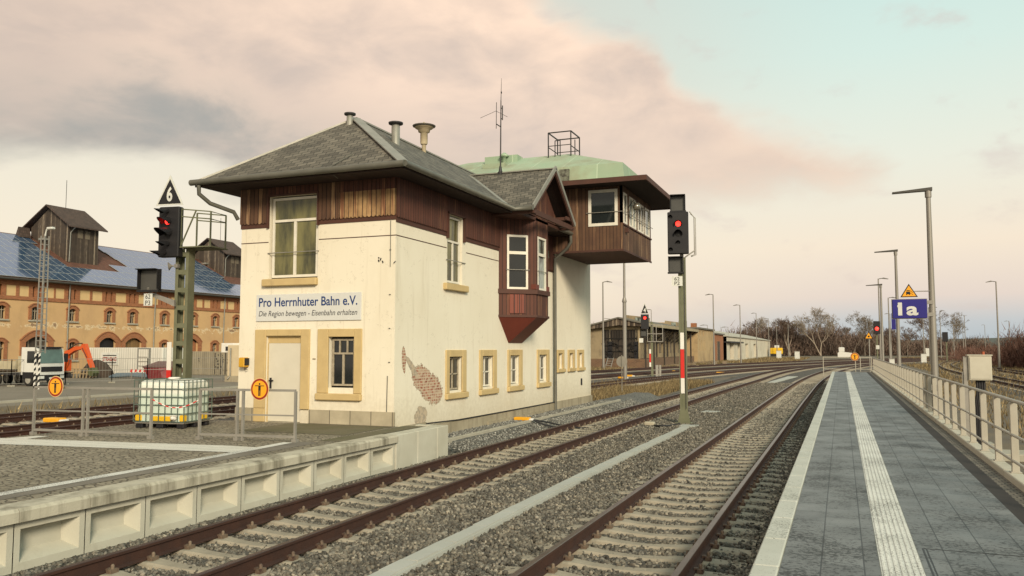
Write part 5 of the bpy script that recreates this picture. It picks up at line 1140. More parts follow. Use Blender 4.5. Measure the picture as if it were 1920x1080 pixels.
lamp_arm(2.5, 59.5, -.3, 6.75, -.90, .10, 'third lamp post behind the railing near the end of the paved platform')
b = MB(); b.box(2.18, 2.36, 42.1, 42.16, 3.15, 3.9); tag(b.build('number_board', mat('sign_blue', (.022, .018, .20), .4)), 'small dark blue plate fixed to the second lamp post of the platform', 'sign')
# blue 1a sign and triangle
sg = thing('platform_sign', (1.85, 25.1, 3.4), 'dark blue platform sign reading 1a in white beside the nearest lamp post', 'sign')
b = MB(); b.bev(1.33, 2.19, 25.05, 25.13, 3.10, 3.62, .01); b.build('panel', mat('sign_blue', (.022, .018, .20)), sg)
b = MB(); b.box(1.315, 2.205, 25.08, 25.14, 3.085, 3.635); b.box(2.19, 2.35, 25.1, 25.14, 3.15, 3.25); b.box(2.19, 2.35, 25.1, 25.14, 3.48, 3.58); b.build('frame', M_GALV, sg)
b = MB(); b.prism([(1.455, 25.046, 3.455), (1.525, 25.046, 3.535), (1.525, 25.046, 3.47), (1.455, 25.046, 3.40)], (0, .004, 0)); b.build('numeral_flag', M_PLATE, sg)
o = text_obj('1a', 1, M_PLATE, sg, (1.72, 25.046, 3.355), FRONT, offset=.03)
me = o.data; xs = [v.co.x for v in me.vertices]; ys = [v.co.y for v in me.vertices]
for v in me.vertices: v.co.x = (v.co.x - (max(xs) + min(xs)) / 2) * .50 / (max(xs) - min(xs)); v.co.y = (v.co.y - (max(ys) + min(ys)) / 2) * .36 / (max(ys) - min(ys)); v.co.z *= .5
wt1 = thing('warning_triangle', (1.75, 25.1, 3.7), 'amber warning triangle mounted above the blue platform sign', 'sign', 'amber warning triangles')
b = MB(); b.prism([(1.54, 25.09, 3.68), (1.98, 25.09, 3.68), (1.76, 25.09, 4.05)], (0, .012, 0)); b.build('plate', M_BLACK, wt1)
b = MB(); b.prism([(1.585, 25.082, 3.705), (1.935, 25.082, 3.705), (1.76, 25.082, 4.0)], (0, .006, 0)); b.build('face', M_AMB, wt1)
b = MB(); b.box(1.69, 1.79, 25.078, 25.081, 3.76, 3.83); b.box(1.70, 1.78, 25.078, 25.081, 3.845, 3.87); b.bar((1.79, 25.079, 3.86), (1.86, 25.079, 3.80), .012, .003); b.bar((1.80, 25.079, 3.79), (1.86, 25.079, 3.75), .015, .003); b.lathe((1.70, 25.08, 3.75), [(.012, 0), (.012, .002)], 8, 0, (0, -1, 0)); b.lathe((1.775, 25.08, 3.75), [(.012, 0), (.012, .002)], 8, 0, (0, -1, 0)); b.build('pictogram', M_BLACK, wt1)
b = MB(); b.path([(1.9, 25.12, 3.84), (2.3, 25.16, 3.84)], .015, 6); b.build('bracket', M_GALV, wt1)
# cabinet on legs
cbx = thing('switch_cabinet', (3.05, 23, -.3), 'pale grey switch cabinet on a post just outside the platform railing', 'cabinet')
b = MB(); b.bev(2.86, 3.36, 22.9, 23.2, 1.50, 2.10, .015); b.box(2.84, 3.38, 22.88, 23.22, 2.10, 2.125); b.build('housing', mat('cabinet_paint', (.50, .47, .38), .5, (.42, .39, .31), 3), cbx)
b = MB(); b.box(2.89, 3.33, 22.885, 22.90, 1.54, 2.06); b.build('door', mat('cabinet_paint', (.50, .47, .38)), cbx)
b = MB(); b.bar((2.80, 23.0, -.3), (2.80, 23.0, 2.08), .085); b.bar((2.74, 23.0, .8), (2.74, 23.0, 1.7), .03); b.build('post', M_GALV, cbx)
b = MB()
for i in range(4): b.path([(3.05 + i * .05, 23.05, 1.5), (3.04 + i * .05, 23.0, 1.2), (2.98 + i * .04, 23.02, .8), (2.96 + i * .03, 23.0, -.3)], .032, 6)
b.build('cable_bundle', M_BLACK, cbx)
b = MB(); b.tube((3.2, 23, 2.12), (3.2, 23, 2.2), .03); b.build('marker', mat('marker_red', (.4, .1, .04), .6), cbx)
b = MB(); b.bev(3.0, 3.5, 23.8, 24.4, -.3, -.1, .02); b.bev(3.2, 4.3, 22.2, 23.2, -.34, -.16, .02); tag(b.build('concrete_slab', M_CONC), 'low broken concrete slabs lying at the foot of the pale switch cabinet', 'slab')
# yard lamp posts: bent luminaire on a thin pole
def yard_lamp(x, y, h, label, side=-1, r=.10, L=1.1, z=-.3):
    t = thing('lamp_post', (x, y, z), label, 'lamp post', 'tall yard lamp posts')
    b = MB(); b.tube((x, y, z), (x, y, z + 3.2), r * 1.5, r * 1.3, 10); b.tube((x, y, z + 3.2), (x, y, h), r, r * .7, 10); b.build('pole', M_LAMP, t)
    b = MB(); b.path([(x, y, h - .05), (x + side * .15, y, h), (x + side * L * .5, y, h + .05)], .05, 6); b.prism([(x + side * L * .4, y - .14, h - .02), (x + side * L, y - .14, h - .10), (x + side * L, y - .14, h - .04), (x + side * L * .5, y - .14, h + .12)], (0, .28, 0)); b.build('lamp_head', mat('lamp_head_grey', (.16, .15, .13), .5), t)
    return t
for x, y, h, sd_, l in [(-25.7, 93.3, 10.0, 1, 'lamp post nearest the wall corner of the signal box, before the freight shed gable'),
    (-16.98, 120.9, 10.0, -1, 'lamp post standing past the end of the freight shed canopy'), (-16.1, 146.7, 9.7, -1, 'lamp post in front of the white hall, its nearer end'), (-17.8, 194.3, 10.2, -1, 'lamp post in front of the middle of the white hall'),
    (-19.3, 247.4, 10.8, -1, 'lamp post at the far corner of the white hall'), (-18.4, 266, 10.3, -1, 'lamp post between the yellow digger and the bare trees'), (-14.8, 262, 9.6, -1, 'thin lamp post just left of the pale twin stemmed birch'),
    (17.9, 116.5, 10.5, -1, 'tall lamp post by the red brown bushes outside the railing'), (47.7, 337, 10.6, -1, 'distant lamp post above the red brown bushes'), (29.06, 236.6, 10.6, -1, 'lamp post right of the pale cabinet, tallest of the far group'),
    (32.4, 268, 9.4, -1, 'lamp post close beside the tallest one of the far group'), (26.4, 236, 8.5, -1, 'short lamp post of the far group nearest the big platform lamp'), (22, 221, 11.2, 1, 'lamp post right behind the nearest platform lamp'), (41, 250, 9.4, -1, 'lamp post far out above the dark bushes and the pale cabinet'),
    (4.3, 108, 10.6, 1, 'lamp post with an arched head behind the last platform lamps'), (6.3, 128, 9.4, 1, 'lamp post between the second and third platform lamps'), (12.0, 135, 8.3, 1, 'lamp post behind the left edge of the blue sign'), (9.6, 190, 9.5, -1, 'thin far pole right of the third platform lamp'), (17, 205, 9.3, -1, 'thin far pole below the blue platform sign')]:
    yard_lamp(x, y, h, l, sd_)
for x, y, h, l in [(-34, 97, 6.4, 'lamp head showing just above the low gable roof beside the signal box wall'), (-27.5, 128, 8.3, 'lamp on the shed forecourt seen above the canopy roof'), (-25.8, 150, 7.2, 'lamp peeping over the roof right of the brick chimneys'), (-25.4, 172, 7.0, 'lamp peeping over the roof at the end of the pale block'), (-23.5, 190, 7.0, 'lamp behind the orange gate of the goods yard')]:
    yard_lamp(x, y, h, l, -1 if y < 100 or y > 125 else -1, .07, 1.5)
pm = thing('pole', (-16.33, 65.8, -.3), 'tall bare grey pole that rises behind the overhanging cabin', 'pole'); b = MB(); b.tube((-16.33, 65.8, -.3), (-16.33, 65.8, 6.2), .17, .15, 12); b.build('lower_tube', M_LAMP, pm); b = MB(); b.tube((-16.33, 65.8, 6.2), (-16.30, 65.8, 13.5), .10, .08, 10); b.lathe((-16.33, 65.8, 6.0), [(.18, 0), (.2, .1), (.12, .4)], 12); b.build('upper_tube', M_LAMP, pm)
b = MB(); b.tube((-11.25, 44.6, -.4), (-11.25, 44.6, 1.9), .03); b.lathe((-11.25, 44.62, 1.55), [(.30, 0), (.30, .02)], 20, 0, (-.35, 1, 0)); tag(b.build('disc_sign', mat('sign_back', (.22, .20, .16), .6)), 'back of a round grey sign on a thin post in the dry grass', 'sign')
# cable trough between the tracks and small things on the ballast
tr = thing('cable_trough', (-4.65, 16, -.25), 'pale concrete cable trough with separate lids running to the foot of the signal', 'trough')
pts = [(-4.62, 4), (-4.64, 10), (-4.66, 16), (-4.60, 22), (-4.55, 26.4)]; Ls = spline(pts, .5)
for i in range(len(Ls) - 1):
    p, q = Ls[i], Ls[i + 1]; d = (q - p).normalized(); s = Vector((d.y, -d.x, 0)); jit = random.uniform(-.004, .004); c = (p + q) / 2 + Vector((random.uniform(-.006, .006), 0, -.145 + jit)); tl = random.uniform(-.004, .004)
    b = MB(); b.obox(c, d * .246, s * .105 + Vector((0, 0, tl)), Vector((0, 0, .02))); b.build('lid', M_DUCT, tr)
b = MB(); sweep(b, Ls, [(-.125, -.3), (-.125, -.150), (.125, -.150), (.125, -.3)]); b.build('channel', M_DUCT, tr)
b = MB(); b.obox((-4.55, 26.6, -.17), (.26, 0, 0), (0, .3, 0), (0, 0, .02)); b.build('end_lid', M_DUCT, tr)
def balise(x, y, label, z=-.17, rz=0, s=1):
    t = thing('yellow_track_box', (x, y, z), label, 'track box', 'yellow track boxes', rz)
    b = MB(fr_at((x, y, z), 0)); b.bev(-.24 * s, .24 * s, -.13 * s, .13 * s, 0, .10 * s, .02); b.build('housing', mat('track_yellow', (.80, .38, .015), .45, (.7, .33, .015), 4), t)
    b = MB(fr_at((x, y, z), 0)); b.bev(.24 * s, .36 * s, -.10 * s, .10 * s, 0, .07 * s, .02); b.build('connector', M_WHITE, t)
    return t
balise(-9.05, 23.6, 'yellow box with a black cable on the gravel beside the signal box plinth', .1); b = MB(); b.path([(-8.75, 23.6, .14), (-8.3, 24.0, .02), (-7.9, 24.6, -.15), (-7.4, 25.0, -.2)], .025, 6); b.path([(-8.75, 23.6, .14), (-8.4, 23.7, .0), (-7.9, 24.1, -.18), (-7.4, 24.5, -.22)], .025, 6); tag(b.build('black_cable', M_BLACK), 'black cable from the yellow box over the gravel to the rail', 'cable')
balise(-24.2, 20.0, 'yellow box on the siding seen through the pipe barrier below the round sign', -.15, s=1.4)
for x, y, s, l in ((-17.6, 72, 1.6, 'yellow box beside the mast of the distant triangle signal'), (-17.0, 67.5, 1.4, 'yellow box near the foot of the tall bare pole'), (-16.8, 88, 1.5, 'small yellow box behind the distant triangle signal'), (-11.2, 84, 1.6, 'small yellow box on the spur beyond the dry grass')): balise(x, y, l, -.22, s=s)
b = MB(); b.path([(-5.7, 26.5, -.16), (-5.45, 26.0, -.16), (-5.2, 26.2, -.17), (-4.95, 27.1, -.16)], .028, 6); b.path([(-5.7, 26.5, -.16), (-5.5, 26.2, -.16), (-5.1, 26.5, -.17), (-4.95, 27.2, -.16)], .028, 6); tag(b.build('black_cable', M_BLACK), 'black cable between the near rail and the foot of the banded signal', 'cable')
b = MB(); b.bev(-5.95, -5.6, 26.3, 26.55, -.2, -.06, .04); tag(b.build('rail_contact', mat('contact_pale', (.42, .37, .27), .7)), 'pale metal contact box clamped to the rail near the banded signal', 'box')
b = MB(); b.prism([(-5.1, 32.4, -.19), (-4.6, 32.4, -.19), (-4.4, 33.0, -.19), (-5.0, 33.2, -.19)], (0, 0, .04)); tag(b.build('flat_slab', M_DUCT), 'flat pale slab lying on the ballast just past the banded signal', 'slab')
b = MB(); b.prism([(-5.0, 62, -.2), (-4.5, 62, -.2), (-3.6, 76, -.2), (-4.4, 76, -.2)], (0, 0, .05)); tag(b.build('pale_walkway', M_DUCT), 'pale concrete walkway slab between the main tracks far ahead', 'walkway')

# ---------------------------------------------------------------- the goods warehouse with solar panels
KY = kscale(1.2); GZ = .013
def ymb(): return MB(KY)
PY = lambda x, y, z: tuple(KY((x, y, z)))
def wplx(nt, c, h, tc):
    c, h = stains(nt, c, h, tc, (.34, .22, .10), .52, .74, (.5, .5, .25), .55)
    s = nt.nodes.new('ShaderNodeSeparateXYZ'); nt.links.new(tc.outputs['UV'], s.inputs[0])
    n = N(nt, 'ShaderNodeTexNoise', i_Scale=.9, i_Detail=8.0, i_Roughness=.7); nt.links.new(tc.outputs['UV'], n.inputs['Vector'])
    z0 = H + (4.25 - H) * 1.2; d = mth(nt, 'ABSOLUTE', mth(nt, 'SUBTRACT', s.outputs[1], z0)); d = mth(nt, 'SUBTRACT', 1.0, mth(nt, 'DIVIDE', d, .9))
    v = mth(nt, 'MULTIPLY', mth(nt, 'ADD', mth(nt, 'MULTIPLY', d, .28), mth(nt, 'MULTIPLY', n.outputs[0], 1.0)), 1.0)
    m1 = nt.nodes.new('ShaderNodeMapRange'); m1.inputs[1].default_value = .74; m1.inputs[2].default_value = .76; nt.links.new(v, m1.inputs[0])
    m2 = nt.nodes.new('ShaderNodeMapRange'); m2.inputs[1].default_value = .80; m2.inputs[2].default_value = .82; nt.links.new(v, m2.inputs[0])
    c = mixc(nt, m1.outputs[0], c, (.60, .46, .28)); return mixc(nt, m2.outputs[0], c, (.26, .17, .10)), h
M_WPL = mat('ochre_plaster', (.57, .365, .17), .9, (.42, .265, .135), .35, .7, .2, 20, extra=wplx)
M_WBR = mat('orange_brick', (.36, .135, .05), .85, (.23, .085, .037), 1.2, .7, .2, 30, extra=brickx(.26, .09, .012, (.30, .15, .08), shade=.3))
M_WCR = mat('frieze_cream', (.60, .43, .21), .85, (.52, .36, .17), 1.5, .6)
M_TILE = mat('red_tiles', (.20, .075, .042), .85, (.12, .055, .036), .8, .7, .4, 8, extra=brickx(.25, .35, .03, (.06, .03, .02), shade=.3))
M_TILED = mat('dark_tiles', (.10, .062, .046), .85, (.065, .045, .036), .8, .7, .4, 8, extra=brickx(.25, .35, .03, (.04, .028, .02), shade=.3))
def solx(nt, c, h, tc): return brickx(.19, .19, .004, (.05, .07, .11), off=0, shade=.05)(nt, c, h, tc)
M_SOLAR = mat('solar_cell', (.14, .26, .45), .12, (.17, .30, .50), 1, .5, metal=.8)
M_SFRAME = mat('panel_frame', (.55, .55, .50), .4, metal=.3)
M_OLDW = mat('old_grey_boards', (.085, .062, .042), .9, (.045, .034, .026), 1.5, .6, .4, 20, extra=boardx(.22, shade=.7, peel=((.19, .15, .105), .60, .72)))
wh = thing('warehouse', PY(-65, 65, GZ), 'long ochre goods warehouse with orange brick arches, solar panels and wooden roof huts', 'warehouse')
WX = -65; WY0, WY1 = 40, 106
wins = [(48.25, 1), (51.34, 1), (55.09, 1), (59.22, 1), (61.98, 1), (66.13, 1), (70.22, 1), (73.58, 1), (77.09, 1), (81, 1), (85, 1), (44.6, 1)]
lows = [48.26, 55.2, 66.17, 73.6, 81]; gates = [(50.0, 53.28), (57.6, 60.62), (60.64, 63.8), (68.6, 71.6)]
holes = [(y - .42, y + .42, 4.72, 5.92) for y, _ in wins] + [(y - .42, y + .42, 1.1, 2.85) for y in lows] + [(a + .5, c - .5, GZ + .02, 3.25) for a, c in gates]
b = ymb(); b.wall('x', WX, WY0, WY1, GZ - .5, 6.45, holes, .35)
b.poly([(-83, WY0, 0), (WX, WY0, 0), (WX, WY0, 8.4), (-74, WY0, 13.2), (-83, WY0, 8.4)]); b.poly([(WX, WY1, 0), (-83, WY1, 0), (-83, WY1, 8.4), (-74, WY1, 13.2), (WX, WY1, 8.4)]); b.poly([(-83, WY1, 0), (-83, WY0, 0), (-83, WY0, 8.4), (-83, WY1, 8.4)])
b.poly([(WX - .35, WY0, 0), (WX - .35, WY1, 0), (WX - .35, WY1, 6.4), (WX - .35, WY0, 6.4)], 1)
b.build('wall', [M_WPL, mat('dark_interior', (.02, .018, .014))], wh)
cream = [(44.9, 45.8), (46.1, 47.0), (48.6, 49.5), (49.8, 50.7), (52.2, 53.15), (53.3, 54.2), (55.84, 56.95), (57.2, 58.33), (59.88, 61.15), (62.68, 63.84), (64.1, 65.24), (67, 68), (68.25, 69.2), (70.7, 71.6), (71.85, 72.8), (74.4, 75.4), (75.65, 76.7), (78.5, 79.5), (79.8, 80.8), (83, 84), (84.3, 85.3)]
cells = []
for i, (a, c) in enumerate(cream):
    cells.append((a, c, 1))
    if i + 1 < len(cream) and cream[i + 1][0] - c > .8:
        g = cream[i + 1][0] - c; cells.append((c + g * .24, c + g * .38, 2)); cells.append((c + g * .62, c + g * .76, 2))
b = ymb(); b.box(WX, WX + .10, WY0, WY1, 6.40, 6.62)
u = WY0
for a, c, m in cells:
    b.poly([(WX + .02, u, 6.60), (WX + .02, a, 6.60), (WX + .02, a, 8.3), (WX + .02, u, 8.3)], 0)
    b.poly([(WX + .02, a, 6.60), (WX + .02, c, 6.60), (WX + .02, c, 6.72), (WX + .02, a, 6.72)], 0); b.poly([(WX + .02, a, 7.62), (WX + .02, c, 7.62), (WX + .02, c, 8.3), (WX + .02, a, 8.3)], 0)
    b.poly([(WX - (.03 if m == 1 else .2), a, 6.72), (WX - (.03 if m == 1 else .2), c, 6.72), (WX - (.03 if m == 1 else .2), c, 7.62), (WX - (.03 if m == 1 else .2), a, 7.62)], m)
    for A, B in (((a, 6.72), (a, 7.62)), ((c, 7.62), (c, 6.72)), ((a, 7.62), (c, 7.62)), ((c, 6.72), (a, 6.72))): b.poly([(WX + .02, *A), (WX + .02, *B), (WX - .2, *B), (WX - .2, *A)], 0)
    u = c
b.poly([(WX + .02, u, 6.60), (WX + .02, WY1, 6.60), (WX + .02, WY1, 8.3), (WX + .02, u, 8.3)], 0)
b.box(WX, WX + .16, WY0, WY1, 7.95, 8.08, 0); b.box(WX, WX + .25, WY0, WY1, 8.2, 8.34, 0)
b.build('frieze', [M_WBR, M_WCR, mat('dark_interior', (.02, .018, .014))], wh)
def arch(y0, y1, z0, z1, t, rise, rec=None, bars=True, name='window', infill=None):
    """brick surround with a segmental head; opening y0..y1, z0..z1 (crown)"""
    f = ymb(); n = 8
    def arc(a, c, zs, r): return [(a + (c - a) * k / n, zs + r * (1 - (2 * k / n - 1) ** 2)) for k in range(n + 1)]
    zi = z1 - rise; inner = arc(y0, y1, zi, rise); outer = arc(y0 - t, y1 + t, zi + t * .3, rise + t * .7); X = WX + .09
    for q in (0, 1):
        pts = [(y0 - t, z0), (y0, z0), (y0, zi), (y0 - t, zi + t * .3)] if q == 0 else [(y1, z0), (y1 + t, z0), (y1 + t, zi + t * .3), (y1, zi)]
        f.prism([(X, *p) for p in pts], (-.12, 0, 0))
    for k in range(n): f.prism([(X, *inner[k]), (X, *inner[k + 1]), (X, *outer[k + 1]), (X, *outer[k])], (-.12, 0, 0))
    o2 = arc(y0 - t - .08, y1 + t + .08, zi + t * .3 + .02, rise + t * .7 + .06)
    for k in range(n): f.prism([(X + .06, *outer[k]), (X + .06, *outer[k + 1]), (X + .06, *o2[k + 1]), (X + .06, *o2[k])], (-.16, 0, 0))
    o = f.build(name, M_WBR, wh)
    if bars:
        g = ymb(); xg = WX - .2
        for c in (y0 + (y1 - y0) / 3, y0 + 2 * (y1 - y0) / 3): g.box(xg, xg + .05, c - .03, c + .03, z0, z1)
        g.box(xg, xg + .05, y0, y1, z0, z0 + .06); g.box(xg, xg + .06, y0, y1, z0 + (z1 - z0) * .66, z0 + (z1 - z0) * .66 + .06); g.build('glazing_bars', M_WFRAMEO, o)
        s = ymb(); s.box(WX, WX + .16, y0 - t, y1 + t, z0 - .12, z0); s.build('sill', M_CONC, o)
    if infill is not None: g = ymb(); g.prism([(WX - .28, y0, z0)] + [(WX - .28, y1, z0)] + [(WX - .28, *p) for p in inner[::-1]], (-.03, 0, 0)); g.build('gate_leaf', infill, o)
    return o
for y, _ in wins: arch(y - .36, y + .36, 4.72, 5.86, .26, .14)
for y in lows: arch(y - .36, y + .36, 1.2, 2.85, .26, .14)
for i, (a, c) in enumerate(gates): arch(a + .55, c - .55, GZ, 3.3, .5, .50, bars=False, name='gate', infill=(M_OLDW, M_BLACK, mat('boarded_gate', (.25, .15, .06), .85, extra=boardx(.2)), M_WBR)[i])
# roof
b = ymb(); b.poly([(WX + .6, WY0, 8.12), (WX + .6, WY1, 8.12), (-74, WY1, 13.2), (-74, WY0, 13.2)]); b.poly([(-74, WY0, 13.2), (-74, WY1, 13.2), (-83.5, WY1, 8.1), (-83.5, WY0, 8.1)]); b.bar((-74, WY0, 13.22), (-74, WY1, 13.22), .3, .12); b.build('roof', [M_TILE], wh)
b = ymb(); b.path([(WX + .68, WY0, 8.10), (WX + .68, WY1, 8.10)], .10, 8); b.box(WX, WX + .55, WY0, WY1, 8.02, 8.12); b.build('gutter', mat('gutter_dark', (.05, .045, .035), .6), wh)
def roofpt(s, y, lift): # s: distance up the slope from the eave, 0..1
    return (WX + .6 + (-74 - WX - .6) * s, y, 8.12 + 5.08 * s + lift)
pan = ymb(); PW, PH = .86, .158; proto = None; cnt = 0; rest = ymb(); SL = Vector(roofpt(1, 0, 0)) - Vector(roofpt(0, 0, 0)); Ln = SL.length; sl = SL.normalized(); nn_ = sl.cross(Vector((0, -1, 0))).normalized(); nn_ = nn_ if nn_.z > 0 else -nn_
def panel(mb, y, s):
    c = Vector(roofpt(s + PH / 2, y + PW / 2, .0)) + nn_ * .12
    mb.obox(c, Vector((0, PW / 2 - .026, 0)), sl * (PH * Ln / 2 - .032), nn_ * .02, 0); mb.obox(c - nn_ * .006, Vector((0, PW / 2 - .001, 0)), sl * (PH * Ln / 2 - .002), nn_ * .021, 1)
def hutzone(y, s): return (56.6 < y < 62.6 and s > .36) or (79.4 < y < 86.2 and s > .40) or (62 < y < 65.5 - (s - .55) * 2 and s > .55) or (85 < y < 88 and s > .6)
todo = []
for r in range(6):
    s = .02 + r * (PH + .002)
    if s + PH > .985: break
    y = WY0 + .5 - r * .15
    while y < WY1 - 1:
        if not hutzone(y + .4, s + .08): todo.append((y, s))
        y += PW + .004
todo.sort(key=lambda q: abs(q[0] - 56))
for q in todo[:100]: m = ymb(); panel(m, *q); m.build('solar_panel', [M_SOLAR, M_SFRAME], wh)
for q in todo[100:]: panel(rest, *q)
tag(rest.build('solar_array', [M_SOLAR, M_SFRAME], wh), kind='stuff')
def hut(x0, x1, y0, y1, ze, zr, xr):
    b = ymb(); b.prism([(x0, y0, 10), (x1, y0, 9.6), (x1, y0, ze), (xr, y0, zr - .1), (x0, y0, ze)], (0, y1 - y0, 0)); o = b.build('roof_hut', M_OLDW, wh)
    b = ymb(); q = .5
    for xa, xb in ((x0 - .9, xr), (x1 + .7, xr)):
        za = ze - .25 if True else ze; b.prism([(xa, y0 - q, ze - .25 + (.0)), (xb, y0 - q, zr), (xb, y0 - q, zr + .12), (xa, y0 - q, ze - .13)], (0, y1 - y0 + 2 * q, 0))
    b.build('hut_roof', M_TILED, o)
    b = ymb(); b.path([(x1 + .5, y0 + .3, ze - .2), (x1 + .1, y0 + .15, ze - .7), (x1 + .06, y0 + .1, 10.6)], .05, 6); b.build('downpipe', M_ZINC, o)
    b = ymb(); c = (y0 + y1) / 2; b.box(x1, x1 + .04, c - .7, c - .15, ze - 1.15, ze - .35); b.box(x1, x1 + .04, c + .15, c + .7, ze - 1.15, ze - .35); b.build('hatch', mat('hatch_grey', (.16, .13, .09), .9), o)
    b = ymb(); b.box(xr - .9, xr - .1, y0 - .45, y0, ze - 1.35, ze - 1.15); b.build('small_shelf', M_ZINC, o)
    b = ymb(); b.tube((xr, c, zr), (xr, c, zr + 2.9), .025); b.build('rod', M_DARK, o)
    return o
hut(-74.1, -69, 57.75, 61.2, 14.15, 16.15, -71.6); hut(-74.6, -70, 80.6, 84.3, 13.95, 15.75, -72.3)
b = ymb(); b.prism([(-73.9, 55.9, 13.0), (-73.2, 55.9, 13.0), (-73.5, 55.9, 14.0)], (0, 1.2, 0)); b.build('roof_bump', M_TILED, wh)
for y in (74.9, 54.6, 64.7): b = ymb(); b.path([(WX + .2, y, 8.0), (WX + .1, y, 4.2), (WX + .1, y, GZ)], .06, 6); b.build('downpipe', M_ZINC, wh)
# ---------------------------------------------------------------- yard: truck, digger, containers, fence panels
TS = .90
def tmb(): return MB(lambda p: Vector((-53.3 + p[0] * TS, 42.6 + p[1] * TS, -.44 + p[2] * TS)))
tk_ = thing('truck', (-55, 44, -.44), 'white flatbed truck with a dark windscreen parked in front of the warehouse', 'truck')
M_TRW = mat('truck_white', (.66, .65, .60), .3, (.58, .57, .52), 2)
M_TYRE = mat('tyre', (.02, .019, .017), .85, (.03, .028, .024), 6); M_RIM = mat('rim', (.35, .33, .28), .5)
b = tmb(); b.prism([(0, 0, .9), (0, 0, 1.75), (-.18, 0, 2.95), (-.5, 0, 3.1), (-2.0, 0, 3.1), (-2.0, 0, .9)], (0, 2.3, 0)); cab_ = b.build('cab', M_TRW, tk_)
b = tmb(); b.prism([(.012, .12, 1.82), (.012, 2.18, 1.82), (-.165, 2.18, 2.92), (-.165, .12, 2.92)], (.012, 0, 0)); b.build('windscreen', glassmat('windscreen', (.10, .17, .15), .08, (.04, .07, .06)), cab_)
b = tmb(); b.prism([(-.45, -.012, 1.85), (-1.35, -.012, 1.85), (-1.35, -.012, 2.8), (-.55, -.012, 2.8)], (0, .01, 0)); b.build('side_window', M_GLASS, cab_)
b = tmb(); b.box(.0, .04, .2, 2.1, 1.15, 1.55); b.box(0, .06, -.02, 2.32, .45, .88); b.box(-1.9, .0, .05, 2.25, .45, .9); b.build('grille', M_BLACK, cab_)
for ya, yb in ((-.25, -.05), (2.35, 2.55)): b = tmb(); b.box(-.15, .1, ya, yb, 1.9, 2.6); b.build('mirror', M_BLACK, cab_)
for y in (.1, 1.9): b = tmb(); b.box(.05, .08, y, y + .35, .6, .82); b.build('headlight', M_PLATE, cab_)
b = tmb(); b.box(.061, .07, .9, 1.4, .55, .7); b.build('licence_plate', M_PLATE, cab_)
b = tmb(); b.box(-.1, -.02, .3, 2.0, 2.98, 3.08); b.box(-.48, -.05, .1, 2.2, 3.08, 3.14); b.build('sun_visor', M_BLACK, cab_)
b = tmb(); b.box(-8.2, -2.1, .1, 2.2, .85, 1.1); b.box(-8.2, -2.6, 0, 2.3, 1.2, 1.32); b.build('chassis', M_DARK, tk_)
b = tmb(); b.box(-8.2, -2.6, -.02, .03, 1.33, 1.95); b.box(-8.2, -2.6, 2.27, 2.32, 1.33, 1.95); b.box(-2.65, -2.6, 0.03, 2.27, 1.33, 2.1); b.build('flatbed', mat('bed_cream', (.45, .40, .27), .6, (.36, .31, .2), 3), tk_)
b = tmb(); b.box(-2.5, -2.1, .1, 2.2, 1.1, 2.4); b.build('crane_base', mat('bed_cream', (.45, .40, .27)), tk_)
for x in (-1.15, -4.9, -6.3):
    for y in (-.02, 2.02):
        b = tmb(); b.lathe((x, y, .5), [(.3, 0), (.48, .02), (.5, .06), (.5, .24), (.48, .28), (.3, .3)], 20, 0, (0, 1, 0)); w = b.build('wheel', M_TYRE, tk_); b = tmb(); b.lathe((x, y - .005, .5), [(.3, 0), (.24, .06), (.1, .0), (.001, -.02)], 14, 0, (0, 1, 0)); b.build('rim', M_RIM, w)
b = tmb(); b.box(-1.75, -.55, -.05, .0, .62, 1.12); b.build('mudguard', M_BLACK, tk_)
dg = thing('excavator', PY(-55.3, 47, GZ), 'orange excavator arm reaching down between the truck and the white container', 'excavator')
M_ORG = mat('digger_orange', (.62, .10, .018), .45, (.50, .075, .015), 3)
b = ymb(); pr = [(-55.3, .75), (-54.75, 1.95), (-53.95, 2.32), (-53.1, 2.42)]
b.prism([(-55.45, 46, .7), (-55.0, 46, .65), (-54.6, 46, 1.75), (-53.9, 46, 2.1), (-53.05, 46, 2.25), (-53.05, 46, 2.45), (-54.0, 46, 2.4), (-54.9, 46, 2.05)], (0, .3, 0)); b.build('boom', M_ORG, dg)
b = ymb(); b.prism([(-53.15, 45.98, 2.62), (-52.85, 45.98, 2.62), (-52.55, 45.98, 2.0), (-52.0, 45.98, .82), (-52.2, 45.98, .75), (-52.9, 45.98, 1.9), (-53.3, 45.98, 2.3)], (0, .28, 0)); b.build('stick', M_ORG, dg)
b = ymb(); b.prism([(-52.35, 45.9, .8), (-51.95, 45.9, .85), (-51.75, 45.9, .45), (-51.95, 45.9, .2), (-52.3, 45.9, .3)], (0, .5, 0)); b.build('bucket', mat('bucket', (.09, .10, .04), .7), dg)
b = ymb(); b.path([(-54.5, 45.95, 2.2), (-53.6, 45.9, 2.6), (-53.0, 45.9, 2.66)], .04, 6); b.path([(-53.0, 45.9, 2.3), (-52.5, 45.9, 1.6)], .03, 6); b.build('hydraulic_ram', M_DARK, dg)
b = ymb(); b.bev(-56.6, -55.0, 45.7, 46.8, .5, 1.5, .08); b.build('body', M_ORG, dg); b = ymb(); b.bev(-56.7, -54.9, 45.5, 45.85, GZ, .45, .1); b.bev(-56.7, -54.9, 46.7, 47.0, GZ, .45, .1); b.build('tracks', M_DARK, dg)
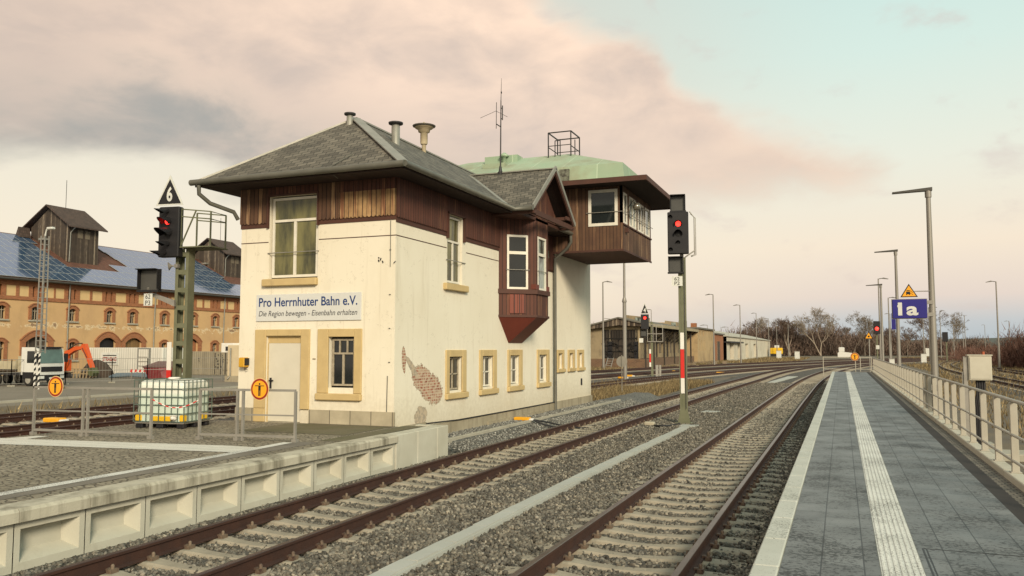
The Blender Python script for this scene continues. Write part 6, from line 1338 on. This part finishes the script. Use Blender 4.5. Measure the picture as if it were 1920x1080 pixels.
# white office container
wc = thing('site_container', PY(-53, 50, GZ), 'long white site container with a company sign board behind the digger bucket', 'container', 'containers in the warehouse yard')
def corr(nt, c, h, tc): return boardx(.28, groove=(.30, .29, .25), shade=.06)(nt, c, h, tc)
M_CONT = mat('container_white', (.62, .60, .53), .55, (.55, .53, .46), 1.2, extra=corr)
b = ymb(); b.bev(-57.1, -49.2, 50, 52.2, GZ + .08, 2.33, .04); b.build('body', M_CONT, wc)
b = ymb(); b.box(-51.7, -50.4, 49.93, 50.0, .1, 2.3); b.build('frame', mat('frame_grey', (.20, .20, .18), .6), wc); b = ymb(); b.box(-51.55, -50.55, 49.90, 49.93, .15, 2.2); b.build('door', M_CONT, wc)
for z in (.9, 1.25, 1.6): b = ymb(); b.bar((-51.5, 49.86, z), (-50.6, 49.86, z), .03); b.build('window_bar', M_GALV, wc)
b = ymb(); b.box(-55.5, -53.75, 49.93, 49.99, .95, 1.95); pb = b.build('sign_board', M_PLATE, wc)
b = ymb(); b.box(-55.35, -53.9, 49.91, 49.93, 1.68, 1.75); b.build('bar', M_BLACK, pb); b = ymb(); b.box(-55.35, -53.9, 49.91, 49.93, 1.10, 1.17); b.build('bar', M_BLACK, pb)
o = text_obj('STRABAG', 1, M_MAR, pb, PY(-54.62, 49.915, 1.42), FRONT, offset=.02); me = o.data; xs = [v.co.x for v in me.vertices]; ys = [v.co.y for v in me.vertices]
for v in me.vertices: v.co.x = (v.co.x - (max(xs) + min(xs)) / 2) * 1.78 / (max(xs) - min(xs)); v.co.y = (v.co.y - (max(ys) + min(ys)) / 2) * .42 / (max(ys) - min(ys)); v.co.z *= .5
# grey shipping container behind
gc = thing('shipping_container', PY(-50, 56, GZ), 'old beige grey corrugated shipping container with marked doors behind the signal mast', 'container', 'containers in the warehouse yard')
M_SHIP = mat('container_beige', (.33, .29, .205), .7, (.20, .17, .12), 1.0, .7, extra=boardx(.26, groove=(.12, .10, .07), shade=.25))
b = ymb(); b.bev(-56.5, -49.6, 56, 58.2, GZ, 2.0, .03); b.build('body', M_SHIP, gc); b = ymb(); b.bev(-49.57, -47.5, 56, 58.2, GZ, 2.0, .03); ds = b.build('door_side', M_SHIP, gc)
for x in (-49.3, -48.7, -48.2, -47.8): b = ymb(); b.bar((x, 55.95, .1), (x, 55.95, 1.9), .04); b.build('locking_bar', M_BLACK, ds)
b = ymb()
for i in range(46):
    x, z = random.choice((-49.05, -48.5, -47.95, -51.0, -52.2)) + random.uniform(-.13, .13), random.uniform(.4, 1.7); b.bar((x, 55.97, z), (x + random.uniform(-.12, .12), 55.97, z + random.uniform(-.12, .12)), .035)
b.build('markings', M_BLACK, gc)
# cream kiosk with white roof box
kk = thing('kiosk', PY(-39, 45, GZ), 'small cream hut with a white box roof behind the corner of the signal box', 'hut')
b = ymb(); b.box(-40.0, -37.0, 46, 48, 2.0, 2.64); b.build('roof_box', M_WHITE, kk); b = ymb(); b.bev(-38.95, -37, 45.4, 48, -.3, 2.5, .03); b.build('wall', mat('kiosk_cream', (.56, .46, .30), .7, (.48, .39, .25), 2), kk)
b = ymb(); b.box(-39.05, -37, 45.3, 45.4, -.3, .42); b.build('base', M_PLINTH2, kk); b = ymb(); b.path([(-38.6, 45.3, 2.3), (-38.6, 45.3, .4), (-38.75, 45.2, .2)], .05, 6); b.build('downpipe', M_ZINC, kk); b = ymb(); b.box(-39.6, -39.3, 45.94, 46, 2.12, 2.4); b.build('vent', M_DARK, kk)
# maroon skip
sk = thing('skip', PY(-43.7, 44, GZ), 'maroon rubbish skip with a sloping lid in front of the white container', 'skip')
M_SKIP = mat('skip_maroon', (.20, .022, .024), .5, (.15, .03, .03), 2, .6); M_SKIPL = mat('skip_lid', (.11, .07, .055), .6, (.16, .09, .075), 2)
b = ymb(); b.prism([(-45.0, 44, .95), (-44.45, 44, .12), (-42.9, 44, .12), (-42.3, 44, .95)], (0, 1.1, 0)); b.build('body', M_SKIP, sk)
b = ymb(); b.prism([(-45.05, 43.95, .95), (-42.25, 43.95, .98), (-42.25, 45.15, 1.32), (-44.8, 45.15, 1.32)], (0, 0, .06)); b.build('lid', M_SKIPL, sk); b = ymb(); b.box(-44.3, -43.0, 43.9, 45.2, GZ, .12); b.build('skid', M_DARK, sk)
b = ymb(); b.prism([(-43.6, 43.98, .94), (-43.15, 43.98, .14), (-42.9, 43.98, .14), (-42.4, 43.98, .94)], (0, .02, 0)); b.build('side_rib', mat('skip_pale', (.30, .12, .12), .5, (.22, .05, .06), 3, .4), sk)
# striped barrier boards, tarpaulin and pallets
for i, (x, y) in enumerate(((-45.8, 44.2), (-45.2, 44.8))):
    t = thing('barrier_board', PY(x, y, GZ), ('red and white striped barrier board nearer to the white container' , 'red and white striped barrier board touching the maroon skip')[i], 'barrier')
    for k in range(6): b = ymb(); b.prism([(x - .6 + k * .2, y, .62), (x - .4 + k * .2, y, .62), (x - .34 + k * .2, y, .82), (x - .54 + k * .2, y, .82)], (0, .03, 0)); b.build('stripe', (M_RED, M_WHITE)[k % 2], t)
    b = ymb(); b.bar((x - .5, y + .03, GZ), (x - .5, y + .03, .8), .05); b.bar((x + .5, y + .03, GZ), (x + .5, y + .03, .8), .05); b.build('leg', M_GALV, t)
b = ymb()
for i in range(5): b.path([(-52.0, 47.6 + i * .15, .1 + i * .05), (-50, 47.7 + i * .15, .22 + .03 * i), (-48, 47.6 + i * .2, .14 + i * .04), (-46.4, 47.7 + i * .15, .1 + .04 * i)], .10, 6)
tag(b.build('pipe_stack', mat('blue_grey_pipe', (.09, .13, .16), .5, (.13, .16, .17), 3)), 'stack of blue grey plastic pipes lying before the white container', 'pipes')
b = ymb()
for i in range(7): x = -54.6 + i * .33; b.bar((x, 46.6, GZ), (x + (.1 if i < 5 else .5), 46.6, .7 - .08 * max(0, i - 3)), .07)
b.bar((-54.8, 46.6, .7), (-53.2, 46.6, .72), .07); b.bar((-53.2, 46.6, .72), (-52.2, 46.6, .1), .07); b.bar((-54.8, 46.6, .35), (-52.6, 46.6, .35), .06)
tag(b.build('timber_trestle', mat('raw_timber', (.36, .27, .15), .8)), 'rough timber trestle lying behind the digger arm', 'trestle')
b = ymb(); b.lathe((-54.0, 48.2, GZ), [(1.3, 0), (1.15, .5), (.7, 1.1), (.2, 1.35), (.02, 1.38)], 14); tag(b.build('earth_heap', mat('dark_earth', (.075, .05, .033), .95, (.04, .028, .02), 3, .6, .9, 5)), 'dark heap of earth behind the timber trestle', 'heap')
def fence_panel(p, q, label):
    t = thing('fence_panel', PY(*p, GZ), label, 'fence panel', 'wire site fence panels along the yard'); p, q = Vector((*p, 0)), Vector((*q, 0)); d = q - p
    for s in (0, 1): b = ymb(); b.bar(p + d * s + Vector((0, 0, GZ)), p + d * s + Vector((0, 0, 1.62)), .04); b.build('post', M_GALV, t)
    b = ymb()
    for z in (.18, .85, 1.6): b.bar(p + Vector((0, 0, z)), q + Vector((0, 0, z)), .03)
    n = 14
    for i in range(1, n): c = p + d * i / n; b.bar(c + Vector((0, 0, .18)), c + Vector((0, 0, 1.6)), .008)
    b.build('wire_mesh', M_GALV, t); b = ymb(); b.box(p.x - .2, p.x + .2, p.y - .1, p.y + .1, GZ, .1); b.build('foot', M_CONC, t)
fp = [(-46.5, 31.6), (-45.8, 34.8), (-45.2, 38.0), (-44.6, 41.0), (-43.6, 43.0), (-42.3, 45.3), (-41.2, 47.5)]
nm = ['wire fence panel in front of the truck flatbed', 'wire fence panel in front of the truck cab', 'wire fence panel in front of the digger arm', 'wire fence panel left of the company sign', 'wire fence panel in front of the maroon skip', 'wire fence panel behind the signal mast']
for i in range(6): fence_panel(fp[i], fp[i + 1], nm[i])
# lattice lamp mast with zebra foot
lt = thing('lattice_mast', PY(-41.6, 33.3, -.15), 'slim steel lattice lamp mast with a black and white striped foot in the yard', 'mast')
b = ymb(); w = .17; cx, cy = -41.6, 33.3
for sx, sy in ((-1, -1), (1, -1), (1, 1), (-1, 1)): b.bar((cx + sx * w, cy + sy * w, 2.0), (cx + sx * w * .8, cy + sy * w * .8, 8.6), .05)
for i in range(22):
    z = 2.1 + i * .3; k = w * (1 - .2 * (z - 2) / 6.6)
    b.bar((cx - k, cy - k, z), (cx + k, cy - k, z), .035); b.bar((cx + k, cy - k, z), (cx + k, cy + k, z), .035)
b.build('lattice', M_GALV, lt)
for i in range(14):
    z = -.15 + i * .16
    for sx, sy in ((-1.1, -1), (.8, -1)):
        b = ymb(); b.prism([(cx + sx * w - .05, cy + sy * w, z), (cx + sx * w + .05, cy + sy * w, z + .09), (cx + sx * w + .05, cy + sy * w, z + .245), (cx + sx * w - .05, cy + sy * w, z + .155)], (0, .05, 0)); b.build('foot_band', (M_WHITE, M_BLACK)[i % 2], lt)
b = ymb(); b.path([(cx, cy, 8.6), (cx + .1, cy, 8.95), (cx + .55, cy, 9.0)], .05, 6); b.bev(cx + .2, cx + .65, cy - .12, cy + .12, 8.95, 9.08, .03); b.build('lamp_head', M_PLATE, lt)

# ---------------------------------------------------------------- freight shed, brick block, white hall
sh = thing('freight_shed', (-26, 118, -.3), 'long low freight shed with a black timber gable and a deep side canopy', 'shed')
M_SHPL = mat('shed_plaster', (.34, .27, .16), .9, (.20, .155, .095), .5, .7, .3, 10, extra=lambda nt, c, h, tc: stains(nt, c, h, tc, (.10, .08, .055), .50, .70, (.8, .8, .5), .7))
M_SHB = mat('shed_brick', (.20, .105, .055), .9, (.11, .065, .04), .6, .7, .3, 10, extra=brickx(.4, .15, .02, (.16, .12, .08)))
M_SHT = mat('black_timber', (.028, .022, .017), .9, (.06, .047, .034), .8, .7, .4, 14, extra=boardx(.42, groove=(.012, .01, .008), shade=.8, peel=((.21, .175, .115), .58, .68)))
M_SHR = mat('grey_roofing', (.16, .145, .115), .85, (.11, .10, .08), .5, .6)
b = MB(); b.wall('y', 100, -29.3, -22.9, -.5, 5.0, [(-27.7, -23.2, 1.0, 4.6)], .3); b.wall('x', -24.4, 100.3, 138, -.5, 5.2, [(y, y + 2.2, 1.0, 3.9) for y in (103, 109, 116, 124)] + [(120, 121.6, 1.6, 3.4), (131, 132, 1.6, 3.4)], .3)
b.poly([(-29.3, 138, -.5), (-29.3, 100, -.5), (-29.3, 100, 5), (-29.3, 138, 5)]); b.poly([(-24.4, 138, -.5), (-29.3, 138, -.5), (-29.3, 138, 5), (-24.4, 138, 5)])
b.box(-29.2, -24.7, 100.35, 137.9, -.4, 4.8, 1); b.build('wall', [M_SHPL, M_BLACK], sh)
b = MB(); b.box(-29.4, -22.3, 99.7, 100, -.5, .98); b.box(-24.4, -22.6, 100, 137.9, -.5, .98); b.build('loading_ramp', M_SHB, sh)
b = MB(); b.box(-27.7, -23.2, 100.1, 100.2, 1.0, 4.6); g_ = b.build('timber_front', M_SHT, sh)
b = MB()
for i in range(13): x = -27.6 + i * .36; b.bar((x, 100.06, 3.3), (x, 100.06, 4.5), .07)
for z in (1.9, 2.6, 3.5): b.bar((-27.6, 100.05, z), (-23.3, 100.05, z), .10)
for i in range(60): x, z = random.uniform(-27.4, -23.4), random.uniform(1.1, 3.2); b.bar((x, 100.0, z), (x + random.uniform(-.4, .4), 99.95, z + random.uniform(-.3, .3)), .07)
b.build('timber_clutter', mat('timber_black', (.015, .013, .011), .9), g_)
for x in (-26.7, -23.4): b = MB(); b.box(x - .28, x + .28, 100.0, 100.09, 1.0, 3.1); b.build('dark_door', M_BLACK, g_)
b = MB(); b.prism([(-29.9, 99.2, 4.75), (-25.4, 99.2, 5.95), (-21.9, 99.2, 5.12), (-21.9, 99.2, 4.9), (-25.4, 99.2, 5.1), (-29.9, 99.2, 4.55)], (0, .15, 0), 0); b.build('gable_board', M_OLDW, sh)
b = MB()
for p in ([(-29.95, 5.0), (-25.4, 6.12)], [(-25.4, 6.12), (-21.85, 5.32)]): b.prism([(p[0][0], 99, p[0][1] - .18), (p[1][0], 99, p[1][1] - .18), (p[1][0], 99, p[1][1]), (p[0][0], 99, p[0][1])], (0, 39.3, 0))
b.build('roof', M_SHR, sh)
b = MB(); b.box(-21.95, -21.8, 99, 138.3, 4.95, 5.35); b.build('canopy_fascia', mat('fascia_beige', (.36, .30, .19), .8, (.25, .21, .13), .5), sh)
for i in range(12): y = 101.5 + i * 3.2; b = MB(); b.bar((-24.4, y, 3.0), (-22.2, y, 4.85), .16); b.bar((-24.4, y, 4.9), (-22.0, y, 4.95), .14); b.build('canopy_strut', M_SHT, sh)
for i, y in enumerate((103, 109, 116, 124)): b = MB(); b.box(-24.6, -24.55, y + (1.1 if i % 2 else 0), y + 2.2, 1.0, 3.9); b.build('loading_door', M_SHT, sh)
for i, y in enumerate((101.2, 106.2, 113, 120.5, 128, 134.5)): b = MB(); b.bar((-22.55, y, -.3), (-22.55, y, 4.95), .22); b.build('canopy_post', M_SHT, sh)
for i, y in enumerate((104.6, 111.3, 118.5, 126.6, 129.2, 133.5)): b = MB(); b.bev(-24.4, -24.34, y, y + 1.0, 1.6, 3.5, .01); b.build('boarded_window', mat('grey_boarding', (.09, .07, .05), .9, (.17, .14, .10), 3), sh)
for y0, y1, x0, x1, zt in ((104, 109, -25.6, -23.6, 6.55), (126, 131, -25.0, -23.2, 6.5)):
    b = MB(); b.prism([(x0, y0, 5.3), (x1, y0, 5.1), (x1, y0, zt - .25), (x0, y0, zt)], (0, y1 - y0, 0)); o = b.build('roof_dormer', M_SHPL, sh); b = MB(); b.box(x1 - .8, x1 - .1, y0 - .05, y0, 5.55, 6.2); b.build('dormer_window', M_GLASSL, o)
b = MB(); b.bar((-27.4, 100, 6.0), (-26.2, 100, 5.85), .06); b.build('roof_pipe', M_SHR, sh)
bk = thing('brick_office', (-24, 146, -.3), 'pale plastered two storey block with four narrow slit windows at the end of the canopy', 'building')
sl_ = [(139.6 + i * 1.9, 140.2 + i * 1.9, 1.9, 3.7) for i in range(4)]
b = MB(); b.wall('x', -22, 138, 156, -.5, 5.5, sl_ + [(140, 141.2, 4.4, 5.2), (143.5, 144.7, 4.4, 5.2)], .25); b.wall('y', 138, -24.7, -22, -.5, 5.5, [], .2); b.box(-30, -22.26, 138.3, 155.9, -.4, 5.4, 1)
b.poly([(-30, 138, -.5), (-24.7, 138, -.5), (-24.7, 138, 6.6), (-30, 138, 6.6)]); b.build('wall', [mat('block_plaster', (.46, .33, .17), .9, (.34, .24, .13), .5, .6, .3, 8, extra=lambda nt, c, h, tc: stains(nt, c, h, tc, (.14, .10, .06), .50, .72, (.5, .5, .35), .6)), M_BLACK], bk)
b = MB(); b.box(-30.2, -21.7, 137.7, 156.3, 5.5, 5.75); b.build('roof', M_SHR, bk)
for x, y in ((-25.5, 141), (-24.6, 147)):
    b = MB(); b.box(x, x + .9, y, y + 1.2, 5.7, 7.0 if y < 142 else 6.7); b.build('chimney', M_WBR, bk)
og = thing('orange_building', (-23, 162, -.3), 'small orange brick building with a grey door between the pale block and the white hall', 'building')
b = MB(); b.box(-28, -21.9, 157, 169, -.5, 4.9); b.build('wall', M_WBR, og); b = MB(); b.box(-28.2, -21.6, 156.8, 169.4, 4.9, 5.15); b.build('roof', M_SHR, og); b = MB(); b.box(-21.9, -21.8, 160, 163.5, 0, 3.6); b.build('door', M_OLDW, og)
hl = thing('white_hall', (-26, 220, -.3), 'long low white hall with open bays behind the lamp posts', 'hall')
b = MB(); hh = [(y, y + 7, .0, 3.4) for y in (176, 190, 206, 226)]
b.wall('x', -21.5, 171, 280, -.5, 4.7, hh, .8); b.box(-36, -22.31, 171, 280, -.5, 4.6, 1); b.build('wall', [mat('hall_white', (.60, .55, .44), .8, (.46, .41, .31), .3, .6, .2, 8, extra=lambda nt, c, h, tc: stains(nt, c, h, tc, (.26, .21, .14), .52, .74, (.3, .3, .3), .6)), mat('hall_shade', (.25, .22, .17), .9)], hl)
b = MB(); b.prism([(-37, 170, 4.8), (-29, 170, 6.6), (-21.2, 170, 4.8), (-21.2, 170, 4.65), (-37, 170, 4.65)], (0, 111, 0)); b.build('roof', mat('hall_roof', (.45, .42, .34), .8), hl)
b = MB(); b.box(-25, -20.8, 171, 196, 3.4, 3.7); b.build('awning', M_BLACK, hl)
# yellow digger on rails, white rail vehicle and bits
yd = thing('rail_digger', (-20.5, 270, -.3), 'small yellow rail machine standing beyond the white hall', 'machine')
b = MB(); b.bev(-20.6, -17.0, 268, 271, .5, 2.4, .15); b.build('body', M_YELP, yd); b = MB(); b.bev(-19.4, -18, 268.4, 270.4, 2.4, 3.2, .1); b.build('cab', M_PLATE, yd); b = MB(); b.box(-20.4, -17.2, 267.9, 271, -.2, .5); b.build('undercarriage', M_DARK, yd)
wv = thing('white_machine', (1.0, 210, -.3), 'small white machine with a cab parked beyond the end barrier of the platform', 'machine')
b = MB(); b.prism([(-.9, 210, .1), (2.2, 210, .1), (2.2, 210, 1.2), (-.4, 210, 1.5), (-.9, 210, 1.2)], (0, 2, 0)); b.build('body', M_TRW, wv); b = MB(); b.bev(-.7, .6, 210, 212, 1.4, 2.5, .1); b.build('cab', M_TRW, wv); b = MB(); b.box(.0, .06, 210.5, 210.56, 2.5, 4.0); b.build('exhaust', M_GALV, wv)
for x, y, l in ((-14.5, 215, 'small white box at the foot of the thin lamp post by the birch'), (-9.5, 200, 'white box standing alone to the right of the pale birch'), (6.0, 118, 'small white box behind the far red signal'), (4.2, 105, 'white box at the foot of the arched lamp post'), (13.6, 165, 'white box beside the foot of the unlit signal'), (26, 300, 'tiny pale hut far out among the dark bushes')):
    t = thing('white_box', (x, y, -.3), l, 'box', 'small white trackside boxes'); s = y / 130
    b = MB(); b.bev(x - .35 * s, x + .35 * s, y, y + .6, -.3, 1.0 * s, .04); b.build('housing', M_PLATE, t); b = MB(); b.box(x - .4 * s, x + .4 * s, y - .05, y + .65, 1.0 * s, 1.0 * s + .06); b.build('lid', M_GALV, t)
# rubble, ladder and odd pieces before the shed
b = MB()
for s in (-.35, .35): b.bar((-26.6 + s, 98.4, -.3), (-26.5 + s, 99.6, 1.1), .08)
for i in range(5): b.bar((-26.95, 98.5 + i * .25, -.1 + i * .27), (-26.2, 98.5 + i * .25, -.1 + i * .27), .06)
tag(b.build('ladder', M_GALV), 'short grey ladder leaning on the ramp of the freight shed', 'ladder')
b = MB()
for i in range(40): x, y = random.uniform(-22.5, -18.5), random.uniform(104, 150); b.obox((x, y, -.2), (random.uniform(.2, .8), random.uniform(-.2, .2), 0), (0, random.uniform(.2, .6), 0), (0, 0, random.uniform(.08, .35)))
tag(b.build('rubble', mat('rubble_grey', (.26, .20, .13), .9, (.15, .11, .075), 1)), kind='stuff')
# ---------------------------------------------------------------- dry grass
def grass(name, zones, hmin, hmax, m, seed, z=-.33, mound=0):
    g = np.random.default_rng(seed); V = []; 
    for x0, x1, y0, y1, n in zones:
        x = g.uniform(x0, x1, n); y = g.uniform(y0, y1, n); h = g.uniform(hmin, hmax, n) * (.5 + .8 * g.random(n)); a = g.uniform(0, 6.28, n); w = g.uniform(.012, .03, n) * (1 + (y.mean() > 60)); lx, ly = g.normal(0, .35, n) * h, g.normal(0, .35, n) * h
        zz = np.full(n, z)
        V.append(np.stack([np.stack([x - np.cos(a) * w, y - np.sin(a) * w, zz], 1), np.stack([x + np.cos(a) * w, y + np.sin(a) * w, zz], 1), np.stack([x + lx, y + ly, zz + h], 1)], 1))
    V = np.concatenate(V).reshape(-1, 3); nf = len(V) // 3
    me = bpy.data.meshes.new(name); me.vertices.add(len(V)); me.vertices.foreach_set('co', V.reshape(-1)); me.loops.add(nf * 3); me.loops.foreach_set('vertex_index', np.arange(nf * 3)); me.polygons.add(nf); me.polygons.foreach_set('loop_start', np.arange(nf) * 3); me.polygons.foreach_set('loop_total', np.full(nf, 3)); me.update()
    me.materials.append(m); o = bpy.data.objects.new(name, me); col.objects.link(o); o['kind'] = 'stuff'; return o
grass('dry_grass', [(-13.5, -9.4, 37.5, 52, 22000), (-12, -9.0, 52, 64, 9000), (-16, -14.2, 38, 60, 4000)], .12, .42, M_GRASS, 3)
grass('trackside_grass', [(-30, -23, 88, 99, 3500), (-22, -19, 104, 165, 6500), (-20, -8, 150, 240, 9000), (9, 22, 60, 150, 9000), (18, 26, 90, 150, 7000), (4.5, 9.5, 26, 90, 4000), (14, 30, 150, 260, 9000), (-33, -28.5, 20, 60, 1200)], .15, .5, M_GRASS, 4)
grass('gravel_weeds', [(-13.6, -9.5, 40, 44, 2500)], .05, .2, M_GRASS, 8)
# ---------------------------------------------------------------- bare trees and bushes
def bark(name, c, c2): return mat(name, c, .9, c2, 1.5, .6)
M_BIRCH = bark('birch_bark', (.36, .30, .23), (.22, .175, .13)); M_BARK = bark('grey_bark', (.24, .20, .15), (.15, .12, .095)); M_TWIG = mat('twig_brown', (.17, .115, .085), .9, (.115, .08, .062), .3, .6); M_TWIGR = mat('twig_red_brown', (.16, .075, .05), .9, (.10, .055, .04), .3, .6)
def bare_tree(x, y, h, spread, seed, mtrunk, mtwig, label, trunks=1, depth=6, z=-.3, r0=None, first=.28):
    rg = random.Random(seed); t = thing('bare_tree', (x, y, z), label, 'tree', 'bare winter trees'); tb = MB(); cb_ = MB()
    def grow(p, d, L, r, lv):
        mb = tb if lv < 3 else cb_; n = 2 if lv < 4 else 1; pts = [p]; dd = d.copy()
        for i in range(n): dd = (dd + Vector((rg.gauss(0, .12), rg.gauss(0, .12), rg.gauss(0, .06) + .04))).normalized(); pts.append(pts[-1] + dd * L / n)
        r1 = r * .62; mb.path(pts, [r + (r1 - r) * i / n for i in range(n + 1)], 5 if lv < 2 else 3, 0, False)
        if lv >= depth: return
        k = rg.choice((2, 3, 3)) if lv < depth - 1 else 4
        for i in range(k):
            a = rg.uniform(0, 6.283); s = rg.uniform(.25, .75) * spread; q = Vector((math.cos(a) * s, math.sin(a) * s, 0)); nd = (dd + q + Vector((0, 0, .12 if lv < 4 else -.05))).normalized()
            grow(pts[-1], nd, L * rg.uniform(.62, .88), max(r1 * rg.uniform(.65, .95), .018), lv + 1)
            if lv > 1 and rg.random() < .5:
                nd2 = (dd * .5 + Vector((rg.gauss(0, .6), rg.gauss(0, .6), .3))).normalized(); grow(pts[len(pts) // 2], nd2, L * .5, max(r1 * .5, .018), min(depth, lv + 2))
    r0 = r0 or h * .017
    for k in range(trunks):
        a = rg.uniform(0, 6.283); lean = .0 if trunks == 1 else .22; grow(Vector((x, y, z)), Vector((math.cos(a + k * 6.283 / trunks) * lean, math.sin(a) * lean, 1)).normalized(), h * first, r0, 0)
    tb.build('trunk', mtrunk, t); cb_.build('crown', mtwig, t); return t
T = [(-6.6, 300, 15.5, .95, 11, M_BIRCH, M_BIRCH, 'tall pale twin stemmed birch standing highest over the far thicket', 2, 7),
 (-16.5, 300, 12.5, .8, 12, M_BIRCH, M_TWIG, 'pale bare tree left of the twin stemmed birch', 2, 7), (-21.5, 330, 13.5, .9, 13, M_BARK, M_TWIG, 'dark bushy tree above the far end of the white hall', 1, 7), (-27, 310, 11.5, .95, 14, M_BARK, M_TWIG, 'dark tree just behind the roof of the white hall', 1, 7),
 (-12.0, 340, 12.5, .9, 15, M_BARK, M_TWIG, 'dark bare tree between the two pale birches', 1, 6), (1.5, 330, 11.0, .9, 16, M_BARK, M_TWIG, 'dark round tree just right of the twin stemmed birch', 1, 6), (3.6, 295, 12.0, .75, 17, M_BARK, M_BARK, 'slender grey tree above the round sign at the platform end', 1, 7),
 (7.2, 300, 12.0, .75, 18, M_BARK, M_BARK, 'grey forked tree directly left of the far red signal', 1, 7), (11, 320, 9.5, .9, 19, M_BARK, M_TWIG, 'low dark tree behind the far red signal', 1, 6), (15.5, 310, 9.5, .9, 20, M_BARK, M_TWIG, 'low dark tree between the platform lamp posts', 1, 6),
 (23.6, 280, 13.0, .95, 21, M_BARK, M_TWIG, 'spreading tree behind the blue platform sign', 1, 7), (20.0, 300, 8.5, .9, 22, M_BARK, M_TWIG, 'low tree left of the spreading one behind the blue sign', 1, 6), (30.3, 280, 12.5, .85, 23, M_BARK, M_BARK, 'thin twisted tree just right of the nearest platform lamp post', 2, 6), (27.5, 300, 9.5, .9, 24, M_BARK, M_TWIG, 'low dark tree behind the nearest platform lamp post', 1, 6),
 (25.2, 118, 6.6, .9, 25, M_BARK, M_TWIGR, 'reddish bare tree rising from the bushes outside the railing', 2, 6), (27.5, 112, 6.8, .9, 26, M_BARK, M_TWIGR, 'reddish bare tree at the far edge of the bushes outside the railing', 2, 6)]
for a in T: bare_tree(*a[:10])
MORE = [(0, -30.5, 335, .9, 'dark tree at the left end of the far thicket over the hall roof'), (4, -19, 345, .8, 'dark tree behind the pale left birch'), (5, -9.5, 350, .85, 'dark tree behind the twin stemmed birch'), (8, -2.8, 350, .9, 'dark tree right behind the fork of the tall birch'), (6, 5.4, 345, .85, 'dark tree behind the slender grey one'),
 (7, 9.3, 345, .8, 'grey tree just right of the far red signal'), (8, 13.2, 350, 1.0, 'low dark tree left of the second platform lamp post'), (9, 18, 352, 1.0, 'low dark tree right of the second platform lamp post'), (6, 21.5, 350, .65, 'small grey tree under the blue sign, left one'), (11, 25.5, 345, 1.0, 'small dark tree under the blue sign, right one'),
 (13, 34, 350, .8, 'small dark tree beyond the cabinet post'), (11, -24.0, 352, 1.2, 'dark tree between the yellow machine and the pale birches')]
TREES = [o for o in bpy.data.objects if o.name.startswith('bare_tree')]
for i, x, y, s_, l in MORE: dup(TREES[i], (x, y, -.3), l, rz=1.3 + i * 1.7 + x, scale=s_)
def thicket(name, zones, m, seed, w=(.03, .09)):
    g = np.random.default_rng(seed); V = []
    for x0, y0, x1, y1, dp, h, n in zones:
        t = g.random(n); px = x0 + (x1 - x0) * t + g.normal(0, dp, n); py = y0 + (y1 - y0) * t + g.normal(0, dp, n)
        H_ = h * (.62 + .38 * np.sin(t * 23 + seed) * np.sin(t * 9.1 + 1.3 * seed) + .15 * g.normal(size=n)); zb_ = g.random(n) ** 1.1 * H_ * .85
        L = g.uniform(.5, 1.6, n) * h / 6; ax, ay = g.normal(0, .5, n), g.normal(0, .5, n); ww = g.uniform(*w, n); a = g.uniform(0, 3.14, n)
        z0 = -.35 + zb_
        V.append(np.stack([np.stack([px - np.cos(a) * ww, py - np.sin(a) * ww, z0], 1), np.stack([px + np.cos(a) * ww, py + np.sin(a) * ww, z0], 1), np.stack([px + ax * L, py + ay * L, z0 + L], 1)], 1))
    V = np.concatenate(V).reshape(-1, 3); nf = len(V) // 3; me = bpy.data.meshes.new(name); me.vertices.add(len(V)); me.vertices.foreach_set('co', V.reshape(-1)); me.loops.add(nf * 3); me.loops.foreach_set('vertex_index', np.arange(nf * 3)); me.polygons.add(nf); me.polygons.foreach_set('loop_start', np.arange(nf) * 3); me.polygons.foreach_set('loop_total', np.full(nf, 3)); me.update()
    me.materials.append(m); o = bpy.data.objects.new(name, me); col.objects.link(o); o['kind'] = 'stuff'; return o
thicket('far_thicket', [(-34, 300, -4, 320, 3, 10.5, 40000), (-6, 322, 16, 330, 3, 8.5, 30000), (14, 330, 46, 345, 3, 6.6, 26000), (44, 345, 110, 420, 4, 4.2, 16000)], M_TWIG, 2, (.06, .16))
thicket('red_brown_bushes', [(20.5, 122, 25, 104, 1.0, 5.0, 20000), (24, 104, 34, 92, 1.2, 5.2, 16000), (20.5, 128, 24, 170, 1.2, 3.2, 9000), (22, 172, 34, 260, 2, 3.4, 9000)], M_TWIGR, 3, (.02, .05))
thicket('distant_wood', [(-230, 20, -150, 200, 6, 13, 22000), (-150, 200, -60, 330, 6, 12, 24000)], M_TWIG, 6, (.15, .4))
grid_mesh('hills', [-1500, -1100, -700, -300, -100, 100, 300, 500, 700, 900, 1200, 1600], [1500, 1560, 1700, 2100], lambda x, y: -3 if y < 1520 else (8 + 7 * math.sin(x / 210.) + 5 * math.sin(x / 90. + 1)) if y < 1650 else (14 + 9 * math.sin(x / 260.)) if y < 1800 else -3, mat('hill_dark', (.09, .10, .085), .95))
